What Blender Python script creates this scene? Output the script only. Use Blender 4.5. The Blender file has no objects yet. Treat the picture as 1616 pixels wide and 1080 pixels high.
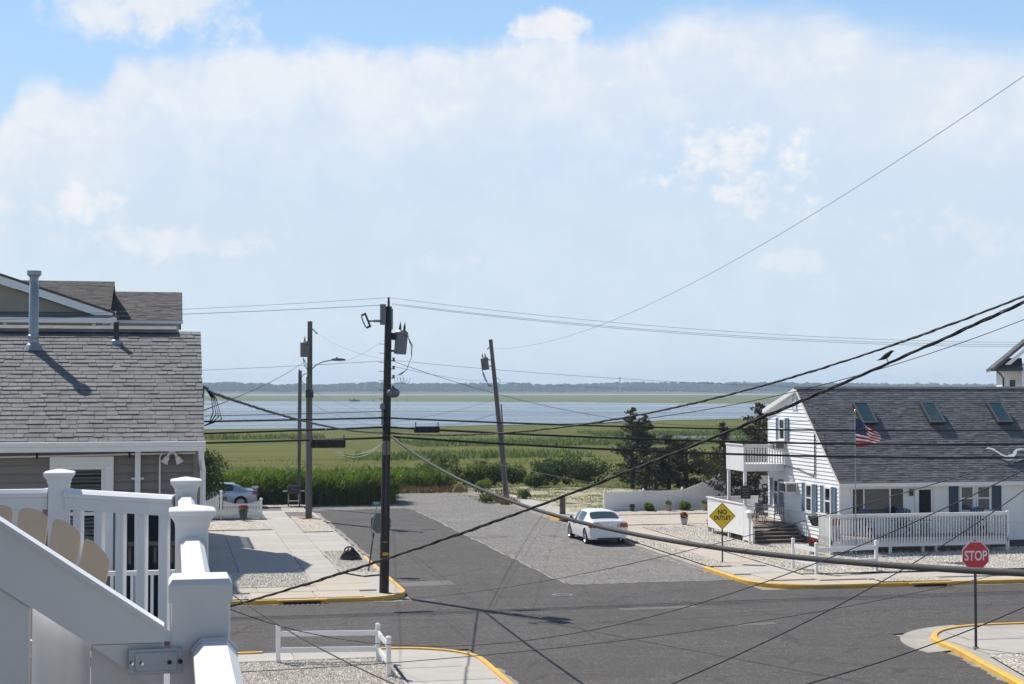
import bpy, bmesh, math, random
from mathutils import Vector, Matrix, noise as mnoise
R = math.radians
rnd = random.Random(7)
S = bpy.context.scene
COL = S.collection

# ------------------------------------------------------------------ camera, sky, sun, exposure
cam_d = bpy.data.cameras.new('camera')
cam_d.sensor_width = 36.0
cam_d.lens = 36.0 * 2465 / 1616
cam_d.clip_start = 0.05
cam_d.clip_end = 20000
cam = bpy.data.objects.new('camera', cam_d)
COL.objects.link(cam)
cam.location = (0, 0, 7.0)
PITCH = math.atan(73 / 2465)
cam.rotation_euler = (math.pi / 2 + PITCH, 0, -R(12.3))
S.camera = cam

SUN_DIR = Vector((-0.45, 0.75, 1.0)).normalized()          # towards the sun
SUN_EL = math.asin(SUN_DIR.z)
SUN_AZ = math.atan2(SUN_DIR.x, SUN_DIR.y)

world = bpy.data.worlds.new('World')
S.world = world
world.use_nodes = True


def build_world():
    nt = world.node_tree
    nt.nodes.clear()
    N, L = nt.nodes, nt.links

    def nd(t, **kw):
        n = N.new(t)
        for k, v in kw.items():
            setattr(n, k, v)
        return n

    def setin(n, i, v):
        if hasattr(v, 'node'):
            L.new(v, n.inputs[i])
        else:
            n.inputs[i].default_value = v

    def m(op, a, b=0.0, c=None):
        n = nd('ShaderNodeMath', operation=op)
        setin(n, 0, a)
        setin(n, 1, b)
        if c is not None:
            setin(n, 2, c)
        return n.outputs[0]

    def smooth(x, lo, hi):
        n = nd('ShaderNodeMapRange', interpolation_type='SMOOTHSTEP')
        setin(n, 0, x)
        n.inputs[1].default_value = lo
        n.inputs[2].default_value = hi
        n.inputs[3].default_value = 0.0
        n.inputs[4].default_value = 1.0
        return n.outputs[0]

    def mixc(f, a, b):
        n = nd('ShaderNodeMix', data_type='RGBA')
        setin(n, 0, f)
        setin(n, 6, a)
        setin(n, 7, b)
        return n.outputs[2]

    sky = nd('ShaderNodeTexSky', sky_type='NISHITA')
    sky.sun_disc = False
    sky.sun_elevation = SUN_EL
    sky.sun_rotation = SUN_AZ
    sky.air_density = 1.0
    sky.dust_density = 0.2
    sky.ozone_density = 2.2
    tc = nd('ShaderNodeTexCoord')
    sep = nd('ShaderNodeSeparateXYZ')
    L.new(tc.outputs['Generated'], sep.inputs[0])
    X, Y, Z = sep.outputs
    az = m('MULTIPLY', m('ARCTAN2', X, Y), 57.2958)
    el = m('MULTIPLY', m('ARCSINE', Z), 57.2958)
    cmb = nd('ShaderNodeCombineXYZ')
    setin(cmb, 0, az)
    setin(cmb, 1, el)
    P = cmb.outputs[0]

    def noi(scale, detail, rough, sx=1.0, off=0.0, dist=0.0):
        mp = nd('ShaderNodeMapping')
        L.new(P, mp.inputs[0])
        mp.inputs['Scale'].default_value = (sx, 1, 1)
        mp.inputs['Location'].default_value = (off, off * 0.7, off * 0.3)
        n = nd('ShaderNodeTexNoise')
        n.inputs['Scale'].default_value = scale
        n.inputs['Detail'].default_value = detail
        n.inputs['Roughness'].default_value = rough
        n.inputs['Distortion'].default_value = dist
        L.new(mp.outputs[0], n.inputs['Vector'])
        return m('SUBTRACT', n.outputs[0], 0.5)
    n_puff = noi(0.55, 7, 0.58, 1.0, 3.1, 0.2)
    n_fine = noi(2.2, 6, 0.6, 1.0, 9.0, 0.3)
    n_soft = noi(0.16, 4, 0.5, 0.45, 5.0)
    n_wisp = noi(0.35, 6, 0.6, 0.35, 1.0, 0.4)

    # upper edge of the wide cloud bank, as elevation over azimuth
    fc = nd('ShaderNodeFloatCurve')
    pts = [(-9, 7.0), (-6.4, 8.6), (-5.6, 9.8), (-4.2, 10.9), (-2.8, 10.7), (-1.9, 11.8), (0, 12.2), (4.7, 12.55), (8, 12.5),
           (11.2, 12.75), (12.6, 12.95), (13.7, 13.3), (15.5, 12.95), (19, 13.7), (22.5, 13.6), (26, 12.6), (30.5, 11.9), (36, 11.4)]
    A0, A1, E0, E1 = -9.0, 36.0, 6.0, 15.0
    cv = fc.mapping.curves[0]
    tr = [((a - A0) / (A1 - A0), (e - E0) / (E1 - E0)) for a, e in pts]
    cv.points[0].location = tr[0]
    cv.points[1].location = tr[-1]
    for p in tr[1:-1]:
        cv.points.new(*p)
    fc.mapping.update()
    setin(fc, 1, m('DIVIDE', m('SUBTRACT', az, A0), A1 - A0))
    bound = m('ADD', m('MULTIPLY', fc.outputs[0], E1 - E0), E0)
    soft = smooth(az, 14, 24)                            # the edge turns wispy to the right
    edge = m('SUBTRACT', bound, el)
    edge_h = m('ADD', edge, m('MULTIPLY', n_puff, 1.5))
    edge_h = m('ADD', edge_h, m('MULTIPLY', n_fine, 0.45))
    edge_s = m('ADD', edge, m('MULTIPLY', n_wisp, 2.6))
    bank_h = smooth(edge_h, -0.2, 0.9)
    bank_s = smooth(edge_s, -0.7, 1.4)
    bank = m('ADD', m('MULTIPLY', bank_h, m('SUBTRACT', 1.0, soft)), m('MULTIPLY', bank_s, soft))
    under = smooth(m('ADD', edge, m('MULTIPLY', n_soft, 5.0)), 1.6, 6.0)  # thins out below
    bank_w = m('MULTIPLY', bank, m('SUBTRACT', 0.84, m('MULTIPLY', under, 0.58)))
    bank_w = m('MULTIPLY', bank_w, m('ADD', m('ADD', m('MULTIPLY', n_wisp, 0.35), m('MULTIPLY', n_puff, 0.28)), 1.0))

    def blob(a0, e0, ra, re, hard, amp, strength):
        dx = m('DIVIDE', m('SUBTRACT', az, a0), ra)
        dy = m('DIVIDE', m('SUBTRACT', el, e0), re)
        d = m('SQRT', m('ADD', m('MULTIPLY', dx, dx), m('MULTIPLY', dy, dy)))
        v = m('SUBTRACT', 1.0, d)
        v = m('ADD', v, m('MULTIPLY', n_puff, amp))
        v = m('ADD', v, m('MULTIPLY', n_fine, amp * 0.45))
        return m('MULTIPLY', smooth(v, 0.0, hard), strength)
    blobs = [blob(-0.2, 14.0, 4.8, 2.5, 0.7, 1.7, 0.97),
             blob(-2.5, 13.2, 3.0, 1.3, 0.8, 1.6, 0.92),
             blob(-5.0, 6.4, 5.4, 1.3, 1.0, 2.4, 0.95),
             blob(0.0, 5.2, 6.5, 0.9, 0.8, 2.0, 0.75),
             blob(13.8, 13.1, 2.0, 0.85, 0.6, 1.6, 0.97),
             blob(20.2, 8.2, 3.8, 3.0, 1.3, 3.4, 1.0),
             blob(28.8, 5.6, 4.8, 1.5, 1.2, 2.4, 0.8),
             blob(22.6, 4.6, 2.0, 0.7, 0.8, 2.4, 0.55),
             blob(9.4, 4.6, 2.8, 0.7, 0.9, 2.0, 0.5),
             blob(11.0, 9.2, 8.0, 2.0, 1.3, 1.2, 0.5)]
    dens = bank_w
    for b in blobs:
        dens = m('MAXIMUM', dens, b)
    # general broken cloud everywhere above the part in view
    gen = m('MULTIPLY', smooth(m('ADD', n_soft, m('MULTIPLY', n_puff, 0.5)), 0.08, 0.28), 0.75)
    gen = m('MULTIPLY', gen, smooth(el, 15.0, 22.0))
    dens = m('MAXIMUM', dens, gen)
    # pale moist air towards the horizon
    air = m('SUBTRACT', 1.0, smooth(el, 6.0, 26.0))
    mist = nd('ShaderNodeRGB')
    mist.outputs[0].default_value = (5.0, 6.25, 7.45, 1)
    high = nd('ShaderNodeRGB')
    high.outputs[0].default_value = (3.5, 5.75, 8.6, 1)
    moist = mixc(smooth(el, 5.0, 14.5), mist.outputs[0], high.outputs[0])
    base = mixc(m('MULTIPLY', air, 0.95), sky.outputs[0], moist)
    shade = smooth(m('ADD', m('ADD', m('MULTIPLY', n_puff, 1.0), m('MULTIPLY', n_soft, 0.8)), m('MULTIPLY', n_fine, 0.3)), -0.22, 0.22)
    white = nd('ShaderNodeRGB')
    white.outputs[0].default_value = (7.55, 7.65, 7.85, 1)
    grey = nd('ShaderNodeRGB')
    grey.outputs[0].default_value = (6.4, 6.9, 7.6, 1)
    cloud = mixc(shade, grey.outputs[0], white.outputs[0])
    col = mixc(dens, base, cloud)
    bg = nd('ShaderNodeBackground')
    bg.inputs['Strength'].default_value = 0.10
    L.new(col, bg.inputs['Color'])
    out = nd('ShaderNodeOutputWorld')
    L.new(bg.outputs[0], out.inputs[0])


build_world()

sun_d = bpy.data.lights.new('sun', 'SUN')
sun_d.energy = 5.0
sun_d.angle = R(0.55)
sun_d.color = (1.0, 0.955, 0.88)
sun = bpy.data.objects.new('sun', sun_d)
COL.objects.link(sun)
sun.rotation_euler = (-SUN_DIR).to_track_quat('-Z', 'Y').to_euler()
sun.location = (-30, 50, 60)

S.view_settings.view_transform = 'Standard'
S.view_settings.look = 'None'
S.view_settings.exposure = 0.27
S.view_settings.gamma = 1.0
S.render.engine = 'CYCLES'
S.cycles.use_denoising = True
S.cycles.max_bounces = 6
S.cycles.diffuse_bounces = 3
S.cycles.glossy_bounces = 3
S.cycles.transmission_bounces = 4
S.cycles.volume_bounces = 0
S.cycles.caustics_reflective = False
S.cycles.caustics_refractive = False


# ------------------------------------------------------------------ materials
class NT:
    def __init__(s, mat):
        s.t = mat.node_tree
        s.N = s.t.nodes
        s.L = s.t.links
        s.b = s.N.get('Principled BSDF')
        s.tc = s.N.new('ShaderNodeTexCoord')
        s.geo = s.N.new('ShaderNodeNewGeometry')

    def inp(s, n, i, v):
        if hasattr(v, 'node'):
            s.L.new(v, n.inputs[i])
        else:
            n.inputs[i].default_value = v

    def coords(s, space='obj', scale=(1, 1, 1), rot=(0, 0, 0)):
        mp = s.N.new('ShaderNodeMapping')
        mp.inputs['Scale'].default_value = scale
        mp.inputs['Rotation'].default_value = rot
        s.L.new(s.tc.outputs['Object'] if space == 'obj' else s.geo.outputs['Position'], mp.inputs[0])
        return mp.outputs[0]

    def noise(s, vec, scale, detail=4, rough=0.55, dist=0.0):
        n = s.N.new('ShaderNodeTexNoise')
        s.L.new(vec, n.inputs['Vector'])
        n.inputs['Scale'].default_value = scale
        n.inputs['Detail'].default_value = detail
        n.inputs['Roughness'].default_value = rough
        n.inputs['Distortion'].default_value = dist
        return n.outputs[0]

    def voro(s, vec, scale, feature='F1', out=0):
        n = s.N.new('ShaderNodeTexVoronoi')
        n.feature = feature
        s.L.new(vec, n.inputs['Vector'])
        n.inputs['Scale'].default_value = scale
        return n.outputs[out]

    def ramp(s, f, stops, interp='LINEAR'):
        n = s.N.new('ShaderNodeValToRGB')
        n.color_ramp.interpolation = interp
        e = n.color_ramp.elements
        while len(e) < len(stops):
            e.new(0.5)
        for k, (p, c) in enumerate(stops):
            e[k].position = p
            if not isinstance(c, (tuple, list)):
                c = (c, c, c)
            e[k].color = (*c[:3], 1)
        s.inp(n, 0, f)
        return n.outputs[0]

    def mix(s, f, a, b, mode='MIX'):
        n = s.N.new('ShaderNodeMix')
        n.data_type = 'RGBA'
        n.blend_type = mode
        s.inp(n, 0, f)
        for i, v in ((6, a), (7, b)):
            if isinstance(v, (tuple, list)) and len(v) == 3:
                v = (*v, 1)
            s.inp(n, i, v)
        return n.outputs[2]

    def math(s, op, a, b=0.0):
        n = s.N.new('ShaderNodeMath')
        n.operation = op
        s.inp(n, 0, a)
        s.inp(n, 1, b)
        return n.outputs[0]

    def bump(s, h, strength=0.3, dist=0.02):
        n = s.N.new('ShaderNodeBump')
        n.inputs['Strength'].default_value = strength
        n.inputs['Distance'].default_value = dist
        s.L.new(h, n.inputs['Height'])
        s.L.new(n.outputs[0], s.b.inputs['Normal'])

    def color(s, v):
        s.inp(s.b, 'Base Color', v)

    def rough(s, v):
        s.inp(s.b, 'Roughness', v)


MATS = {}


def mat(name, col, rough=0.6, var=0.12, scale=3.0, metal=0.0, space='obj', bump=0.0, bscale=30.0, isl=0.0, dirt=None, stretch=(1, 1, 1), rnd_obj=0.0, spec=None, coat=0.0):
    """general painted / weathered surface with noise variation"""
    if name in MATS:
        return MATS[name]
    mt = bpy.data.materials.new(name)
    mt.use_nodes = True
    t = NT(mt)
    v = t.coords(space, stretch)
    n1 = t.noise(v, scale, 5, 0.6)
    c = t.mix(t.ramp(n1, [(0.3, 0.0), (0.7, 1.0)]), tuple(x * (1 - var) for x in col), tuple(min(1, x * (1 + var)) for x in col))
    if dirt:
        n2 = t.noise(v, scale * 0.35, 6, 0.65, 0.4)
        c = t.mix(t.math('MULTIPLY', t.ramp(n2, [(0.45, 0.0), (0.72, 1.0)]), dirt[1]), c, dirt[0])
    if isl:
        f = t.ramp(t.geo.outputs['Random Per Island'], [(0, 1 - isl), (1, 1 + isl)])
        c = t.mix(1.0, c, f, 'MULTIPLY')
    if rnd_obj:
        oi = t.N.new('ShaderNodeObjectInfo')
        f = t.ramp(oi.outputs['Random'], [(0, 1 - rnd_obj), (1, 1 + rnd_obj)])
        c = t.mix(1.0, c, f, 'MULTIPLY')
    t.color(c)
    t.rough(rough)
    t.b.inputs['Metallic'].default_value = metal
    if spec is not None:
        t.b.inputs['Specular IOR Level'].default_value = spec
    if coat:
        t.b.inputs['Coat Weight'].default_value = coat
        t.b.inputs['Coat Roughness'].default_value = 0.05
    if bump:
        t.bump(t.noise(v, bscale, 4, 0.6), bump, 0.01)
    MATS[name] = mt
    return mt


def ramped(c, k):
    return tuple(min(1, x * k) for x in c)


vinyl = mat('white vinyl', (0.80, 0.80, 0.80), 0.38, 0.02, 4, dirt=((0.66, 0.66, 0.63), 0.25))
whitep = mat('white paint', (0.78, 0.78, 0.765), 0.5, 0.04, 3, dirt=((0.58, 0.57, 0.53), 0.3))
siding_w = mat('white siding', (0.80, 0.80, 0.79), 0.45, 0.03, 1.2, dirt=((0.66, 0.65, 0.62), 0.25))
siding_t = mat('taupe siding', (0.235, 0.215, 0.195), 0.55, 0.06, 2.0, dirt=((0.17, 0.155, 0.145), 0.3), stretch=(0.5, 1, 3), rnd_obj=0.05)
siding_tan = mat('tan shake', (0.30, 0.265, 0.215), 0.7, 0.08, 5, isl=0.12)
cream = mat('cream siding', (0.66, 0.64, 0.58), 0.6, 0.04, 2)
shingle_n = mat('weathered grey shingle', (0.185, 0.182, 0.178), 0.92, 0.22, 7, space='world', isl=0.10, rnd_obj=0.10, dirt=((0.125, 0.118, 0.115), 0.6), bump=0.5, bscale=90)
shingle_d = mat('charcoal shingle', (0.122, 0.124, 0.128), 0.9, 0.2, 3, isl=0.28, bump=0.4, bscale=60)
shingle_b = mat('brown shingle', (0.088, 0.076, 0.070), 0.9, 0.2, 3, isl=0.25, bump=0.3, bscale=60)
shingle_g = mat('brown grey shingle', (0.105, 0.094, 0.088), 0.9, 0.2, 3, isl=0.25, bump=0.3, bscale=60)
galv = mat('galvanised metal', (0.33, 0.36, 0.38), 0.45, 0.12, 8, metal=0.6)
greymetal = mat('grey painted steel', (0.165, 0.175, 0.185), 0.5, 0.1, 4, metal=0.2, dirt=((0.2, 0.17, 0.14), 0.5))
rustcan = mat('rust stained steel', (0.14, 0.135, 0.13), 0.6, 0.12, 3, metal=0.1, dirt=((0.13, 0.075, 0.05), 0.9))
darkmetal = mat('dark metal', (0.035, 0.036, 0.04), 0.5, 0.15, 6, metal=0.3)
black = mat('black rubber', (0.010, 0.010, 0.011), 0.7, 0.15, 10)
blackplast = mat('black plastic', (0.02, 0.02, 0.022), 0.35, 0.15, 6)
cablegrey = mat('grey cable sheath', (0.05, 0.05, 0.053), 0.6, 0.15, 3)
cabledark = mat('dark cable sheath', (0.016, 0.016, 0.017), 0.75, 0.2, 3)
cabletan = mat('bare weathered wire', (0.24, 0.22, 0.19), 0.6, 0.1, 3)
wiregrey = mat('bare aluminium wire', (0.17, 0.175, 0.18), 0.5, 0.1, 3, metal=0.3)
concrete = mat('concrete', (0.39, 0.365, 0.325), 0.9, 0.10, 1.3, dirt=((0.33, 0.315, 0.29), 0.55), bump=0.25, bscale=60, rnd_obj=0.07)
concrete_t = mat('tan concrete', (0.43, 0.375, 0.305), 0.9, 0.09, 1.1, dirt=((0.38, 0.335, 0.275), 0.5), bump=0.25, bscale=60, rnd_obj=0.05)
kerb_c = mat('kerb concrete', (0.36, 0.335, 0.29), 0.9, 0.14, 2, dirt=((0.2, 0.18, 0.15), 0.6), bump=0.3, bscale=40)
kerb_y = mat('yellow kerb paint', (0.72, 0.40, 0.035), 0.6, 0.08, 2.5, dirt=((0.40, 0.31, 0.17), 0.75), bump=0.3, bscale=40)
bronze = mat('tan composite', (0.60, 0.46, 0.315), 0.6, 0.05, 6)
woodgrey = mat('weathered deck wood', (0.20, 0.155, 0.125), 0.8, 0.2, 4, stretch=(1, 8, 8), rnd_obj=0.15)
terracotta = mat('stone planter', (0.34, 0.29, 0.22), 0.85, 0.12, 8)
potgrey = mat('grey planter', (0.33, 0.345, 0.36), 0.6, 0.08, 8)
potdark = mat('glazed dark planter', (0.03, 0.05, 0.055), 0.35, 0.2, 8)
blue_shut = mat('blue grey shutter', (0.145, 0.195, 0.265), 0.55, 0.08, 5)
blue_dark = mat('navy shutter', (0.028, 0.052, 0.10), 0.5, 0.1, 5)
blue_chair = mat('blue chair paint', (0.05, 0.115, 0.20), 0.5, 0.1, 5)
found = mat('foundation block', (0.33, 0.285, 0.235), 0.9, 0.12, 2)
found_d = mat('grey foundation', (0.09, 0.085, 0.08), 0.9, 0.12, 2)
sign_red = mat('red sign sheeting', (0.56, 0.016, 0.03), 0.4, 0.05, 3)
sign_yel = mat('yellow sign sheeting', (0.92, 0.60, 0.01), 0.45, 0.04, 3)
sign_grn = mat('green sign sheeting', (0.01, 0.17, 0.12), 0.45, 0.05, 3)
sign_wht = mat('white sign legend', (0.76, 0.76, 0.76), 0.45, 0.03, 3)
sign_blk = mat('black sign legend', (0.012, 0.012, 0.012), 0.5, 0.05, 3)
alum = mat('bare aluminium back', (0.16, 0.165, 0.175), 0.55, 0.1, 4, metal=0.4)
car_white = mat('white car paint', (0.80, 0.80, 0.805), 0.25, 0.01, 1, coat=0.8)
car_silver = mat('silver blue car paint', (0.36, 0.42, 0.52), 0.3, 0.02, 1, metal=0.55, coat=0.8)
chrome = mat('chrome', (0.6, 0.6, 0.62), 0.15, 0.03, 3, metal=1.0)
rim_m = mat('alloy rim', (0.38, 0.385, 0.40), 0.3, 0.05, 5, metal=0.8)
tail_red = mat('red tail lamp', (0.33, 0.012, 0.015), 0.15, 0.1, 5, coat=0.6)
tail_clr = mat('clear tail lamp', (0.42, 0.40, 0.40), 0.15, 0.1, 5, coat=0.6)
petal = mat('red petals', (0.42, 0.02, 0.025), 0.6, 0.25, 20, isl=0.3)
leafpot = mat('planter leaves', (0.13, 0.22, 0.035), 0.6, 0.25, 10, isl=0.35)
gold = mat('gold finial', (0.55, 0.38, 0.1), 0.3, 0.05, 5, metal=0.9)
bird_m = mat('dark feathers', (0.010, 0.010, 0.013), 0.7, 0.3, 40)
white_marble = mat('window blind', (0.52, 0.51, 0.48), 0.6, 0.04, 4)
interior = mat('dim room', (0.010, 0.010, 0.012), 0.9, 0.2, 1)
brown_reed = mat('dry stalks', (0.28, 0.16, 0.07), 0.8, 0.2, 3, isl=0.3)
bag_m = mat('black bag', (0.014, 0.014, 0.016), 0.38, 0.2, 14, bump=0.4, bscale=25)
orange_m = mat('orange hose', (0.42, 0.10, 0.03), 0.6, 0.1, 4)
iron = mat('cast iron', (0.085, 0.08, 0.075), 0.7, 0.2, 12)


def glass_mat(name, col, rough=0.04):
    mt = bpy.data.materials.new(name)
    mt.use_nodes = True
    t = NT(mt)
    v = t.coords('obj')
    t.color(t.mix(t.noise(v, 1.3, 3), ramped(col, 0.7), ramped(col, 1.3)))
    t.rough(rough)
    t.b.inputs['Specular IOR Level'].default_value = 0.6
    return mt


glass_dark = glass_mat('dark window glass', (0.010, 0.013, 0.018))
glass_sky = glass_mat('skylight glass', (0.035, 0.075, 0.085))
glass_car = glass_mat('car glass', (0.03, 0.045, 0.048))
glass_green = glass_mat('curtained window glass', (0.075, 0.09, 0.092))


def clear_glass():
    mt = bpy.data.materials.new('clear window glass')
    mt.use_nodes = True
    t = NT(mt)
    out = t.N.get('Material Output')
    tr = t.N.new('ShaderNodeBsdfTransparent')
    tr.inputs[0].default_value = (0.86, 0.88, 0.88, 1)
    gl = t.N.new('ShaderNodeBsdfGlossy')
    gl.inputs['Roughness'].default_value = 0.03
    fr = t.N.new('ShaderNodeFresnel')
    fr.inputs[0].default_value = 1.5
    mx = t.N.new('ShaderNodeMixShader')
    t.L.new(fr.outputs[0], mx.inputs[0])
    t.L.new(tr.outputs[0], mx.inputs[1])
    t.L.new(gl.outputs[0], mx.inputs[2])
    t.L.new(mx.outputs[0], out.inputs[0])
    return mt


glass_clear = clear_glass()


def pole_mat(name, c0, c1):
    mt = bpy.data.materials.new(name)
    mt.use_nodes = True
    t = NT(mt)
    v = t.coords('world', (14, 14, 0.7))
    n = t.noise(v, 1.6, 6, 0.7)
    v2 = t.coords('world', (1, 1, 0.35))
    n2 = t.noise(v2, 1.5, 4)
    c = t.mix(t.ramp(n, [(0.3, 0), (0.7, 1)]), c0, c1)
    c = t.mix(t.math('MULTIPLY', t.ramp(n2, [(0.4, 0), (0.65, 1)]), 0.5), c, ramped(c0, 0.6))
    t.color(c)
    t.rough(0.9)
    t.bump(n, 0.5, 0.01)
    return mt


pole_dark = pole_mat('creosote pole wood', (0.020, 0.017, 0.015), (0.062, 0.053, 0.048))
pole_grey = pole_mat('weathered pole wood', (0.085, 0.075, 0.070), (0.20, 0.178, 0.165))


def asphalt_mat(name, base, speck, stain=0.5, patchy=0.22, vs_=22):
    mt = bpy.data.materials.new(name)
    mt.use_nodes = True
    t = NT(mt)
    v = t.coords('world')
    n = t.noise(v, 45, 3, 0.7)
    vs = t.coords('world', (0.25, 2.2, 1))
    n2 = t.noise(v, 0.33, 6, 0.62, 0.6)
    n3 = t.noise(vs, 0.9, 4, 0.6)
    vr = t.voro(v, vs_, 'F1', 1)
    c = t.mix(t.ramp(n, [(0.35, 0), (0.7, 1)]), ramped(base, 0.75), ramped(base, 1.25))
    sep = t.N.new('ShaderNodeSeparateColor')
    t.L.new(vr, sep.inputs[0])
    c = t.mix(t.ramp(sep.outputs[0], [(0.72, 0), (0.95, 1)]), c, speck)
    c = t.mix(t.math('MULTIPLY', t.ramp(n2, [(0.42, 0), (0.68, 1)]), stain), c, ramped(base, 0.72))
    c = t.mix(t.math('MULTIPLY', t.ramp(n3, [(0.5, 0), (0.75, 1)]), patchy), c, ramped(base, 1.7))
    # fine cracks
    cr = t.voro(t.coords('world', (0.22, 0.3, 1)), 1.0, 'DISTANCE_TO_EDGE')
    wob = t.noise(v, 1.2, 4)
    cr = t.math('ADD', cr, t.math('MULTIPLY', t.math('SUBTRACT', wob, 0.5), 0.10))
    cr = t.math('ABSOLUTE', cr)
    c = t.mix(t.ramp(cr, [(0.0, 0.6), (0.010, 0.0)]), c, ramped(base, 0.42))
    t.color(c)
    t.rough(0.92)
    t.b.inputs['Specular IOR Level'].default_value = 0.25
    t.bump(n, 0.5, 0.012)
    return mt


asph_d = asphalt_mat('dark asphalt', (0.079, 0.073, 0.069), (0.145, 0.135, 0.125))
asph_l = asphalt_mat('chip seal asphalt', (0.155, 0.147, 0.137), (0.34, 0.32, 0.29), 0.3, 0.45, 17)
asph_p = asphalt_mat('patched asphalt', (0.145, 0.140, 0.132), (0.2, 0.19, 0.18), 0.3, 0.2)


def gravel_mat(name, lo, hi, dark, sc=13.0):
    mt = bpy.data.materials.new(name)
    mt.use_nodes = True
    t = NT(mt)
    v = t.coords('world')
    vc = t.voro(v, sc, 'F1', 1)
    vd = t.voro(v, sc, 'F1', 0)
    sep = t.N.new('ShaderNodeSeparateColor')
    t.L.new(vc, sep.inputs[0])
    c = t.ramp(sep.outputs[0], [(0.0, dark), (0.16, lo), (0.55, hi), (1.0, ramped(hi, 1.12))])
    big = t.noise(v, 0.5, 5, 0.6)
    c = t.mix(t.math('MULTIPLY', t.ramp(big, [(0.4, 0), (0.7, 1)]), 0.4), c, lo)
    c = t.mix(t.ramp(vd, [(0.42, 0.0), (0.62, 0.7)]), c, dark)
    t.color(c)
    t.rough(0.9)
    t.bump(t.math('SUBTRACT', 1.0, vd), 0.9, 0.05)
    return mt


gravel_w = gravel_mat('white stone gravel', (0.42, 0.375, 0.305), (0.66, 0.605, 0.515), (0.15, 0.13, 0.105))
gravel_t = gravel_mat('tan stone gravel', (0.42, 0.37, 0.30), (0.63, 0.57, 0.48), (0.2, 0.17, 0.135))
stone_m = mat('white pebbles', (0.56, 0.51, 0.435), 0.85, 0.1, 10, isl=0.35)


def leaf_mat(name, c0, c1, trans=0.35, tint=(1.25, 1.3, 0.6)):
    mt = bpy.data.materials.new(name)
    mt.use_nodes = True
    t = NT(mt)
    out = t.N.get('Material Output')
    v = t.coords('world')
    n = t.noise(v, 0.8, 3)
    c = t.mix(t.geo.outputs['Random Per Island'], c0, c1)
    c = t.mix(t.ramp(n, [(0.35, 0), (0.65, 0.5)]), c, ramped(c0, 0.8))
    t.color(c)
    t.rough(0.6)
    t.b.inputs['Specular IOR Level'].default_value = 0.3
    tl = t.N.new('ShaderNodeBsdfTranslucent')
    t.inp(tl, 0, t.mix(1.0, c, tint, 'MULTIPLY'))
    mx = t.N.new('ShaderNodeMixShader')
    mx.inputs[0].default_value = trans
    t.L.new(t.b.outputs[0], mx.inputs[1])
    t.L.new(tl.outputs[0], mx.inputs[2])
    t.L.new(mx.outputs[0], out.inputs[0])
    return mt


leaf_cedar = leaf_mat('cedar foliage', (0.030, 0.044, 0.016), (0.082, 0.088, 0.036), 0.2)
leaf_brown = leaf_mat('bronzed foliage', (0.036, 0.029, 0.016), (0.085, 0.062, 0.032), 0.2)
leaf_shrub = leaf_mat('shrub foliage', (0.065, 0.115, 0.022), (0.15, 0.21, 0.045), 0.45)
leaf_dk = leaf_mat('dark shrub foliage', (0.045, 0.078, 0.022), (0.10, 0.145, 0.040), 0.35)
leaf_reed = leaf_mat('reed leaves', (0.055, 0.105, 0.014), (0.19, 0.265, 0.042), 0.42)
leaf_lite = leaf_mat('light green leaves', (0.10, 0.15, 0.03), (0.17, 0.22, 0.05), 0.4)
flag_r = leaf_mat('flag red cloth', (0.50, 0.010, 0.025), (0.50, 0.010, 0.025), 0.5, (1.0, 1.0, 1.0))
flag_w = leaf_mat('flag white cloth', (0.80, 0.80, 0.80), (0.80, 0.80, 0.80), 0.4, (1.0, 1.0, 1.0))
flag_b = leaf_mat('flag blue cloth', (0.014, 0.022, 0.15), (0.014, 0.022, 0.15), 0.35, (1.0, 1.0, 1.0))
bark = mat('bark', (0.06, 0.05, 0.042), 0.9, 0.3, 10)


def marsh_mat(name='marsh', blades=False):
    mt = bpy.data.materials.new(name)
    mt.use_nodes = True
    t = NT(mt)
    v = t.coords('world', (0.022, 0.055, 1))
    n1 = t.noise(v, 1.0, 6, 0.6, 0.9)
    v2 = t.coords('world', (0.07, 0.22, 1))
    n2 = t.noise(v2, 1.0, 5, 0.62, 0.5)
    v3 = t.coords('world', (1, 1, 1))
    n3 = t.noise(v3, 0.9, 5, 0.7)
    c = t.ramp(n1, [(0.30, (0.048, 0.074, 0.016)), (0.42, (0.086, 0.108, 0.018)), (0.52, (0.128, 0.130, 0.022)), (0.60, (0.098, 0.112, 0.022)), (0.70, (0.055, 0.082, 0.026))])
    c = t.mix(t.ramp(n2, [(0.44, 0.0), (0.56, 0.75)]), c, (0.140, 0.136, 0.024))
    c = t.mix(t.ramp(n2, [(0.34, 0.8), (0.46, 0.0)]), c, (0.060, 0.068, 0.026))
    c = t.mix(t.ramp(n3, [(0.35, 0.35), (0.6, 0.0)]), c, (0.055, 0.07, 0.02))
    t.color(c)
    t.rough(0.95)
    t.b.inputs['Specular IOR Level'].default_value = 0.1
    if not blades:
        t.bump(t.noise(t.coords('world', (1, 1, 1)), 1.6, 5, 0.7), 1.0, 0.35)
    return mt


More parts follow.
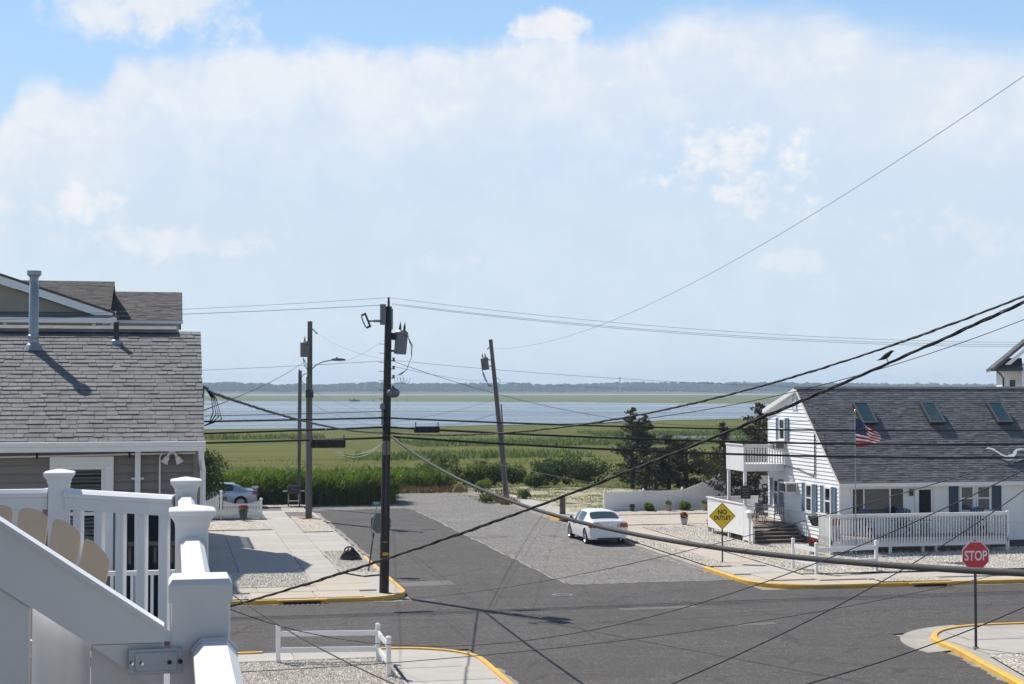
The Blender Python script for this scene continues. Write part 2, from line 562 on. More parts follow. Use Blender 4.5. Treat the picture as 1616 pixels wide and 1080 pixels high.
marsh_m = marsh_mat()
marsh_b = leaf_mat('marsh blades', (0.075, 0.095, 0.020), (0.145, 0.145, 0.030), 0.4)
marsh_far = mat('far marsh', (0.115, 0.130, 0.050), 0.95, 0.25, 0.012, space='world', stretch=(1, 5, 1), dirt=((0.14, 0.125, 0.05), 0.6), spec=0.1)
creek_m = leaf_mat('creek grass', (0.085, 0.125, 0.042), (0.14, 0.18, 0.07), 0.45)
far_wood = mat('far woodland', (0.045, 0.070, 0.040), 0.95, 0.3, 0.03, space='world', isl=0.25, spec=0.1)
sand_m = mat('sandy soil', (0.40, 0.345, 0.27), 0.95, 0.15, 0.9, space='world', dirt=((0.17, 0.15, 0.075), 0.8), bump=0.5, bscale=14)
scrub_m = mat('scrubby lot', (0.34, 0.295, 0.20), 0.95, 0.3, 0.5, space='world', dirt=((0.15, 0.15, 0.05), 0.75), bump=0.5, bscale=10)
earth_m = mat('bare ground', (0.26, 0.235, 0.19), 0.95, 0.2, 0.3, space='world', dirt=((0.13, 0.13, 0.07), 0.5))


def water_mat():
    mt = bpy.data.materials.new('bay water')
    mt.use_nodes = True
    t = NT(mt)
    t.color((0.055, 0.085, 0.10, 1))
    vw = t.coords('world', (0.006, 0.05, 1))
    t.rough(t.ramp(t.noise(vw, 1.0, 5, 0.65, 0.6), [(0.35, 0.05), (0.65, 0.30)]))
    t.b.inputs['IOR'].default_value = 1.33
    v = t.coords('world', (0.35, 0.8, 1))
    n = t.noise(v, 1.0, 6, 0.68, 0.3)
    v2 = t.coords('world', (0.02, 0.045, 1))
    n2 = t.noise(v2, 1.0, 4, 0.6)
    h = t.math('ADD', n, t.math('MULTIPLY', n2, 2.0))
    t.bump(h, 0.55, 0.5)
    return mt


water_m = water_mat()


# ------------------------------------------------------------------ mesh helpers
class MB:
    def __init__(s):
        s.v, s.f = [], []

    def add(s, vs, fs, M=None):
        o = len(s.v)
        if M is not None:
            vs = [M @ Vector(p) for p in vs]
        s.v += [tuple(p) for p in vs]
        s.f += [tuple(i + o for i in f) for f in fs]
        return s

    def box(s, x0, x1, y0, y1, z0, z1, M=None):
        vs = [(x, y, z) for z in (z0, z1) for y in (y0, y1) for x in (x0, x1)]
        return s.add(vs, [(0, 2, 3, 1), (4, 5, 7, 6), (0, 1, 5, 4), (2, 6, 7, 3), (0, 4, 6, 2), (1, 3, 7, 5)], M)

    def bevbox(s, x0, x1, y0, y1, z0, z1, b=0.01, M=None):
        """box with chamfered vertical and top edges"""
        def ring(z, i):
            return [(x0 + i + b, y0 + i, z), (x1 - i - b, y0 + i, z), (x1 - i, y0 + i + b, z), (x1 - i, y1 - i - b, z),
                    (x1 - i - b, y1 - i, z), (x0 + i + b, y1 - i, z), (x0 + i, y1 - i - b, z), (x0 + i, y0 + i + b, z)]
        return s.rings([ring(z0, 0), ring(z1 - b, 0), ring(z1, b)], M)

    def rings(s, rs, M=None, cap=True, close=True):
        n = len(rs[0])
        vs = [p for r in rs for p in r]
        fs = []
        for k in range(len(rs) - 1):
            for i in range(n if close else n - 1):
                j = (i + 1) % n
                fs.append((k * n + i, k * n + j, (k + 1) * n + j, (k + 1) * n + i))
        if cap:
            fs.append(tuple(reversed(range(n))))
            fs.append(tuple((len(rs) - 1) * n + i for i in range(n)))
        return s.add(vs, fs, M)

    def lathe(s, prof, n=14, M=None, cap=True):
        rs = [[(r * math.cos(2 * math.pi * i / n), r * math.sin(2 * math.pi * i / n), z) for i in range(n)] for r, z in prof]
        return s.rings(rs, M, cap)

    def cyl(s, a, b, r0, r1=None, n=10, cap=True):
        a, b = Vector(a), Vector(b)
        r1 = r0 if r1 is None else r1
        q = (b - a).to_track_quat('Z', 'Y').to_matrix().to_4x4()
        M = Matrix.Translation(a) @ q
        return s.lathe([(r0, 0), (r1, (b - a).length)], n, M, cap)

    def tube(s, pts, r, n=6, cap=True):
        pts = [Vector(p) for p in pts]
        rs = []
        up = Vector((0, 0, 1))
        for i, p in enumerate(pts):
            d = (pts[min(i + 1, len(pts) - 1)] - pts[max(i - 1, 0)]).normalized()
            a = d.cross(up)
            if a.length < 1e-3:
                a = d.cross(Vector((0, 1, 0)))
            a.normalize()
            b = a.cross(d)
            rr = r[i] if isinstance(r, (list, tuple)) else r
            rs.append([tuple(p + a * (rr * math.cos(2 * math.pi * k / n)) + b * (rr * math.sin(2 * math.pi * k / n))) for k in range(n)])
        return s.rings(rs, None, cap)

    def prism(s, poly, h, M=None):
        """polygon in local xy, extruded along local z from 0 to h"""
        n = len(poly)
        vs = [(x, y, 0) for x, y in poly] + [(x, y, h) for x, y in poly]
        fs = [tuple(reversed(range(n))), tuple(range(n, 2 * n))] + [(i, (i + 1) % n, n + (i + 1) % n, n + i) for i in range(n)]
        return s.add(vs, fs, M)

    def quad(s, *p):
        return s.add(p, [tuple(range(len(p)))])

    def build(s, name, m, parent=None, smooth=False, kind=None, label=None, world_xy=True):
        me = bpy.data.meshes.new(name)
        vs = s.v
        if parent is not None and world_xy:
            q = parent
            off = Vector(q.location)
            while q.parent:
                q = q.parent
                off += Vector(q.location)
            vs = [(x - off.x, y - off.y, z - off.z) for x, y, z in vs]
        me.from_pydata(vs, [], s.f)
        me.materials.append(m)
        if smooth:
            for p in me.polygons:
                p.use_smooth = True
        me.update()
        o = bpy.data.objects.new(name, me)
        COL.objects.link(o)
        if parent is not None:
            o.parent = parent
        if kind:
            o['kind'] = kind
        if label:
            o['label'] = label
        return o


def tag(o, label, cat, group=None, kind=None):
    o['label'] = label
    o['category'] = cat
    if group:
        o['group'] = group
    if kind:
        o['kind'] = kind
    return o


def thing(name, label, cat, loc=(0, 0, 0), rz=0.0, group=None):
    o = bpy.data.objects.new(name, None)
    COL.objects.link(o)
    o.location = loc
    o.rotation_euler = (0, 0, rz)
    o.empty_display_size = 0.2
    return tag(o, label, cat, group)


def copy_tree(o, parent=None):
    c = o.copy()
    COL.objects.link(c)
    c.parent = parent
    for ch in list(o.children):
        copy_tree(ch, c)
    return c


def share(o, name=None):
    c = o.copy()
    COL.objects.link(c)
    return c


def struct(mb, name, m):
    o = mb.build(name, m)
    o['kind'] = 'structure'
    return o


def TR(x=0, y=0, z=0, rx=0, ry=0, rz=0):
    return Matrix.Translation((x, y, z)) @ Matrix.Rotation(rz, 4, 'Z') @ Matrix.Rotation(ry, 4, 'Y') @ Matrix.Rotation(rx, 4, 'X')


def text_mesh(body, size, mt, name, M, parent, ext=0.002, sx=1.0, bold=0.0):
    """flat lettering, centred, reading along local x in the xz plane"""
    cu = bpy.data.curves.new(name, 'FONT')
    cu.body = body
    cu.size = size
    cu.align_x = 'CENTER'
    cu.align_y = 'CENTER'
    cu.extrude = ext
    cu.offset = bold
    tmp = bpy.data.objects.new(name, cu)
    COL.objects.link(tmp)
    bpy.context.view_layer.update()
    dg = bpy.context.evaluated_depsgraph_get()
    me = bpy.data.meshes.new_from_object(tmp.evaluated_get(dg))
    bpy.data.objects.remove(tmp)
    me.transform(M @ Matrix.Rotation(math.pi / 2, 4, 'X') @ Matrix.Diagonal((sx, 1, 1, 1)))
    me.materials.clear()
    me.materials.append(mt)
    me.name = name
    o = bpy.data.objects.new(name, me)
    COL.objects.link(o)
    o.parent = parent
    return o


def shingles(ea, eb, ra, rb, expo, tabw, lift=0.012, seed=1, jit=0.012):
    """tabs on a roof plane: eave a->b, ridge a->b; returns list of (row, centre, mb verts, faces)"""
    g = random.Random(seed)
    ea, eb, ra, rb = map(Vector, (ea, eb, ra, rb))
    up = ((ra + rb) / 2 - (ea + eb) / 2)
    ln = ((ra - ea).length + (rb - eb).length) / 2
    nrow = max(1, int(round(ln / expo)))
    nrm = (eb - ea).cross(ra - ea).normalized()
    if nrm.z < 0:
        nrm = -nrm
    out = []
    for k in range(nrow):
        t0, t1 = k / nrow, (k + 1.15) / nrow
        a0, b0 = ea.lerp(ra, t0), eb.lerp(rb, t0)
        a1, b1 = ea.lerp(ra, min(t1, 1)), eb.lerp(rb, min(t1, 1))
        w = (b0 - a0).length
        s = -g.random() * tabw
        while s < w:
            tw = tabw * g.uniform(0.55, 1.5)
            u0, u1 = max(0, s) / w, min(w, s + tw - 0.006) / w
            s += tw
            if u1 - u0 < 0.01 / w:
                continue
            j = g.uniform(0, jit)
            th = lift * g.uniform(0.7, 1.4)
            dn = (a0 - a1).normalized() * j
            p = [a0.lerp(b0, u0) + dn, a0.lerp(b0, u1) + dn, a1.lerp(b1, u1), a1.lerp(b1, u0)]
            vs = [p[0] + nrm * th, p[1] + nrm * th, p[2] + nrm * 0.003, p[3] + nrm * 0.003, p[0], p[1], p[2], p[3]]
            fs = [(0, 1, 2, 3), (4, 5, 1, 0), (5, 6, 2, 1), (7, 4, 0, 3)]
            out.append((k, (p[0] + p[2]) / 2, [tuple(q) for q in vs], fs))
    return out


def shingle_part(tabs, name, m, parent, kind='stuff'):
    mb = MB()
    for t in tabs:
        mb.add(t[2], t[3])
    return mb.build(name, m, parent, kind=kind)


def lap_rows(poly, z0, z1, expo, plane, at, out_sign, proud=0.016):
    """lap siding clipped to a convex polygon [(u,z)]; plane 'x' => wall at x=at running along y, 'y' => wall at y=at along x"""
    mb = MB()

    def span(z):
        us = []
        n = len(poly)
        for i in range(n):
            (u0, a0), (u1, a1) = poly[i], poly[(i + 1) % n]
            if (a0 - z) * (a1 - z) <= 0 and abs(a1 - a0) > 1e-9:
                us.append(u0 + (u1 - u0) * (z - a0) / (a1 - a0))
        return (min(us), max(us)) if len(us) >= 2 else None
    z = z0
    while z < z1 - 1e-6:
        zt = min(z + expo, z1)
        s0, s1 = span(z + 1e-4), span(zt - 1e-4)
        if s0 and s1:
            def P(u, zz, d):
                return (at + out_sign * d, u, zz) if plane == 'x' else (u, at + out_sign * d, zz)
            vs = [P(s0[0], z, proud), P(s0[1], z, proud), P(s1[1], zt, 0.003), P(s1[0], zt, 0.003), P(s0[0], z, 0), P(s0[1], z, 0)]
            mb.add(vs, [(0, 1, 2, 3), (4, 5, 1, 0)])
        z = zt
    return mb


# ------------------------------------------------------------------ setting: land, water, roads
def sheet(name, poly, z, m):
    mb = MB()
    mb.add([(x, y, z) for x, y in poly], [tuple(range(len(poly)))])
    return struct(mb, name, m)


def jag(a, b, n, amp, seed):
    g = random.Random(seed)
    (x0, y0), (x1, y1) = a, b
    L = math.hypot(x1 - x0, y1 - y0)
    nx, ny = -(y1 - y0) / L, (x1 - x0) / L
    return [(x0 + (x1 - x0) * k / n + nx * amp * g.uniform(-1, 1), y0 + (y1 - y0) * k / n + ny * amp * g.uniform(-1, 1)) for k in range(n + 1)]


def grid_sheet(name, x0, x1, y0, y1, nx, ny, zf, m):
    mb = MB()
    vs = [(x0 + (x1 - x0) * i / nx, y0 + (y1 - y0) * j / ny) for j in range(ny + 1) for i in range(nx + 1)]
    fs = [(j * (nx + 1) + i, j * (nx + 1) + i + 1, (j + 1) * (nx + 1) + i + 1, (j + 1) * (nx + 1) + i) for j in range(ny) for i in range(nx)]
    mb.add([(x, y, zf(x, y)) for x, y in vs], fs)
    o = struct(mb, name, m)
    for p in o.data.polygons:
        p.use_smooth = True
    return o


sheet('marsh', [(-7000, -7000), (7000, -7000), (7000, 9000), (-7000, 9000)], -0.30, marsh_m)
shore = jag((-500, 296), (-30, 282), 14, 2.5, 3) + jag((-20, 279), (38, 283), 10, 1.2, 4) + jag((52, 292), (100, 325), 10, 1.6, 5) + \
    jag((112, 340), (170, 372), 10, 2, 6) + jag((190, 385), (900, 520), 14, 6, 7)
farb = jag((1100, 640), (280, 690), 12, 5, 8) + jag((250, 700), (200, 790), 5, 4, 9) + jag((180, 800), (20, 922), 8, 4, 10) + jag((-60, 932), (-700, 940), 8, 5, 11)
sheet('bay_water', shore + farb, -0.22, water_m)
sheet('far_channel_water', jag((-2500, 1560), (3500, 1610), 30, 14, 12) + jag((3500, 1990), (-2500, 1960), 30, 20, 13), -0.22, water_m)
sheet('far_marsh_strip', jag((-2500, 958), (-800, 945), 10, 6, 21) + [(-60, 928), (20, 918), (180, 796), (215, 772), (248, 697), (1200, 640)] + [(3500, 900)] + jag((3500, 1598), (-2500, 1545), 30, 12, 22), -0.26, marsh_far)
sheet('marsh_islet', jag((-60, 712), (19, 722), 8, 2, 14) + jag((21, 742), (-60, 750), 8, 2, 15), -0.15, marsh_far)
sheet('marsh_pond', jag((62, 219), (90, 207), 8, 0.8, 16) + jag((95, 222), (66, 232), 8, 1.0, 17), -0.24, water_m)
sheet('town_ground', [(-80, -60), (120, -60), (120, 84.8), (60, 88), (34, 104), (26, 109), (19, 110), (14, 107.5), (10, 101), (-6, 99), (-80, 97)], -0.035, earth_m)

XL, XR, YN, YF = 7.85, 20.1, 41.45, 51.35
# asphalt: the cross street, the near leg and the darker lane
sheet('cross_street', [(-80, YN), (XL, YN), (XL, -40), (XR, -40), (XR, YN), (120, YN), (120, YF), (XR, YF)] + jag((XR, 54.3), (13.95, 54.1), 8, 0.05, 31) +
      jag((13.9, 54.6), (13.75, 88.8), 26, 0.09, 32) + jag((13.3, 90.6), (XL - 0.4, 90.0), 8, 0.15, 33) + [(XL, 86), (XL, YF), (-80, YF)], 0.0, asph_d)
sheet('side_street', jag((13.95, 54.1), (XR, 54.3), 3, 0.0, 34) + [(XR, 86)] + jag((20.3, 90), (19.2, 101.5), 6, 0.25, 35) + jag((18.6, 104.0), (14.6, 105.2), 6, 0.3, 36) +
      jag((13.6, 102), (7.4, 96.5), 8, 0.3, 37) + jag((7.3, 92.5), (7.3, 89.7), 3, 0.2, 38) + [(13.2, 90.3), (13.7, 88.8)], -0.006, asph_l)
# repaired strips in the crossing
for k, (x, y, w, d) in enumerate([(15.2, 47.9, 2.6, 0.55), (9.0, 55.6, 1.9, 1.4), (17.0, 44.0, 1.3, 0.35)]):
    e = jag((x - w / 2, y - d / 2), (x + w / 2, y - d / 2 + 0.1), 6, 0.07, 40 + k) + jag((x + w / 2, y + d / 2), (x - w / 2, y + d / 2 - 0.1), 6, 0.07, 50 + k)
    sheet('road_patch', e, 0.004, asph_p)


def strip(name, a, b, w, n, amp, seed, z, m):
    g = random.Random(seed)
    c = jag(a, b, n, amp, seed)
    d = (Vector(b) - Vector(a)).normalized()
    nx, ny = -d.y, d.x
    L_ = [(x + nx * w * g.uniform(.3, 1), y + ny * w * g.uniform(.3, 1)) for x, y in c]
    Q_ = [(x - nx * w * g.uniform(.3, 1), y - ny * w * g.uniform(.3, 1)) for x, y in reversed(c)]
    mb = MB()
    k = len(c)
    mb.add([(x, y, z) for x, y in L_ + Q_], [(i, i + 1, 2 * k - 2 - i, 2 * k - 1 - i) for i in range(k - 1)])
    return struct(mb, name, m)


tar_m = mat('old tar', (0.045, 0.043, 0.042), 0.7, 0.2, 4, space='world')
grit_m = mat('sandy grit', (0.24, 0.222, 0.19), 0.95, 0.25, 2.5, space='world', bump=0.4, bscale=50)
for k, (a, b) in enumerate([((-20, 46.5), (60, 46.3)), ((14.0, 54.0), (13.9, 20)), ((8.3, 49.6), (21.5, 48.9)), ((10.2, 41.8), (12.6, 50.9)), ((16.2, 30), (17.0, 45.2)), ((9.1, 60.0), (9.6, 78.0))]):
    strip('tar_seam', a, b, .022, 60, .07, 400 + k, .0025 + .0002 * k, tar_m)
for k, (a, b, w) in enumerate([((8.05, 65), (8.05, 88), .16), ((19.95, 56.5), (19.95, 66.6), .13), ((19.95, 73), (19.95, 98), .22), ((8.6, 51.25), (-20, 51.25), .10), ((24, 51.12), (60, 50.9), .10), ((8.02, 30), (8.02, 38.5), .12),
                               ((19.2, 32), (20.1, 37.2), .18), ((13.85, 54.6), (13.7, 88.6), .10), ((14.0, 54.2), (20, 54.35), .07)]):
    strip('road_grit', a, b, w, 40, .05, 430 + k, .005 + .0002 * k, grit_m)


def arc(cx, cy, r, a0, a1, n=10):
    return [(cx + r * math.cos(R(a0 + (a1 - a0) * k / n)), cy + r * math.sin(R(a0 + (a1 - a0) * k / n))) for k in range(n + 1)]


KH = 0.13


def kerb(name, path, m, side=1, w=0.16, z1=KH, z0=-0.03):
    """kerb stone run along a path; the path is the road-side edge, the stone lies to its left (side=1) or right"""
    n = len(path)
    inn = []
    for i in range(n):
        a, b = Vector(path[max(i - 1, 0)]), Vector(path[min(i + 1, n - 1)])
        d = (b - a).normalized()
        inn.append(Vector(path[i]) + Vector((-d.y, d.x)) * w * side)
    mb = MB()
    rs = []
    for p, q in zip(path, inn):
        p = Vector(p)
        m_ = p.lerp(q, 0.16)
        rs.append([(p.x, p.y, z0), (p.x, p.y, z1 - 0.025), (m_.x, m_.y, z1 + 0.004), (q.x, q.y, z1 + 0.004), (q.x, q.y, z0)])
    mb.rings(rs)
    return struct(mb, name, m)


def lin(a, b, n):
    return [(a[0] + (b[0] - a[0]) * k / n, a[1] + (b[1] - a[1]) * k / n) for k in range(n + 1)]


# north-west corner
nw = lin((-60, YF + 0.2), (4.6, YF), 20) + arc(6.05, YF + 1.8, 1.8, -80, 0, 10)[0:] + lin((7.86, 54.0), (7.86, 64.2), 8)
kerb('kerb', nw, kerb_y)
kerb('kerb', lin((7.86, 64.23), (7.9, 88.0), 10), kerb_c, z1=0.05)
# north-east corner
ne = lin((20.1, 57.6), (20.12, 54.4), 4) + arc(22.6, 53.75, 2.48, 180, 262, 10) + lin((23.2, 51.22), (60, 51.0), 12)
kerb('kerb', ne, kerb_y)
kerb('kerb', lin((20.1, 75.6), (20.1, 57.63), 10), kerb_c, z1=0.10)
kerb('kerb', lin((20.1, 99.0), (20.1, 81.5), 8), kerb_c, z1=0.07)
# south-west corner
sw = lin((7.86, 20), (7.86, 39.0), 8) + arc(5.6, 39.2, 2.25, 5, 90, 10) + lin((5.3, 41.46), (3.75, 41.5), 3)
kerb('kerb', sw, kerb_y, 1)
kerb('kerb', lin((3.72, 41.5), (2.4, 41.5), 2), kerb_c, 1, z1=0.08)
kerb('kerb', lin((2.37, 41.5), (-60, 41.6), 8), kerb_y, 1)
# south-east corner with a worn concrete gutter apron
se = lin((60, 42.0), (24.4, 41.9), 6) + arc(23.4, 38.9, 3.0, 88, 182, 12) + lin((20.35, 38.2), (19.3, 33.0), 6) + lin((19.28, 32.8), (19.1, 20), 3)
kerb('kerb', se, kerb_y, 1)
ap = arc(23.3, 38.9, 3.75, 100, 190, 12)
ap2 = arc(23.4, 38.9, 3.0, 188, 100, 12)
sheet('gutter_apron', ap + ap2, 0.006, kerb_c)


# pavements: base sheets carry the separate concrete slabs
def flat(name, poly, z, m):
    return sheet(name, poly, z, m)


SLAB_MESH = {}


def slab(x0, x1, y0, y1, z, m, parent, g=0.012):
    key = (round(x1 - x0, 3), round(y1 - y0, 3), m.name)
    w, d = (x1 - x0) / 2 - g, (y1 - y0) / 2 - g
    if key not in SLAB_MESH:
        mb = MB()
        mb.rings([[(-w, -d, -0.05), (w, -d, -0.05), (w, d, -0.05), (-w, d, -0.05)], [(-w, -d, -0.008), (w, -d, -0.008), (w, d, -0.008), (-w, d, -0.008)],
                  [(-w + .012, -d + .012, 0), (w - .012, -d + .012, 0), (w - .012, d - .012, 0), (-w + .012, d - .012, 0)]])
        o = mb.build('slab', m, parent, world_xy=False)
        SLAB_MESH[key] = o.data
    else:
        o = bpy.data.objects.new('slab', SLAB_MESH[key])
        COL.objects.link(o)
        o.parent = parent
    o.location = ((x0 + x1) / 2, (y0 + y1) / 2, z)
    return o


# NW block
sub = flat('pavement', [(-60, YF + 0.3)] + [(4.6, YF + 0.15)] + arc(6.05, YF + 1.8, 1.66, -80, 0, 8) + [(7.72, 54), (7.75, 88), (-60, 88)], 0.095, concrete)
for k in range(21):
    slab(4.93, 6.18, 57.0 + k * 1.5, 58.5 + k * 1.5, 0.142, concrete, sub)
for i, (a, b) in enumerate([(0.1, 2.5), (2.5, 4.9)]):
    for k in range(4):
        slab(a, b, 59.0 + k * 4.4, 63.4 + k * 4.4, 0.140, concrete, sub)
for k in range(6):
    slab(-14.4 + k * 2.4, -12 + k * 2.4, 59.0, 76.0, 0.139, concrete, sub)
for k in range(4):
    slab(6.2, 7.68, 66.3 + k * 2.2, 68.5 + k * 2.2, 0.137 - 0.01, concrete, sub)
slab(4.93, 6.9, 53.3, 55.0, 0.142, concrete_t, sub)
slab(4.93, 6.9, 55.0, 56.98, 0.142, concrete_t, sub)
slab(2.9, 4.9, 53.3, 54.6, 0.142, concrete_t, sub)
slab(0.9, 2.9, 53.3, 54.6, 0.142, concrete_t, sub)
slab(2.6, 4.7, YF + 0.35, 53.28, 0.136, concrete_t, sub)
slab(4.72, 6.3, YF + 0.35, 53.28, 0.136, concrete_t, sub)
flat('gravel_bed', jag((-14, 54.65), (4.88, 54.62), 10, 0.06, 60) + jag((4.88, 58.95), (-14, 58.95), 10, 0.04, 61), 0.150, gravel_w)
flat('gravel_bed', jag((-14, YF + 0.42), (2.5, YF + 0.32), 10, 0.03, 62) + [(2.5, 52.4), (1.0, 53.2), (-14, 53.2)], 0.150, gravel_w)
flat('gravel_bed', jag((6.2, 58.6), (6.2, 64.6), 5, 0.04, 63) + [(6.2, 66.2), (7.68, 66.2), (7.7, 57.6), (6.9, 57.2)], 0.150, gravel_w)
flat('gravel_bed', [(6.22, 75.2), (7.68, 75.2), (7.72, 83.4), (6.25, 84.4)], 0.150, gravel_t)
flat('gravel_bed', jag((-8, 76.9), (4.88, 76.9), 8, 0.08, 64) + jag((4.7, 81.5), (-8, 82.8), 8, 0.1, 65), 0.145, gravel_t)
flat('driveway_apron', [(-10, 84), (4.9, 83.2), (7.6, 84.4), (7.4, 90.8), (-10, 91.4)], 0.11, asph_p)
flat('concrete_strip', [(4.4, 91.2), (8.0, 91.4), (8.0, 93.0), (4.4, 93.0)], 0.155, concrete)
flat('gravel_bed', [(6.1, 87.6), (7.5, 87.3), (7.5, 91.1), (6.2, 91.1)], 0.125, gravel_t)

# SW block
sub = flat('pavement', [(-60, 41.4), (5.3, 41.32)] + list(reversed(arc(5.6, 39.2, 2.1, 5, 85, 8))) + [(7.7, 39), (7.7, 8), (-60, 8)], 0.095, concrete)
for k in range(8):
    slab(-13.0 + k * 2.3, -10.7 + k * 2.3, 39.95, 41.05, 0.135, concrete, sub)
slab(5.45, 7.1, 38.2, 39.93, 0.138, concrete, sub)
slab(5.45, 7.6, 36.4, 38.18, 0.138, concrete, sub)
slab(5.45, 7.6, 34.6, 36.38, 0.138, concrete, sub)
slab(5.45, 7.6, 32.8, 34.58, 0.138, concrete, sub)
flat('gravel_bed', jag((-14, 39.9), (5.4, 39.5), 12, 0.08, 66) + [(5.42, 30), (-14, 30)], 0.150, gravel_w)
flat('gravel_bed', jag((2.9, 41.26), (5.2, 41.2), 6, 0.04, 67) + [(5.2, 41.08), (2.9, 41.08)], 0.142, gravel_w)

# NE block
sub = flat('pavement', [(20.24, 99), (20.24, 54.4)] + arc(22.6, 53.75, 2.32, 180, 262, 8) + [(23.2, 51.38), (70, 51.2), (70, 84.6), (26, 84.8), (22, 99)], 0.095, concrete_t)
for k in range(12):
    slab(21.35, 22.75, 57.2 + k * 1.5, 58.7 + k * 1.5, 0.140, concrete_t, sub)
for k in range(4):
    slab(20.3 + k * 2.5, 22.8 + k * 2.5, 75.8, 81.4, 0.139, concrete_t, sub)
for k in range(6):
    slab(20.3, 21.9, 82.0 + k * 2.4, 84.4 + k * 2.4, 0.12, concrete, sub)
slab(20.35, 22.75, 54.9, 57.18, 0.140, concrete, sub)
slab(22.77, 24.6, 52.6, 54.2, 0.140, concrete_t, sub)
for k in range(14):
    slab(24.62 + k * 1.8, 26.42 + k * 1.8, 52.55, 53.9, 0.140, concrete, sub)
slab(21.0, 22.74, 52.9, 54.88, 0.138, concrete_t, sub)
flat('gravel_bed', jag((20.3, 57.4), (20.3, 75.5), 14, 0.02, 68) + jag((21.3, 75.5), (21.3, 57.4), 14, 0.05, 69), 0.150, gravel_w)
flat('gravel_bed', jag((22.8, 54.4), (60, 54.0), 16, 0.06, 70) + [(60, 75.2)] + jag((24.6, 75.5), (22.8, 74.6), 4, 0.1, 71), 0.150, gravel_w)
flat('gravel_bed', jag((23.4, 81.6), (29.8, 81.7), 8, 0.12, 72) + [(30.5, 84.4), (23.4, 84.6)], 0.150, gravel_w)
flat('gravel_bed', jag((24.7, 51.6), (27.5, 51.45), 6, 0.05, 73) + [(27.2, 52.5), (24.8, 52.5)], 0.146, gravel_w)
flat('sandy_lot', jag((22.0, 84.9), (22.0, 99), 8, 0.3, 74) + [(22, 104), (33, 103), (40, 92), (40, 84.9)], 0.10, scrub_m)

# SE block
sub = flat('pavement', [(60, 41.7), (24.4, 41.7)] + arc(23.4, 38.9, 2.84, 88, 182, 10) + [(20.52, 38.1), (19.5, 33), (19.3, 8), (60, 8)], 0.095, concrete)
for k in range(4):
    slab(21.4 + k * 1.7, 23.1 + k * 1.7, 39.2, 40.7, 0.138, concrete, sub)
slab(20.75, 23.1, 37.0, 39.15, 0.138, concrete, sub)
slab(23.12, 25.4, 37.0, 39.15, 0.136, concrete, sub)
flat('gravel_bed', [(20.6, 36.9), (19.75, 33.2), (19.6, 25), (24, 25), (24, 35.2), (22.3, 36.9)], 0.146, gravel_w)
flat('gravel_bed', [(24.5, 39.2), (29, 39.2), (29, 36.0), (25.6, 36.0), (25.4, 37.6)], 0.150, gravel_w)


def pebbles(name, rects, n, z, lo, hi, seed):
    g = random.Random(seed)
    mb = MB()
    areas = [(r[1] - r[0]) * (r[3] - r[2]) for r in rects]
    for _ in range(n):
        r = g.choices(rects, areas)[0]
        x, y = g.uniform(r[0], r[1]), g.uniform(r[2], r[3])
        s = g.uniform(lo, hi)
        a = g.uniform(0, 3.14)
        ca, sa = math.cos(a) * s, math.sin(a) * s
        h = s * g.uniform(0.5, 0.9)
        mb.add([(x - ca, y - sa, z), (x + sa, y - ca, z), (x + ca, y + sa, z), (x - sa, y + ca, z), (x + g.uniform(-.3, .3) * s, y + g.uniform(-.3, .3) * s, z + h)],
               [(0, 1, 4), (1, 2, 4), (2, 3, 4), (3, 0, 4)])
    o = mb.build(name, stone_m, kind='stuff')
    return o


tag(pebbles('gravel_stones', [(0.5, 5.3, 36.2, 39.7)], 9000, 0.148, 0.02, 0.045, 1), 'loose white stones covering the yard behind the short rail fence', 'gravel', kind='stuff')
tag(pebbles('gravel_stones', [(0.8, 4.8, 54.8, 58.8), (6.3, 7.6, 58.5, 66), (1, 2.4, 51.9, 53.0)], 7000, 0.148, 0.025, 0.05, 2), 'loose white stones around the dark utility pole corner and driveway', 'gravel', kind='stuff')
tag(pebbles('gravel_stones', [(23, 36, 54.6, 62), (22.9, 28, 62, 74), (20.35, 21.2, 57.6, 75)], 16000, 0.148, 0.025, 0.055, 3), 'loose white stones covering the yard around the white house', 'gravel', kind='stuff')

# storm drain mouths in the kerbs, manhole covers
for (x, y, lab) in ((4.2, 51.27, 'dark storm drain mouth in the yellow kerb by the concrete driveway'), (26.3, 51.08, 'dark storm drain mouth in the yellow kerb before the white house')):
    t = thing('storm_drain', lab, 'drain', (x, y, 0), group='storm drains in the kerb')
    MB().box(x - 0.6, x + 0.6, y - 0.07, y + 0.03, -0.01, 0.07).build('opening', black, t)
    MB().box(x - 0.8, x + 0.8, y - 0.09, y + 0.04, 0.10, 0.14).build('lintel', kerb_y, t)
    mb = MB()
    for k in range(9):
        mb.box(x - 0.7 + k * 0.165, x - 0.62 + k * 0.165, y - 0.5, y - 0.1, 0.002, 0.012)
    mb.build('grate', iron, t)
t = thing('manhole_cover', 'round worn manhole cover set in the dark asphalt of the crossing', 'manhole', (13.0, 51.6, 0))
MB().lathe([(0.36, 0.0), (0.36, 0.008), (0.33, 0.012), (0.30, 0.010), (0.0, 0.010)], 24, TR(13.0, 51.6, 0)).build('rim', greymetal, t)
mb = MB()
for i in range(-2, 3):
    for j in range(-2, 3):
        if i * i + j * j < 7:
            mb.box(13.0 + i * 0.1 - .035, 13.0 + i * 0.1 + .035, 51.6 + j * 0.1 - .035, 51.6 + j * 0.1 + .035, 0.009, 0.017)
mb.build('tread', iron, t)


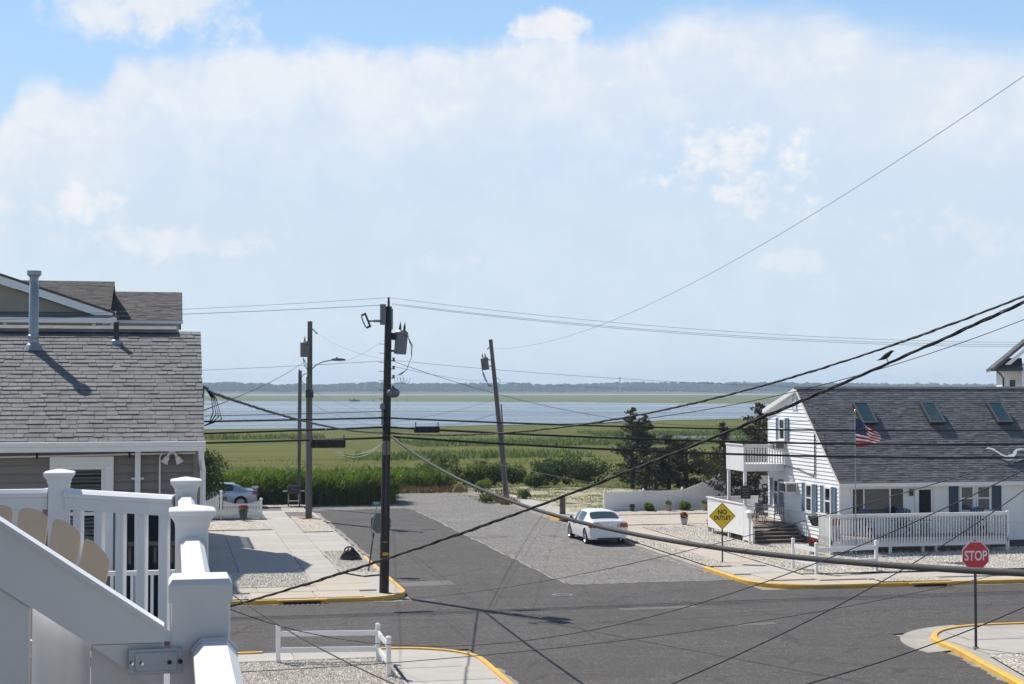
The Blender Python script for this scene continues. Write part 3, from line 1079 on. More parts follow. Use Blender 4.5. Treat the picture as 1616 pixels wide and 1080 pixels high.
# ------------------------------------------------------------------ vegetation
def leaf_quads(mb, c, n, rx, ry, rz, size, g, shell=0.5, up=0.0):
    for _ in range(n):
        while True:
            p = Vector((g.uniform(-1, 1), g.uniform(-1, 1), g.uniform(-1, 1)))
            if shell * g.random() < p.length <= 1:
                break
        q = Vector((c[0] + p.x * rx, c[1] + p.y * ry, c[2] + p.z * rz))
        d = (Vector((g.gauss(0, 1), g.gauss(0, 1), g.gauss(0, 1) + up))).normalized()
        a = d.cross(Vector((g.gauss(0, 1), g.gauss(0, 1), g.gauss(0, 1)))).normalized()
        s = size * g.uniform(0.6, 1.4)
        mb.add([q - a * s * 0.38, q + d * s * 0.5, q + a * s * 0.38, q - d * s * 0.5], [(0, 1, 2, 3)])


def shrub(name, label, cat, x, y, r, h, m, seed, group=None, n=1500, size=0.16, z=0.0, trunk=True):
    g = random.Random(seed)
    t = thing(name, label, cat, (x, y, z), group=group)
    st = MB()
    fo = MB()
    nb = 9
    for k in range(nb):
        a = 2 * math.pi * (k + g.random()) / nb
        rr = r * g.uniform(0.15, 0.75)
        top = Vector((x + rr * math.cos(a), y + rr * math.sin(a), z + h * g.uniform(0.45, 0.86)))
        st.tube([(x, y, z), ((x + top.x) / 2, (y + top.y) / 2, z + h * 0.35), tuple(top)], [0.035, 0.025, 0.01], 5)
        br = r * g.uniform(0.32, 0.55)
        leaf_quads(fo, top, n // nb, br, br, br * g.uniform(0.7, 1.15), size, g)
    leaf_quads(fo, (x, y, z + h * 0.4), n // 3, r * 0.9, r * 0.9, h * 0.4, size, g)
    st.build('trunk', bark, t)
    fo.build('crown', m, t)
    return t


def cedar(label, x, y, h, r, seed, m=None, base=0.2, n=4200, group=None, lean=0.0):
    g = random.Random(seed)
    m = m or leaf_cedar
    t = thing('cedar_tree', label, 'tree', (x, y, 0), group=group)
    tr = MB()
    tr.tube([(x, y, -0.1), (x + lean * 0.4, y, h * 0.4), (x + lean, y, h * 0.96)], [0.16, 0.11, 0.02], 7)
    fo = MB()
    nb = int(h * 13)
    for k in range(nb):
        f = (k + g.random()) / nb
        zz = h * (base * 0.25 + f * (1 - base * 0.25))
        prof = (1 - f) ** 0.75 * (0.55 + 0.45 * min(1, f * 5))
        L = r * prof * g.uniform(0.55, 1.15) + 0.08
        a = g.uniform(0, 2 * math.pi)
        cx = x + lean * f
        tip = Vector((cx + L * math.cos(a), y + L * math.sin(a), zz + L * g.uniform(0.05, 0.5)))
        tr.tube([(cx, y, zz), tuple(tip)], [0.025, 0.008], 4)
        cn = max(6, int(n / nb * (0.35 + prof)))
        for q in range(3):
            c = Vector((cx, y, zz)).lerp(tip, 0.45 + 0.3 * q)
            s = 0.14 + 0.24 * L * 0.6
            leaf_quads(fo, c, cn // 3, s, s, s * 0.6, 0.15, g, 0.0, 0.6)
    tr.build('trunk', bark, t)
    fo.build('crown', m, t)
    return t


# marsh grass, creek grass: nobody could count these
def blades(name, regions, n, hlo, hhi, w, m, seed, z=-0.3, lean=0.35, fade=None):
    g = random.Random(seed)
    mb = MB()
    wts = [r[4] if len(r) > 4 else (r[1] - r[0]) * (r[3] - r[2]) for r in regions]
    for _ in range(n):
        r = g.choices(regions, wts)[0]
        x, y = g.uniform(r[0], r[1]), r[2] + (r[3] - r[2]) * g.random() ** 1.3
        if fade is not None and mnoise.noise(Vector((x * 0.45, y * 0.45, 2.0))) < fade * g.uniform(-.6, 1):
            continue
        h = g.uniform(hlo, hhi)
        a = g.uniform(0, math.pi)
        dx, dy = math.cos(a) * w * g.uniform(0.6, 1.4), math.sin(a) * w
        lx, ly = g.gauss(0, lean) * h, g.gauss(0, lean) * h
        mb.add([(x - dx, y - dy, z), (x + dx, y + dy, z), (x + lx, y + ly, z + h)], [(0, 1, 2)])
    return mb.build(name, m, kind='stuff')


o = blades('marsh_grass', [(-12, 60, 101, 165), (14, 70, 104, 122)], 30000, 0.08, 0.22, 0.035, marsh_b, 5, -.3, .35, .12)
tag(o, 'yellow green salt marsh grass spreading from the road end to the bay', 'grass', kind='stuff')
o = blades('creek_grass', [(30, 86, 193, 212), (-8, 22, 226, 238), (18, 30, 158, 168), (24, 44, 160, 172), (64, 110, 228, 246), (84, 112, 208, 224)], 11000, 0.3, 0.85, 0.14, creek_m, 6)
tag(o, 'taller blue green grass in bands along the marsh creeks', 'grass', kind='stuff')
o = blades('scrub_grass', [(22.3, 33, 86, 104), (14, 22, 103, 110), (21, 27, 96, 106), (18.4, 20.6, 92, 100)], 20000, 0.03, 0.14, 0.03, leaf_lite, 8, 0.08, 0.6, 0.32)
tag(o, 'sparse weedy grass on the sandy lot behind the white privacy fence', 'grass', kind='stuff')
o = blades('dry_weeds', [(14.5, 19.5, 103.5, 106.5), (8.5, 13, 95.0, 97), (19.5, 20.6, 92, 99)], 1600, 0.15, 0.5, 0.05, brown_reed, 9, 0.0, 0.4)
tag(o, 'dry rust brown weeds at the edge of the dead end road', 'grass', kind='stuff')


def reeds(name, label, regions, n, hlo, hhi, seed):
    g = random.Random(seed)
    mb = MB()
    wts = [(r[1] - r[0]) * (r[3] - r[2]) for r in regions]
    for _ in range(n):
        r = g.choices(regions, wts)[0]
        x, y = g.uniform(r[0], r[1]), g.uniform(r[2], r[3])
        nz = mnoise.noise(Vector((x * 0.35, y * 0.35, seed)))
        h = (g.uniform(hlo, hhi)) * (1 + 0.22 * nz)
        lx, ly = g.gauss(0.05, 0.09) * h, g.gauss(0, 0.09) * h
        a = g.uniform(0, math.pi)
        dx, dy = math.cos(a) * 0.018, math.sin(a) * 0.018
        mb.add([(x - dx, y - dy, -0.1), (x + dx, y + dy, -0.1), (x + lx, y + ly, h)], [(0, 1, 2)])
        for _k in range(5):
            f = g.uniform(0.3, 0.98)
            a = g.uniform(0, 2 * math.pi)
            L = g.uniform(0.3, 0.6)
            p = Vector((x + lx * f, y + ly * f, h * f))
            d = Vector((math.cos(a) * 0.75, math.sin(a) * 0.75, g.uniform(0.2, 0.9))) * L
            s = Vector((-math.sin(a), math.cos(a), 0)) * 0.03
            mb.add([p - s, p + d * 0.6 - s * 0.8 + Vector((0, 0, 0.05)), p + d, p + s], [(0, 1, 2, 3)])
    o = mb.build(name, leaf_reed, kind='stuff')
    return tag(o, label, 'reeds', kind='stuff')


reeds('reed_bed', 'tall dense green reeds behind the parked silver car and grill', [(-6, 13.4, 94.2, 98.0), (2, 13.2, 93.6, 96), (12.5, 13.7, 95.5, 97.5)], 6800, 1.15, 1.95, 3)
reeds('reed_fringe', 'lower green reeds along the far edge of the dead end road', [(12.5, 19.0, 106, 109.5), (9, 14, 99.5, 104)], 1600, 0.7, 1.4, 4)

sh = [(17.6, 109, 1.3, 1.9, 0), (19.3, 111, 1.6, 2.3, 1), (21.2, 110, 1.3, 1.8, 0), (22.8, 110.5, 1.5, 2.0, 1), (24.4, 111.5, 1.2, 1.6, 0), (26.4, 109.5, 1.4, 2.2, 1),
      (28.0, 110, 1.6, 2.3, 1), (29.8, 110.5, 1.5, 2.0, 1), (15.2, 111, 1.2, 1.5, 0), (25.2, 108, .9, 1.2, 0), (33.0, 110, 1.1, 1.2, 0), (16.6, 112, 1.0, 1.4, 0)]
for k, (x, y, r, h, d) in enumerate(sh):
    shrub('marsh_shrub', ['bright green bushy shrub in the row at the edge of the marsh', 'dark green rounded shrub in the row at the edge of the marsh'][d], 'shrub', x, y, r, h * .78,
          [leaf_shrub, leaf_dk][d], 100 + k, ['bright shrubs along the marsh edge', 'dark shrubs along the marsh edge'][d], 1500, 0.17)
shrub('roadside_bush', 'low light green weed bush at the foot of the leaning pole', 'shrub', 21.6, 95.4, 0.55, 0.6, leaf_lite, 130, n=500, size=0.11)
shrub('roadside_bush', 'low green weed bush beside the leaning pole on the road side', 'shrub', 18.9, 94.0, 0.5, 0.5, leaf_shrub, 131, n=500, size=0.11)
shrub('roadside_bush', 'pale green bush behind the rust brown weeds at the road end', 'shrub', 20.2, 102.0, 0.7, 0.9, leaf_lite, 132, n=600, size=0.12)
shrub('yard_tree', 'small rounded leafy tree beside the taupe house corner above the picket gate', 'tree', 1.75, 86.0, 1.45, 3.7, leaf_dk, 133, n=2600, size=0.15)
shrub('low_shrub', 'low dark shrub at the base of the picket fence', 'shrub', 1.8, 82.6, 0.45, 0.45, leaf_dk, 134, n=500, size=0.1, z=0.14)

cedar('tall slender dark cedar with a pointed top beyond the privacy fence', 31.2, 104.0, 5.6, 1.7, 201, n=5200)
cedar('slightly shorter slender cedar beside the tallest pointed one', 32.6, 105.5, 5.1, 1.6, 202, n=4600)
cedar('broad low bushy cedar right of the two pointed cedars', 33.7, 103.6, 3.7, 2.5, 203, leaf_cedar, n=4600)
cedar('bronze tinged bushy cedar at the right end of the cedar clump', 35.0, 103.6, 3.4, 2.4, 204, leaf_brown, n=4200)
cedar('dark low cedar filling the foot of the clump', 32.4, 102.4, 2.8, 2.4, 205, n=3600)
shrub('fence_bush', 'round bright green bush beside the upper deck behind the fence', 'shrub', 37.4, 103.5, 1.5, 2.6, leaf_shrub, 140, n=2400)
cedar('dark bronze evergreen with ragged spikes behind the white house gable', 31.7, 82.0, 6.1, 2.0, 206, leaf_brown, n=5200, lean=0.3)
cedar('thin ragged evergreen with a leaning spike beside the upper deck', 30.6, 83.0, 5.0, 1.3, 207, leaf_brown, n=2600, lean=-0.5)
shrub('yard_bush', 'deep green bush seen under the raised side deck', 'shrub', 33.6, 86.5, 2.0, 2.6, leaf_dk, 141, n=2600)


# far woodland beyond the bay, one mass
def far_woods():
    g = random.Random(11)
    mb = MB()
    t_ = (1 + 5 ** 0.5) / 2
    iv = [(-1, t_, 0), (1, t_, 0), (-1, -t_, 0), (1, -t_, 0), (0, -1, t_), (0, 1, t_), (0, -1, -t_), (0, 1, -t_), (t_, 0, -1), (t_, 0, 1), (-t_, 0, -1), (-t_, 0, 1)]
    fi = [(0, 11, 5), (0, 5, 1), (0, 1, 7), (0, 7, 10), (0, 10, 11), (1, 5, 9), (5, 11, 4), (11, 10, 2), (10, 7, 6), (7, 1, 8), (3, 9, 4), (3, 4, 2), (3, 2, 6), (3, 6, 8), (3, 8, 9), (4, 9, 5), (2, 4, 11), (6, 2, 10), (8, 6, 7), (9, 8, 1)]
    for k in range(5200):
        x = g.uniform(-700, 2300)
        y = 2680 + 0.02 * x + g.random() ** 1.5 * 260
        big = mnoise.noise(Vector((x * 0.006, 0.3, 0))) * 0.25 + mnoise.noise(Vector((x * 0.025, 4, 0))) * 0.18
        h = 15.5 * (1 + big) * g.uniform(0.72, 1.12)
        r = g.uniform(3.0, 6.5)
        zc = h - r * 0.9
        sc = [g.uniform(0.75, 1.2) / 1.9 for _ in iv]
        mb.add([(x + a * s * r, y + b * s * r, zc + c * s * r * 1.0) for (a, b, c), s in zip(iv, sc)], fi)
        if k % 2 == 0:
            mb.add([(x + a * s * r * 1.2, y - 3 + b * s * r, h * 0.35 + c * s * h * 0.33) for (a, b, c), s in zip(iv, sc)], fi)
    return mb.build('far_woodland', far_wood, kind='stuff')


tag(far_woods(), 'hazy wooded shore in one long line across the bay', 'woods', kind='stuff')


# ------------------------------------------------------------------ house pieces
def window_unit(parent, wall, at, u0, u1, z0, z1, sgn, frame=vinyl, glass=glass_dark, fw=0.07, sash=True, proud=0.05, panes=1, name='window', blind=0):
    """framed window on a wall plane ('x': wall x=at running along y, 'y': wall y=at running along x); sgn = outward direction"""
    def P(mb, a, b, c, d, e, f):                        # u range, depth range (outward), z range
        lo, hi = sorted((at + sgn * c, at + sgn * d))
        if wall == 'x':
            mb.box(lo, hi, a, b, e, f)
        else:
            mb.box(a, b, lo, hi, e, f)
    mb = MB()
    P(mb, u0, u0 + fw, 0.0, proud, z0, z1)
    P(mb, u1 - fw, u1, 0.0, proud, z0, z1)
    P(mb, u0 + fw, u1 - fw, 0.0, proud, z1 - fw, z1)
    P(mb, u0 - 0.03, u1 + 0.03, 0.0, proud + 0.03, z0 - 0.05, z0 - 0.002)
    P(mb, u0 + fw, u1 - fw, 0.0, proud, z0, z0 + fw * 0.7)
    w = mb.build(name, frame, parent)
    gw = (u1 - u0 - 2 * fw) / panes
    for k in range(panes):
        a = u0 + fw + k * gw
        g = MB()
        P(g, a + 0.004, a + gw - 0.004, 0.008, 0.018, z0 + fw * 0.7, z1 - fw)
        g.build('pane', glass, w)
        if blind:
            bl = MB()
            zz = z1 - fw - 0.02
            while zz > z0 + fw + (1 - blind) * (z1 - z0):
                P(bl, a + 0.02, a + gw - 0.02, 0.019, 0.024, zz - 0.03, zz - 0.006)
                zz -= 0.045
            bl.build('blind', white_marble, w)
        if k:
            mu = MB()
            P(mu, a - 0.025, a + 0.025, 0.0, proud - 0.006, z0 + fw * 0.7, z1 - fw)
            mu.build('mullion', frame, w)
        if sash:
            r_ = MB()
            zm = (z0 + z1) / 2
            P(r_, a + 0.002, a + gw - 0.002, 0.0, proud - 0.008, zm - 0.03, zm + 0.03)
            r_.build('meeting_rail', frame, w)
    return w


def shutter(parent, wall, at, u0, u1, z0, z1, sgn, m):
    mb = MB()

    def P(a, b, c, d, e, f):
        lo, hi = sorted((at + sgn * c, at + sgn * d))
        if wall == 'x':
            mb.box(lo, hi, a, b, e, f)
        else:
            mb.box(a, b, lo, hi, e, f)
    P(u0, u1, 0.0, 0.025, z0, z1)
    fw = 0.05
    P(u0, u0 + fw, 0.026, 0.045, z0, z1)
    P(u1 - fw, u1, 0.026, 0.045, z0, z1)
    for zz in (z0 + fw, (z0 + z1) / 2 + fw / 2, z1):
        P(u0 + fw, u1 - fw, 0.026, 0.045, zz - fw, zz)
    zz = z0 + 0.09
    while zz < z1 - 0.08:
        P(u0 + fw, u1 - fw, 0.026, 0.036, zz, zz + 0.025)
        zz += 0.06
    return mb.build('shutter', m, parent)


# ---------------------------------------------------------- neighbouring taupe house
NX, NY = 0.42, 24.0
nh = thing('taupe_house', 'two storey taupe sided house with weathered grey shingle roof and white gutter', 'house', (-5, 27, 0))
MB().box(-11, NX, NY + 0.02, 30.4, 0, 6.14).build('wall', siding_t, nh)
# gable triangle at the right end
MB().add([(NX - 0.02, NY + 0.05, 6.14), (NX - 0.02, 30.35, 6.14), (NX - 0.02, 27.2, 7.9), (NX - 0.2, NY + 0.05, 6.14), (NX - 0.2, 30.35, 6.14), (NX - 0.2, 27.2, 7.9)],
         [(0, 1, 2), (3, 5, 4), (0, 2, 5, 3), (1, 4, 5, 2)]).build('gable', siding_t, nh)
bm_ = MB()
bm_.add([(-5.7, -0.024, 0), (5.7, -0.024, 0), (5.7, 0.016, 0.127), (-5.7, 0.016, 0.127), (-5.7, 0.02, 0.004), (5.7, 0.02, 0.004)], [(0, 1, 2, 3), (4, 5, 1, 0)])
first = None
for k in range(27):
    if first is None:
        first = bm_.build('siding_board', siding_t, nh, world_xy=False)
        o = first
    else:
        o = share(first)
    o.parent = nh
    o.location = (-5.29 + 5, NY - 0.0 - 27, 2.70 + k * 0.127)
MB().box(NX - 0.09, NX + 0.012, NY - 0.035, NY + 0.04, 0, 6.1).build('corner_trim', siding_t, nh)
# roof
EY, EZ, RY, RZ = 23.58, 6.24, 27.2, 7.985
rf = MB()
rf.rings([[(-11.4, EY, EZ - .03), (-11.4, RY, RZ - .03), (-11.4, 30.82, EZ - .03), (-11.4, 30.82, EZ - .14), (-11.4, RY, RZ - .16), (-11.4, EY, EZ - .14)],
          [(0.47, EY, EZ - .03), (0.47, RY, RZ - .03), (0.47, 30.82, EZ - .03), (0.47, 30.82, EZ - .14), (0.47, RY, RZ - .16), (0.47, EY, EZ - .14)]])
roof = rf.build('roof', shingle_n, nh)
tabs = shingles((-11.4, EY - 0.02, EZ - 0.018), (0.485, EY - 0.02, EZ - 0.018), (-11.4, RY, RZ - 0.02), (0.485, RY, RZ - 0.02), 0.143, 0.21, 0.016, 21, 0.03)
vis = [t for t in tabs if t[1].x > -2.75]
vis.sort(key=lambda t: t[0])
single, rest = vis[:296], vis[296:] + [t for t in tabs if t[1].x <= -2.75]
for t in single:
    MB().add(t[2], t[3]).build('shingle', shingle_n, roof)
shingle_part(rest, 'shingle_field', shingle_n, roof)
back = shingles((0.485, 30.84, EZ - 0.018), (-11.4, 30.84, EZ - 0.018), (0.485, RY, RZ - 0.02), (-11.4, RY, RZ - 0.02), 0.143, 0.3, 0.018, 22)
shingle_part(back, 'rear_shingle_field', shingle_n, roof)
MB().rings([[(-11.4, RY - .16, RZ - .045), (-11.4, RY - .15, RZ + .012), (-11.4, RY, RZ + .07), (-11.4, RY + .15, RZ + .012), (-11.4, RY + .16, RZ - .045)],
            [(0.08, RY - .16, RZ - .045), (0.08, RY - .15, RZ + .012), (0.08, RY, RZ + .07), (0.08, RY + .15, RZ + .012), (0.08, RY + .16, RZ - .045)]]).build('ridge_vent', shingle_n, roof)
# eave: fascia, soffit, gutter
MB().box(-11.4, 0.46, EY + 0.03, NY + 0.01, EZ - 0.17, EZ - 0.145).build('soffit', whitep, nh)
MB().rings([[(x, EY + .03, EZ - .165), (x, EY - .07, EZ - .165), (x, EY - .085, EZ - .10), (x, EY - .105, EZ - .085), (x, EY - .11, EZ - .025), (x, EY - .09, EZ - .02), (x, EY - .085, EZ - .05), (x, EY + .03, EZ - .05)] for x in (-11.4, 0.50)]).build('gutter', vinyl, nh)


def npx(x):
    return x
# downspouts
mb = MB()
mb.box(-0.52, -0.44, NY - 0.09, NY - 0.03, 0.2, EZ - 0.15)
mb.build('downspout', vinyl, nh)
mb = MB()
mb.box(-0.57, -0.39, NY - 0.028, NY - 0.018, 5.64, 5.67)
mb.build('downspout_strap', vinyl, nh)
ds = MB()
ds.tube([(0.44, EY - .04, EZ - .16), (0.44, EY - .03, EZ - .28), (0.47, NY - .10, EZ - .46), (0.47, NY - .07, EZ - .6), (0.47, NY - .07, 0.2)], 0.042, 4)
ds.build('downspout', vinyl, nh)
# conduit and cable along the eave, flood lights
MB().tube([(-3.2, NY - .05, 5.985), (-1.7, NY - .05, 6.0), (-0.6, NY - .05, 6.02), (0.36, NY - .05, 6.03)], 0.014, 6).build('conduit', vinyl, nh)
MB().tube([(-0.16, NY - .05, 2.8), (-0.16, NY - .05, 5.97), (-0.12, NY - .05, 6.04)], 0.014, 6).build('conduit', vinyl, nh)
for x in (-1.92, -0.60):
    MB().box(x - .014, x + .014, NY - .07, NY - .03, 5.965, 6.045).build('cable_clip', black, nh)
fl = MB()
fl.lathe([(0.055, 0), (0.055, 0.03), (0.0, 0.035)], 12, TR(0.02, NY - .06, 6.03, R(0)))
flo = fl.build('flood_light', vinyl, nh)
for s in (-1, 1):
    M = Matrix.Translation((0.02 + s * .04, NY - .10, 6.03)) @ Vector((s * 0.55, -0.25, -1)).to_track_quat('Z', 'Y').to_matrix().to_4x4()
    MB().lathe([(0.02, 0), (0.022, .06), (0.04, .075), (0.043, .115), (0.062, .165), (0.058, .165), (0.0, .15)], 12, M).build('lamp_head', vinyl, flo)
# window with wide white surround and blind
wx0, wx1, wz1 = -1.74, -0.83, 5.99
sur = MB()
for (a, b, c, d) in ((wx0, wx1, wz1 - .13, wz1), (wx0, wx0 + .12, 4.4, wz1 - .132), (wx1 - .12, wx1, 4.4, wz1 - .132), (wx0, wx1, 4.25, 4.398)):
    sur.box(a, b, NY - .075, NY + .01, c, d)
win = sur.build('window', vinyl, nh)
sa = MB()
for (a, b, c, d) in ((wx0 + .122, wx1 - .122, wz1 - .19, wz1 - .132), (wx0 + .122, wx0 + .175, 4.4, wz1 - .192), (wx1 - .175, wx1 - .122, 4.4, wz1 - .192), (wx0 + .122, wx1 - .122, 5.12, 5.17)):
    sa.box(a, b, NY - .05, NY + .01, c, d)
sa.build('sash', vinyl, win)
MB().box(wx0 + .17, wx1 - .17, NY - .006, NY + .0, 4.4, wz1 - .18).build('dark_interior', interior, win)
bl = MB()
for k in range(26):
    z = wz1 - .22 - k * 0.055
    bl.add([(wx0 + .18, NY - .012, z), (wx1 - .18, NY - .012, z), (wx1 - .18, NY - .03, z + .030), (wx0 + .18, NY - .03, z + .030)], [(0, 1, 2, 3)])
bl.build('blind', white_marble, win)
MB().box(wx0 + .176, wx1 - .176, NY - .040, NY - .036, 4.41, wz1 - .194).build('pane', glass_clear, win)


# weatherhead bundle on the gable end
def roofpt(y):
    return EZ + (RZ - EZ) * (y - EY) / (RY - EY)


wh = MB()
wh.tube([(0.49, 25.6, 6.2), (0.49, 25.6, 6.95), (0.52, 25.6, 7.02), (0.58, 25.6, 6.98)], 0.03, 8)
wh.build('service_mast', greymetal, nh)
for k in range(4):
    a = 0.06 + 0.045 * k
    MB().tube([(0.56, 25.6, 6.97), (0.60 + a * .5, 25.55 - .02 * k, 6.85), (0.60 + a, 25.55, 6.62 - .04 * k), (0.58 + a * .3, 25.5, 6.44), (0.52, 25.5, 6.40)], 0.009, 5).build('service_wire', black, nh)

# flue and vent pipes
fy = 26.55
fz = roofpt(fy)
fl = thing('flue_pipe', 'tall grey metal flue pipe with flat cap standing on the weathered roof', 'flue', (-2.2, fy, fz))
MB().lathe([(0.17, -0.06), (0.12, 0.03), (0.085, 0.07)], 16, TR(-2.2, fy, fz)).build('flashing', galv, fl)
MB().lathe([(0.078, -0.05), (0.078, 0.98), (0.072, 0.985), (0.072, 1.18)], 18, TR(-2.2, fy, fz), False).build('pipe', galv, fl, smooth=True)
MB().lathe([(0.082, 0.14), (0.094, 0.15), (0.094, 0.19), (0.082, 0.2)], 18, TR(-2.2, fy, fz)).build('storm_collar', galv, fl)
MB().lathe([(0.075, 1.14), (0.10, 1.17), (0.115, 1.175), (0.115, 1.245), (0.0, 1.255)], 18, TR(-2.2, fy, fz)).build('cap', galv, fl)
vy = 26.75
vz = roofpt(vy)
vp = thing('vent_pipe', 'short black plumbing vent pipe on the weathered grey roof', 'vent pipe', (-0.90, vy, vz))
MB().lathe([(0.11, -0.05), (0.085, 0.025), (0.05, 0.04)], 14, TR(-0.90, vy, vz)).build('flashing', galv, vp)
MB().lathe([(0.045, -0.05), (0.045, 0.33), (0.036, 0.33), (0.036, 0.2)], 14, TR(-0.90, vy, vz)).build('pipe', blackplast, vp, smooth=False)

# small second floor balcony of the taupe house
bal = thing('balcony', 'small white railed balcony on the wall of the taupe house behind the deck', 'balcony', (-0.8, 22.8, 3.4))
MB().box(-2.6, 0.40, 21.9, NY - .02, 3.35, 3.5).build('floor', woodgrey, bal)
MB().box(-2.6, 0.40, 21.88, 21.96, 4.46, 4.52).build('top_rail', vinyl, bal)
MB().box(-2.6, 0.40, 21.90, 21.94, 3.58, 3.63).build('bottom_rail', vinyl, bal)
b0 = None
for k in range(22):
    if b0 is None:
        b0 = MB().box(-0.02, 0.02, -0.02, 0.02, 0, 0.83).build('baluster', vinyl, bal, world_xy=False)
        o = b0
    else:
        o = share(b0)
        o.parent = bal
    o.location = (-2.5 + k * 0.133 + 0.8, 21.92 - 22.8, 3.63 - 3.4)
for x in (-2.6, -1.1, 0.34):
    MB().box(x - .05, x + .05, 21.87, 21.97, 3.5 - 3.4, 4.6).build('post', vinyl, bal)
MB().box(-0.62, 0.2, NY - .04, NY - .022, 3.5, 5.2).build('glass_door', glass_dark, nh)

# ---------------------------------------------------------- tan gabled house and the brown grey roofed house further back
th = thing('tan_house', 'tan shake sided house with white rake boards and brown shingle roof', 'house', (-6, 64, 0.0))
AX = -2.0
MB().box(-16, AX - 0.55, 60.6, 70, 0, 9.95).build('wall', siding_tan, th)
# front gable triangle
gx0, gz0, gxr, gzr = -2.6, 10.12, -9.4, 12.2
MB().prism([(gx0, 9.95), (gxr, gzr), (-16.2, 9.95)], 0.3, Matrix(((1, 0, 0, 0), (0, 0, -1, 60.95), (0, 1, 0, 0), (0, 0, 0, 1)))).build('gable', siding_tan, th)
rk = MB()
for s in (1,):
    rk.prism([(gx0 + .35, gz0 - .28), (gx0 + .45, gz0 - .02), (gxr, gzr + .32), (gxr, gzr + .04)], 0.10, Matrix(((1, 0, 0, 0), (0, 0, -1, 60.42), (0, 1, 0, 0), (0, 0, 0, 1))))
    rk.prism([(-16.6, 9.84), (-16.7, 10.1), (gxr - .003, gzr + .32), (gxr - .003, gzr + .04)], 0.10, Matrix(((1, 0, 0, 0), (0, 0, -1, 60.42), (0, 1, 0, 0), (0, 0, 0, 1))))
rk.build('rake_board', vinyl, th)
gr = MB()
gr.rings([[(gx0 + .5, 60.3, gz0 - .02), (gxr, 60.3, gzr + .33), (-16.8, 60.3, gz0 - .02), (-16.8, 60.3, gz0 + .06), (gxr, 60.3, gzr + .42), (gx0 + .5, 60.3, gz0 + .06)],
          [(gx0 + .5, 66, gz0 - .02), (gxr, 66, gzr + .33), (-16.8, 66, gz0 - .02), (-16.8, 66, gz0 + .06), (gxr, 66, gzr + .42), (gx0 + .5, 66, gz0 + .06)]])
groof = gr.build('roof', shingle_b, th)
# pent roof under the gable, gutter
MB().rings([[(x, 60.0, 9.92), (x, 60.85, 10.22), (x, 60.85, 9.95), (x, 60.0, 9.88)] for x in (-16.5, AX - .05)]).build('pent_roof', shingle_d, th)
MB().box(-16.5, AX, 59.86, 60.02, 9.72, 9.91).build('gutter', vinyl, th)
MB().box(-16.5, AX - .1, 60.02, 60.62, 9.74, 9.80).build('soffit', vinyl, th)
for x in (-6.05, -2.85):
    MB().box(x - .07, x + .07, 60.54, 60.61, 6, 9.73).build('corner_trim', vinyl, th)
window_unit(th, 'y', 60.6, -5.05, -3.15, 8.0, 9.52, -1, panes=2, fw=0.14, proud=0.06)
ds = MB()
ds.tube([(AX - .1, 59.95, 9.72), (AX - .45, 60.3, 9.45), (AX - .6, 60.5, 9.35), (AX - .6, 60.52, 6)], 0.05, 5)
ds.build('downspout', vinyl, th)
# main rear roof, ridge along x
MB().rings([[(x, 63.0, 10.38), (x, 67.4, 11.75), (x, 71.8, 10.38), (x, 71.8, 10.26), (x, 67.4, 11.6), (x, 63.0, 10.26)] for x in (-16, -2.35)]).build('rear_roof', shingle_b, th)
shingle_part(shingles((-9.5, 62.98, 10.39), (-2.33, 62.98, 10.39), (-9.5, 67.4, 11.77), (-2.33, 67.4, 11.77), 0.16, 0.35, 0.02, 31), 'shingle_field', shingle_b, th)
MB().box(-9, -2.3, 62.86, 62.99, 10.20, 10.36).build('gutter', vinyl, th)
MB().box(-8.9, -2.75, 63.1, 71, 8, 10.3).build('rear_wall', siding_tan, th)
MB().box(-2.73, -2.6, 63.0, 63.14, 9.8, 10.25).build('corner_trim', vinyl, th)

th.location.z = -0.30                                    # its ground lies a little lower
bh = thing('cream_house', 'cream sided house with plain brown grey shingle roof behind the tan house', 'house', (-3, 69.5, 0))
MB().box(-9, 0.30, 66.3, 72.7, 0, 9.72).build('wall', cream, bh)
lap_rows([(-2.7, 6), (0.3, 6), (0.3, 9.7), (-2.7, 9.7)], 6, 9.7, 0.13, 'y', 66.29, -1).build('siding', cream, bh)
MB().prism([(66.3, 9.7), (69.5, 11.0), (72.7, 9.7)], 0.28, Matrix(((0, 0, 1, 0.02), (1, 0, 0, 0), (0, 1, 0, 0), (0, 0, 0, 1)))).build('gable', cream, bh)
MB().rings([[(x, 65.9, 9.80), (x, 69.5, 11.16), (x, 73.1, 9.80), (x, 73.1, 9.68), (x, 69.5, 11.02), (x, 65.9, 9.68)] for x in (-9, 0.42)]).build('roof', shingle_g, bh)
shingle_part(shingles((-3.2, 65.88, 9.81), (0.44, 65.88, 9.81), (-3.2, 69.5, 11.18), (0.44, 69.5, 11.18), 0.15, 0.33, 0.02, 32), 'shingle_field', shingle_g, bh)
MB().box(-9, 0.46, 65.78, 65.9, 9.66, 9.79).build('gutter', vinyl, bh)
for (a, b, c, d) in ((67.2, 68.2, 7.3, 8.8), (70.2, 71.2, 7.3, 8.8), (67.2, 68.2, 4.0, 5.5), (70.2, 71.2, 4.0, 5.5), (68.6, 69.6, 1.2, 2.7)):
    window_unit(bh, 'x', 0.30, a, b, c, d, 1, fw=.09, proud=.05)
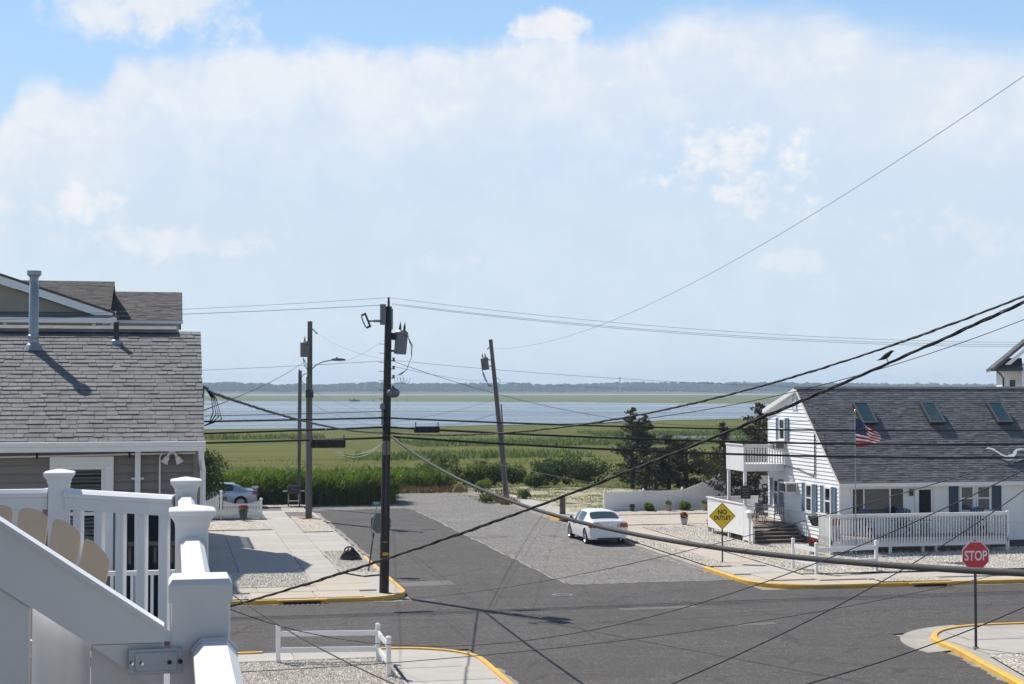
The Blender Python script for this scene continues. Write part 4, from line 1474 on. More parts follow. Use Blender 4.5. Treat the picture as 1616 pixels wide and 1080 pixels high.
# lower rear wing with a railed roof deck; it casts the stepped shadow on the driveway
MB().box(-9, 0.35, 72.72, 78.2, 0, 6.0).build('rear_wing', cream, bh)
MB().box(-9, 0.42, 72.75, 78.3, 6.0, 6.15).build('roof_deck', woodgrey, bh)
rl = MB()
rl.box(0.33, 0.41, 72.8, 78.3, 7.0, 7.07)
rl.build('deck_rail', vinyl, bh)
b0 = None
for k in range(40):
    if b0 is None:
        b0 = MB().box(-0.02, 0.02, -0.02, 0.02, 0, 0.86).build('baluster', vinyl, bh, world_xy=False)
        o = b0
    else:
        o = share(b0)
        o.parent = bh
    o.location = (0.37 + 3, 72.9 + k * 0.135 - 69.5, 6.15)

# ---------------------------------------------------------- foreground deck railing, panel, chair
dk = thing('deck_railing', 'white vinyl deck railing with square capped posts around the near deck', 'railing', (0.07, 6.4, 5.45))


def rail_post(x, y, ztop, w, capped):
    h = w / 2
    MB().bevbox(x - h, x + h, y - h, y + h, 5.45, ztop - (0.075 if capped else 0.02), 0.004).build('post', vinyl, dk)
    c = MB()
    if capped:
        zb = ztop - 0.075
        def rg(k, z): return [(x - k, y - k, z), (x + k, y - k, z), (x + k, y + k, z), (x - k, y + k, z)]
        c.rings([rg(h + .004, zb - .012), rg(h + .006, zb + .008), rg(h + .014, zb + .022), rg(h + .026, zb + .036), rg(h + .028, zb + .054), rg(h + .022, zb + .058), rg(0.006, zb + .075)])
    else:
        k = h + .004
        c.rings([[(x - k, y - k, ztop - .05), (x + k, y - k, ztop - .05), (x + k, y + k, ztop - .05), (x - k, y + k, ztop - .05)],
                 [(x - k, y - k, ztop - .012), (x + k, y - k, ztop - .012), (x + k, y + k, ztop - .012), (x - k, y + k, ztop - .012)],
                 [(x - k + .008, y - k + .008, ztop), (x + k - .008, y - k + .008, ztop), (x + k - .008, y + k - .008, ztop), (x - k + .008, y + k - .008, ztop)]])
    c.build('post_cap', vinyl, dk)


def rail_run(a, b, za, zb, nbal, w=0.09, skip_bottom=False):
    """crowned top rail from a to b at top heights za, zb, with bottom rail and balusters"""
    a, b = Vector(a), Vector(b)
    d = (b - a).normalized()
    s = Vector((d.y, -d.x))
    h = w / 2
    prof = [(-h * .72, -.12), (h * .72, -.12), (h * .72, -.05), (h, -.045), (h, -.022), (h * .55, 0.0), (-h * .55, 0.0), (-h, -.022), (-h, -.045), (-h * .72, -.05)]
    MB().rings([[(p.x + s.x * u, p.y + s.y * u, z + v) for u, v in prof] for p, z in ((a, za), (b, zb))]).build('top_rail', vinyl, dk)
    pr = [(-.03, 0), (.03, 0), (.03, .06), (-.03, .06)]
    MB().rings([[(p.x + s.x * u, p.y + s.y * u, 5.53 + v) for u, v in pr] for p in (a, b)]).build('bottom_rail', vinyl, dk)
    # collars where the rail meets the posts
    for p, z, sg in ((a, za, 1), (b, zb, -1)):
        q = p + d * sg * 0.018
        MB().rings([[(c.x + s.x * u * 1.1, c.y + s.y * u * 1.1, z + .004 + v * 1.04) for u, v in prof] for c in (p, q)]).build('rail_bracket', vinyl, dk)
    L = (b - a).length
    ang = math.atan2(d.y, d.x)
    for k in range(nbal):
        f = (k + 0.5) / nbal
        p = a + d * L * f
        z1 = za + (zb - za) * f - .118
        M = TR(p.x, p.y, 5.59, 0, 0, ang)
        MB().bevbox(-.029, .029, -.019, .019, 0, z1 - 5.59, 0.004, M).build('baluster', vinyl, dk)


P3, P2, P1, P4 = (0.065, 3.54), (0.085, 6.40), (0.088, 9.32), (-0.655, 9.79)
rail_post(*P3, 6.585, 0.128, False)
rail_post(*P2, 6.535, 0.126, True)
rail_post(*P1, 6.485, 0.122, True)
rail_post(*P4, 6.515, 0.122, True)
rail_run((0.095, -0.9), (0.095, 3.47), 6.455, 6.455, 0)
rail_run((0.08, 3.61), (0.085, 6.33), 6.43, 6.405, 0)
rail_run((0.085, 6.47), (0.088, 9.25), 6.40, 6.375, 0)
rail_run((0.03, 9.35), (-0.60, 9.75), 6.375, 6.395, 5)
rail_run((-0.72, 9.79), (-3.4, 9.79), 6.395, 6.395, 22)
# balusters of the long side, hidden under the rail from above but there
for k in range(44):
    y = 0.0 + k * 0.21
    if min(abs(y - q[1]) for q in (P1, P2, P3)) > 0.12 and y < 9.2:
        MB().box(.066, .104, y - .02, y + .02, 5.59, 6.29).build('baluster', vinyl, dk)
df = thing('deck', 'timber deck floor inside the white vinyl railing', 'deck', (-1.7, 4.5, 5.2))
MB().box(-3.6, 0.10, -2, 9.86, 5.22, 5.405).build('frame', woodgrey, df)
for k in range(26):
    MB().box(-3.6 + k * .142, -3.466 + k * .142, -2, 9.3 if k > 20 else 9.8, 5.41, 5.448).build('deck_board', mat('grey decking', (0.17, 0.175, 0.185), 0.7, 0.1, 5), df)
for (x, y) in ((-3.3, 9.6), (-0.7, 9.6), (0.0, 6.4), (0.0, 2), (-3.3, 2)):
    MB().box(x - .08, x + .08, y - .08, y + .08, 0, 5.22).build('support_post', vinyl, df)

# unseen house carrying the deck, put in to block sky light from the railing
oh = thing('unseen_deck_house', 'unseen blue sided house carrying the near deck, added to shade its railing', 'house', (-3, -3, 0))
MB().box(-9, 0.9, -12, -0.95, 0, 9.4).build('wall', mat('blue bounce siding', (0.20, 0.26, 0.345), 0.6, 0.06, 2), oh)  # blue chosen for the light it bounces onto the vinyl
MB().rings([[(x, 2.4, 8.9), (x, -5.5, 12.9), (x, -13, 8.9), (x, -13, 8.75), (x, -5.5, 12.7), (x, 2.4, 8.75)] for x in (-9.4, 1.6)]).build('roof', shingle_d, oh)  # porch overhang added to cut off sky light above the deck
MB().box(-9.3, 1.5, -0.95, 2.3, 8.66, 8.74).build('sky_block_ceiling', mat('blue bounce ceiling paint', (0.36, 0.43, 0.54), 0.6, 0.04, 3), oh)  # added ceiling, out of view; its blue tints the bounce on the railing
window_unit(oh, 'y', -0.95, -2.6, -0.9, 5.5, 7.6, 1, fw=.09, panes=2, sash=False)

# sloped privacy panel fixed to the nearest post with a metal strap
pn = thing('privacy_screen', 'white vinyl privacy panel with a sloping top board fixed to the nearest railing post', 'panel', (-0.4, 3.53, 5.45))
py = 3.52
MX = Matrix(((1, 0, 0, 0), (0, 0, -1, py), (0, 1, 0, 0), (0, 0, 0, 1)))
sl = -0.244 / 0.354


def ztop(x): return 6.46 + sl * (x + 0.008) + 0.012


W_ = 0.135
MB().prism([(-1.3, ztop(-1.3)), (-0.012, ztop(-0.012)), (-0.012, 6.452), (-0.165, 6.452), (-1.3, ztop(-1.3) - W_)], 0.05, MX).build('top_board', vinyl, pn)
MB().prism([(-1.3, ztop(-1.3)), (-0.012, ztop(-0.012)), (-0.012, ztop(-0.012) + .012), (-1.3, ztop(-1.3) + .012)], 0.062, Matrix(((1, 0, 0, 0), (0, 0, -1, py + .006), (0, 1, 0, 0), (0, 0, 0, 1)))).build('top_cap', vinyl, pn)
MB().prism([(-0.165, 6.449), (-0.012, 6.449), (-0.012, ztop(-0.012) - W_)], 0.040, MX).build('gusset', vinyl, pn)
pb = MB()
pb.prism([(-1.3, ztop(-1.3) - W_ - .001), (-0.292, ztop(-0.292) - W_ - .001), (-0.292, 5.5), (-1.3, 5.5)], 0.032, Matrix(((1, 0, 0, 0), (0, 0, -1, py - 0.008), (0, 1, 0, 0), (0, 0, 0, 1))))
pb.build('panel_board', vinyl, pn)
MB().bevbox(-1.43, -1.302, py - .06, py + .06, 5.45, 7.45, .006).build('end_post', vinyl, pn)
# next board is slightly dished and set back
x0, x1 = -0.290, -0.168
cols = []
for k in range(9):
    f = k / 8
    x = x0 + (x1 - x0) * f
    y = py + 0.012 + 0.035 * math.sin(math.pi * min(1, f * 1.15)) ** 1
    cols.append((x, y))
pb = MB()
pb.add([(x, y, 5.5) for x, y in cols] + [(x, y, ztop(x) - W_ + .02) for x, y in cols], [(k, k + 1, 10 + k, 9 + k) for k in range(8)])
pb.build('panel_board', vinyl, pn, smooth=True)
MB().prism([(-0.166, ztop(-0.166) - W_ + .01), (-0.012, ztop(-0.012) - W_ + .01), (-0.012, 5.5), (-0.166, 5.5)], 0.02, Matrix(((1, 0, 0, 0), (0, 0, -1, py + .018), (0, 1, 0, 0), (0, 0, 0, 1)))).build('panel_board', vinyl, pn)
strap_m = mat('zinc plate', (0.50, 0.56, 0.60), 0.5, 0.05, 8, metal=0.25)
st = thing('metal_strap', 'flat grey metal strap plate screwed across the panel and the nearest post', 'strap', (-0.03, 3.45, 6.42))
MB().bevbox(-0.0855, 0.028, 0, 0.054, 0, 0.004, 0.0015, Matrix(((1, 0, 0, 0), (0, 0, -1, 3.4655), (0, 1, 0, 6.386), (0, 0, 0, 1)))).build('plate', strap_m, st)
MB().bevbox(-0.073, 0.018, 0.006, 0.048, 0.004, 0.0085, 0.003, Matrix(((1, 0, 0, 0), (0, 0, -1, 3.4655), (0, 1, 0, 6.386), (0, 0, 0, 1)))).build('raised_panel', strap_m, st)
for x in (-0.079, -0.058, 0.0, 0.023):
    MB().lathe([(0.0052, 0), (0.0048, 0.003), (0, 0.0036)], 10, TR(x, 3.4575 if -.07 < x < .01 else 3.4615, 6.411, R(90))).build('screw', chrome if x < 0 else darkmetal, st)


def adirondack(name, label, m, loc, rz, group=None, nsl=7, wslat=0.095, ln=0.93):
    """fan backed chair; faces local +y, its back towards -y"""
    t = thing(name, label, 'chair', (0, 0, 0), group=group)
    for k in range(nsl):
        u = (k - (nsl - 1) / 2)
        a = u * R(3.0)
        L = ln - 0.018 * u * u
        w0, w1 = wslat * 0.80, wslat
        hw = [(-w0 / 2, 0), (w0 / 2, 0), (w1 / 2, L - 0.03 - u * 0.11 * w1)]
        for j in range(1, 6):
            q = math.pi * j / 6
            hw.append((w1 / 2 * math.cos(q), L - 0.03 + 0.032 * math.sin(q) ** .8 - u * 0.11 * w1 * math.cos(q)))
        hw.append((-w1 / 2, L - 0.03 + u * 0.11 * w1))
        M = TR(u * w0 * 1.04, -0.22, 0.27, R(72), 0, 0) @ Matrix.Rotation(-a, 4, 'Z')
        M = M @ Matrix.Translation((0, 0, -0.012))
        MB().prism(hw, 0.022, M).build('back_slat', m, t, world_xy=False)
    for k in range(6):
        MB().bevbox(-0.27, 0.27, -0.19 + k * 0.092, -0.108 + k * 0.092, 0.30 + k * 0.012, 0.322 + k * 0.012, 0.004).build('seat_slat', m, t, world_xy=False)
    for s in (-1, 1):
        MB().prism([(-0.26, 0.56), (-0.36, 0.60), (0.40, 0.62), (0.40, 0.60)], 0.13, TR(s * 0.345 - 0.065, 0, 0) @ Matrix(((0, 0, 1, 0), (1, 0, 0, 0), (0, 1, 0, 0), (0, 0, 0, 1)))).build('arm', m, t, world_xy=False)
        MB().box(s * 0.29 - .02, s * 0.29 + .02, 0.27, 0.36, 0, 0.598).build('leg', m, t, world_xy=False)
        MB().prism([(-0.60, 0.0), (-0.50, 0.0), (0.36, 0.28), (0.36, 0.36), (-0.20, 0.29)], 0.03, TR(s * 0.25 - .015, 0, 0) @ Matrix(((0, 0, 1, 0), (1, 0, 0, 0), (0, 1, 0, 0), (0, 0, 0, 1)))).build('leg', m, t, world_xy=False)
    MB().box(-0.36, 0.36, -0.375, -0.335, 0.545, 0.60).build('back_brace', m, t, world_xy=False)
    MB().box(-0.28, 0.28, -0.30, -0.272, 0.33, 0.39).build('lower_brace', m, t, world_xy=False)
    t.location = loc
    t.rotation_euler = (0, 0, rz)
    return t


adirondack('adirondack_chair', 'tan fan backed lounge chair on the near deck behind the sloping panel', bronze, (-0.68, 6.55, 5.45), R(-6), nsl=7, wslat=0.118, ln=0.85)


# ---------------------------------------------------------- white corner house
WX, WY, WB = 28.6, 63.9, 71.9
wh = thing('white_house', 'white clapboard house with charcoal roof, three skylights and blue shutters', 'house', (34, 68, 0.15))
MB().box(WX + .02, 52, WY + .02, WB, 0.45, 3.0).build('wall', siding_w, wh)
gp = [(WY, 0.45), (WY, 3.10), (68.2, 6.93), (WB, 5.98), (WB, 0.45)]
MB().prism(gp, 0.2, Matrix(((0, 0, 1, WX + .003), (1, 0, 0, 0), (0, 1, 0, 0), (0, 0, 0, 1)))).build('gable_wall', siding_w, wh)
lap_rows(gp, 0.45, 6.93, 0.165, 'x', WX, -1, 0.036).build('gable_siding', siding_w, wh)
lap_rows([(WX, 0.45), (52, 0.45), (52, 3.0), (WX, 3.0)], 0.45, 3.0, 0.125, 'y', WY, -1, 0.016).build('front_siding', siding_w, wh)
MB().box(WX - .03, WX + .06, WY - .03, WY + .05, 0.45, 3.0).build('corner_trim', siding_w, wh)
MB().box(WX - .03, WX + .06, WB - .06, WB + .02, 0.45, 5.9).build('corner_trim', siding_w, wh)
MB().box(WX + .05, 35.6, WY + .06, WB - .05, -.5, 0.448).build('foundation', found, wh)
MB().box(35.62, 52, WY + .05, WB - .05, -.5, 0.448).build('foundation', found_d, wh)
# roof
E0, EZ0, R0, RZ0, B0, BZ0 = 63.5, 3.03, 68.2, 7.05, 72.2, 6.0
MB().rings([[(x, E0, EZ0 - .02), (x, R0, RZ0 - .02), (x, B0, BZ0), (x, B0, BZ0 - .12), (x, R0, RZ0 - .18), (x, E0, EZ0 - .16)] for x in (WX - .16, 52.2)]).build('roof', shingle_d, wh)
tabs = shingles((WX - .18, E0 - .02, EZ0 - .01), (52.2, E0 - .02, EZ0 - .01), (WX - .18, R0, RZ0 - .012), (52.2, R0, RZ0 - .012), 0.142, 0.28, 0.018, 41, 0.02)
shingle_part(tabs, 'shingle_field', shingle_d, wh)
MB().rings([[(x, R0 - .15, RZ0 - .11), (x, R0 - .14, RZ0 - .07), (x, R0, RZ0 + .03), (x, R0 + .14, RZ0 - .03), (x, R0 + .15, RZ0 - .08)] for x in (WX - .19, 52.2)]).build('ridge_cap', shingle_d, wh)
sl_f = (RZ0 - EZ0) / (R0 - E0)
rk = MB()
rk.add([(WX - .19, E0, EZ0 - .17), (WX - .19, R0, RZ0 - .19), (WX - .19, R0, RZ0 - .01), (WX - .19, E0, EZ0 - .01), (WX - .14, E0, EZ0 - .17), (WX - .14, R0, RZ0 - .19), (WX - .14, R0, RZ0 - .01), (WX - .14, E0, EZ0 - .01)],
       [(0, 3, 2, 1), (4, 5, 6, 7), (0, 4, 7, 3), (0, 1, 5, 4)])
rk.build('rake_board', cream, wh)
rk = MB()
rk.add([(WX - .19, R0, RZ0 - .20), (WX - .19, B0, BZ0 - .18), (WX - .19, B0, BZ0 - .0), (WX - .19, R0, RZ0 - .01), (WX - .02, R0, RZ0 - .20), (WX - .02, B0, BZ0 - .18), (WX - .02, B0, BZ0), (WX - .02, R0, RZ0 - .01)],
       [(0, 1, 2, 3), (7, 6, 5, 4), (0, 4, 5, 1), (1, 5, 6, 2)])
rk.build('rake_board', whitep, wh)
MB().box(WX - .2, 52, E0 - .03, E0 + .03, EZ0 - .20, EZ0 - .03).build('fascia', whitep, wh)
MB().box(WX - .1, 52, E0 + .03, WY - .02, EZ0 - .19, EZ0 - .16).build('soffit', whitep, wh)
# gable windows
window_unit(wh, 'x', WX - .036, 69.72, 70.42, 4.62, 5.62, -1, fw=0.08, proud=0.06)
shutter(wh, 'x', WX - .036, 69.33, 69.68, 4.60, 5.64, -1, blue_shut)
shutter(wh, 'x', WX - .036, 70.46, 70.80, 4.60, 5.64, -1, blue_shut)
for (a, b) in ((70.5, 71.15), (66.65, 67.35), (64.62, 65.32)):
    window_unit(wh, 'x', WX - .036, a, b, 1.55, 2.78, -1, fw=0.08, proud=0.06)
    shutter(wh, 'x', WX - .036, a - .44, a - .04, 1.52, 2.80, -1, blue_shut)
    shutter(wh, 'x', WX - .036, b + .04, b + .44, 1.52, 2.80, -1, blue_shut)
lv = MB()
for k in range(7):
    lv.add([(WX - .07, 68.45, 6.05 + k * .075), (WX - .07, 68.8, 6.05 + k * .075), (WX - .04, 68.8, 6.12 + k * .075), (WX - .04, 68.45, 6.12 + k * .075)], [(0, 1, 2, 3)])
lv.box(WX - .08, WX, 68.40, 68.449, 6.0, 6.62)
lv.box(WX - .08, WX, 68.801, 68.85, 6.0, 6.62)
lv.build('gable_vent', whitep, wh)
mb = MB()
mb.tube([(WX - .06, 66.35, 5.6), (WX - .06, 66.35, 3.3), (WX - .06, 66.5, 3.15)], 0.03, 6)
mb.tube([(WX - .05, 66.5, 3.15), (WX - .05, 68.4, 3.4), (WX - .05, 71.6, 3.5)], 0.018, 6)
mb.build('conduit', cablegrey, wh)


def air_con(x, y0, y1, z0, z1, depth, lab):
    t = thing('air_conditioner', lab, 'air conditioner', ((x - depth / 2), (y0 + y1) / 2, z0), group='window air conditioners on the gable')
    MB().bevbox(x - depth, x - .02, y0, y1, z0, z1, 0.015).build('case', cream, t)
    g = MB()
    for k in range(7):
        zz = z0 + .06 + k * (z1 - z0 - .12) / 7
        g.box(x - depth + .06, x - .12, y0 - .012, y0 + .004, zz, zz + .03)
    g.build('side_louvre', darkmetal, t)
    MB().box(x - depth - .01, x - depth + .004, y0 + .05, y1 - .05, z0 + .05, z1 - .05).build('rear_grille', darkmetal, t)
    MB().box(x - depth * .8, x - .0, y0 + .05, y0 + .10, z0 - .06, z0 - .004).build('bracket', whitep, t)


air_con(WX, 69.75, 70.4, 4.18, 4.6, 0.55, 'beige window air conditioner under the upper gable window')
air_con(WX, 68.35, 69.1, 2.30, 2.76, 0.60, 'beige air conditioner through the wall between the lower gable windows')

# front wall: picture window, storm door, paired window, shutters
pwn = window_unit(wh, 'y', WY, 29.1, 31.55, 1.50, 2.80, -1, glass=glass_green, fw=0.07, sash=False, panes=1, proud=0.055)
for x in (29.68, 30.88):
    MB().box(x - .03, x + .03, WY - .05, WY, 1.55, 2.73).build('mullion', vinyl, pwn)
MB().box(29.19, 29.64, WY - .024, WY - .019, 1.56, 2.72).build('side_pane', glass_dark, pwn)
MB().box(30.92, 31.46, WY - .024, WY - .019, 1.56, 2.72).build('side_pane', glass_dark, pwn)
dr = MB()
for (a, b, c, d) in ((32.02, 32.12, .62, 2.86), (32.86, 32.96, .62, 2.86), (32.12, 32.86, 2.76, 2.86)):
    dr.box(a, b, WY - .06, WY, c, d)
door = dr.build('door', whitep, wh)
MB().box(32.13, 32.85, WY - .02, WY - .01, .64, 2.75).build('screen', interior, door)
sd = MB()
for (a, b, c, d) in ((32.13, 32.21, .64, 2.75), (32.77, 32.85, .64, 2.75), (32.21, 32.77, 2.67, 2.75), (32.21, 32.77, 1.42, 1.54), (32.21, 32.77, .64, .80), (32.21, 32.77, 1.28, 1.33)):
    sd.box(a, b, WY - .045, WY - .021, c, d)
for k in range(6):
    sd.box(32.24 + k * .09, 32.265 + k * .09, WY - .04, WY - .022, .80, 1.28)
sd.build('storm_door_frame', whitep, door)
MB().box(32.74, 32.77, WY - .08, WY - .046, 1.5, 1.62).build('handle', darkmetal, door)
window_unit(wh, 'y', WY, 34.12, 34.80, 1.72, 2.82, -1, fw=0.08, proud=0.05, blind=0.0, glass=glass_green)
window_unit(wh, 'y', WY, 34.90, 35.58, 1.72, 2.82, -1, fw=0.08, proud=0.05, glass=glass_green)
shutter(wh, 'y', WY, 33.62, 34.06, 1.68, 2.86, -1, blue_dark)
shutter(wh, 'y', WY, 35.64, 36.08, 1.68, 2.86, -1, blue_dark)
shutter(wh, 'y', WY, 37.2, 37.64, 1.68, 2.86, -1, blue_dark)
window_unit(wh, 'y', WY, 37.7, 38.4, 1.72, 2.82, -1, fw=0.08, proud=0.05)
text_mesh('7902', 0.15, darkmetal, 'house_number', TR(33.28, WY - .022, 2.25), wh, sx=1.1)
wh_fix = wh.children[-1]
wh_fix.data.transform(Matrix.Translation((-34, -68, -0.15)))
MB().box(31.78, 31.92, WY - .12, WY - .02, 2.42, 2.7).build('porch_lamp', darkmetal, wh)


# skylights lie on the front slope
def roof_M(x, y):
    z = EZ0 + sl_f * (y - E0)
    return Matrix.Translation((x, y, z)) @ Matrix.Rotation(math.atan(sl_f), 4, 'X')


for x, lab in ((31.05, 'raised skylight with greenish glass on the charcoal roof right behind the flag'), (34.3, 'raised skylight with greenish glass between the other two on the charcoal roof'), (37.6, 'raised skylight with greenish glass on the charcoal roof above the seagull ornament')):
    s = thing('skylight', lab, 'skylight', (x, 66.7, EZ0 + sl_f * 3.2), group='skylights on the charcoal roof')
    M = roof_M(x, 66.72)
    mb = MB()
    for (a, b, c, d) in ((-.35, -.28, -.66, .66), (.28, .35, -.66, .66), (-.28, .28, -.66, -.59), (-.28, .28, .59, .66)):
        mb.box(a, b, c, d, 0.0, 0.19, M)
    mb.build('curb', darkmetal, s)
    mb = MB()
    for (a, b, c, d) in ((-.37, -.29, -.68, .68), (.29, .37, -.68, .68), (-.29, .29, -.68, -.61), (-.29, .29, .61, .68)):
        mb.box(a, b, c, d, 0.192, 0.215, M)
    mb.build('frame', alum, s)
    MB().box(-.29, .29, -.61, .61, 0.185, 0.202, M).build('pane', glass_sky, s)

# roof seagull ornament
gl = thing('seagull_ornament', 'white cut out flying seagull ornament mounted on the charcoal roof', 'ornament', (37.1, 64.6, 4.0))
M = roof_M(36.85, 64.62) @ Matrix.Translation((0, 0, 0.10))
wing = [(-.95, .42), (-.78, .50), (-.56, .42), (-.34, .08), (-.14, -.06), (.02, .02), (.20, .05), (.32, .22), (.52, .38), (.78, .42), (1.05, .30), (.80, .34), (.52, .28), (.38, .06), (.22, -.10),
        (.0, -.14), (-.16, -.16), (-.40, .02), (-.60, .32), (-.78, .40)]
mb = MB()
MBq = [(x, y) for x, y in wing]
bmx = bmesh.new()
vs_ = [bmx.verts.new((x, y, 0)) for x, y in wing]
fc_ = bmx.faces.new(vs_)
ext = bmesh.ops.extrude_face_region(bmx, geom=[fc_])
bmesh.ops.translate(bmx, vec=(0, 0, 0.03), verts=[v for v in ext['geom'] if isinstance(v, bmesh.types.BMVert)])
bmesh.ops.triangulate(bmx, faces=[f for f in bmx.faces if len(f.verts) > 4])
bmx.transform(M)
bmx.verts.index_update()
mb.add([tuple(v.co) for v in bmx.verts], [tuple(v.index for v in f.verts) for f in bmx.faces])
bmx.free()
mb.build('wings', whitep, gl)
mb = MB()
body = [(-.85, -.10), (-.60, -.14), (-.1, -.20), (.45, -.16), (.78, -.10), (.92, -.13), (.80, -.17), (.70, -.22), (.35, -.34), (-.05, -.38), (-.30, -.30), (-.55, -.20)]
n_ = len(body)
c_ = (0.0, -.25)
mb.add([(*c_, 0.07)] + [(x, y, 0.0) for x, y in body] + [(*c_, 0.0)], [(0, 1 + i, 1 + (i + 1) % n_) for i in range(n_)], M)
mb.build('body', whitep, gl)
for x in (-.3, .4):
    MB().box(x - .015, x + .015, -.24, -.21, -0.12, 0.0, M).build('bracket', darkmetal, gl)

# front deck with baluster railing
fd = thing('front_deck', 'white railed front deck of the white house with closely spaced balusters', 'deck', (31.4, 62.9, 0.15))
DX0, DX1, DY0, DY1, DZ = 26.55, 34.55, 60.2, 61.62, 0.80
MB().box(DX0 + .05, DX1 - .05, DY0 + .05, DY1, DZ - .14, DZ - .03).build('joist_frame', woodgrey, fd)
for k in range(10):
    MB().box(DX0, DX1, DY0 + .02 + k * .14, DY0 + .155 + k * .14, DZ - .028, DZ).build('floor_board', woodgrey, fd)
MB().box(DX0 - .03, DX1 + .03, DY0 - .02, DY0 + .01, DZ - .37, DZ - .20).build('fascia', whitep, fd)
sk = MB()
for k in range(62):
    x = DX0 + .03 + k * 0.13
    sk.box(x - .045, x + .045, DY0 - .05, DY0 - .022, DZ - .24, DZ + .0)
sk.build('skirt_boards', whitep, fd)
MB().box(DX0 - .05, DX1 + .08, DY0 - .06, DY0 + .06, 1.75, 1.795).build('top_rail', whitep, fd)
MB().box(DX0, DX1, DY0 - .02, DY0 + .02, 1.65, 1.748).build('sub_rail', whitep, fd)
b0 = None
for k in range(62):
    if b0 is None:
        b0 = MB().box(-.021, .021, -.021, .021, 0, 0.93).build('baluster', whitep, fd, world_xy=False)
        o = b0
    else:
        o = share(b0)
        o.parent = fd
    o.location = (DX0 + .03 + k * .13 - 31.4, DY0 - 62.9 - .045, DZ - .08 - .15)
for (x, y) in ((DX0 + .02, DY0 + .04), (29.2, DY0 + .04), (30.8, DY0 + .3), (31.4, DY0 + .3), (DX1 - .02, DY0 + .04), (27.6, DY0 + .4), (33.0, DY0 + .9)):
    MB().box(x - .06, x + .06, y - .05, y + .05, 0.14, DZ - .145).build('support_post', whitep, fd)
MB().box(DX1 - .05, DX1 + .05, DY0 - .05, DY0 + .05, 0.3, 1.84).build('corner_post', whitep, fd)
MB().box(DX0 - .05, DX0 + .05, DY0 - .05, DY0 + .05, 0.3, 1.78).build('corner_post', whitep, fd)
# side returns
for x, ya, yb in ((DX0, DY0, 61.6), (DX1, DY0, 61.6)):
    MB().box(x - .05, x + .05, ya + .06, yb, 1.745, 1.79).build('top_rail', whitep, fd)
    n = int((yb - ya) / 0.13)
    for k in range(1, n):
        MB().box(x - .02, x + .02, ya + k * .13 - .02, ya + k * .13 + .02, DZ - .3, 1.744).build('baluster', whitep, fd)

# chairs on the front deck
for (x, y, rz, lab) in ((28.4, 61.05, 188, 'dark blue fan backed chair on the front deck under the picture window'), (30.2, 61.05, 172, 'dark blue fan backed chair on the front deck beside the storm door'),
                        (33.6, 61.05, 180, 'blue round backed chair on the front deck under the paired windows')):
    adirondack('deck_chair', lab, blue_chair, (x, y, DZ), R(rz), 'blue chairs on the front deck', nsl=5, wslat=0.11)


def pot_flowers(name, label, cat, x, y, z, r, h, pot_m, flower_m, seed, leaf_h=0.25, group=None):
    g = random.Random(seed)
    t = thing(name, label, cat, (x, y, z), group=group)
    MB().lathe([(r * .70, 0), (r * .92, h * .8), (r, h * .82), (r * 1.04, h * .86), (r * 1.04, h), (r * .9, h), (r * .86, h * .9), (0.0, h * .9)], 16, TR(x, y, z)).build('pot', pot_m, t)
    lf = MB()
    leaf_quads(lf, (x, y, z + h + leaf_h * .35), 120, r * 1.0, r * 1.0, leaf_h * .5, 0.11, g)
    lf.build('leaves', leafpot, t)
    if flower_m:
        fl = MB()
        leaf_quads(fl, (x, y, z + h + leaf_h * .72), 170, r * 1.05, r * 1.05, leaf_h * .42, 0.09, g, 0.6)
        fl.build('flowers', flower_m, t)
    return t


pot_flowers('flower_pot', 'grey pot of red flowers on the gravel closest to the tan driveway', 'flower pot', 25.2, 75.0, 0.15, 0.19, 0.34, potgrey, petal, 1, 0.26)
pot_flowers('flower_pot', 'grey pot of red flowers beside the yellow diamond sign on gravel', 'flower pot', 25.3, 71.3, 0.15, 0.19, 0.34, potgrey, petal, 2, 0.24)
pot_flowers('flower_pot', 'grey pot of red flowers at the foot of the side deck stairs', 'flower pot', 25.7, 67.6, 0.15, 0.19, 0.36, potgrey, petal, 3, 0.24)
pot_flowers('flower_pot', 'grey pot of red flowers behind the white corner rail fence', 'flower pot', 25.95, 60.6, 0.15, 0.20, 0.36, potgrey, petal, 4, 0.24)
pot_flowers('flower_pot', 'blue grey pot of red flowers standing on the front deck corner', 'flower pot', 27.1, 60.9, DZ, 0.20, 0.50, potgrey, petal, 5, 0.24)
pot_flowers('flower_pot', 'dark glazed pot with red flowers before the white picket fence', 'flower pot', 3.72, 82.9, 0.14, 0.24, 0.50, potdark, petal, 6, 0.22)
pot_flowers('planter', 'tan stone planter with light green plant against the privacy fence, near its middle', 'planter', 27.2, 83.7, 0.15, 0.20, 0.36, terracotta, None, 7, 0.25)
pot_flowers('planter', 'tan stone planter with light green plant against the privacy fence, by the house', 'planter', 29.3, 83.6, 0.15, 0.20, 0.38, terracotta, None, 8, 0.22)
pot_flowers('planter', 'small dark planter with purple red leaves at the low end of the fence', 'planter', 25.15, 83.9, 0.15, 0.14, 0.16, potdark, mat('plum leaves', (0.09, 0.02, 0.035), 0.6, 0.2, 10, isl=0.3), 9, 0.2)
shrub('hosta_plant', 'pale green hosta clump against the privacy fence between two planters', 'plant', 28.25, 83.9, 0.34, 0.45, leaf_lite, 301, n=300, size=0.17, z=0.15)
shrub('hosta_plant', 'pale green hosta clump against the privacy fence beside the small dark planter', 'plant', 26.15, 83.9, 0.32, 0.36, leaf_lite, 302, n=300, size=0.17, z=0.15)

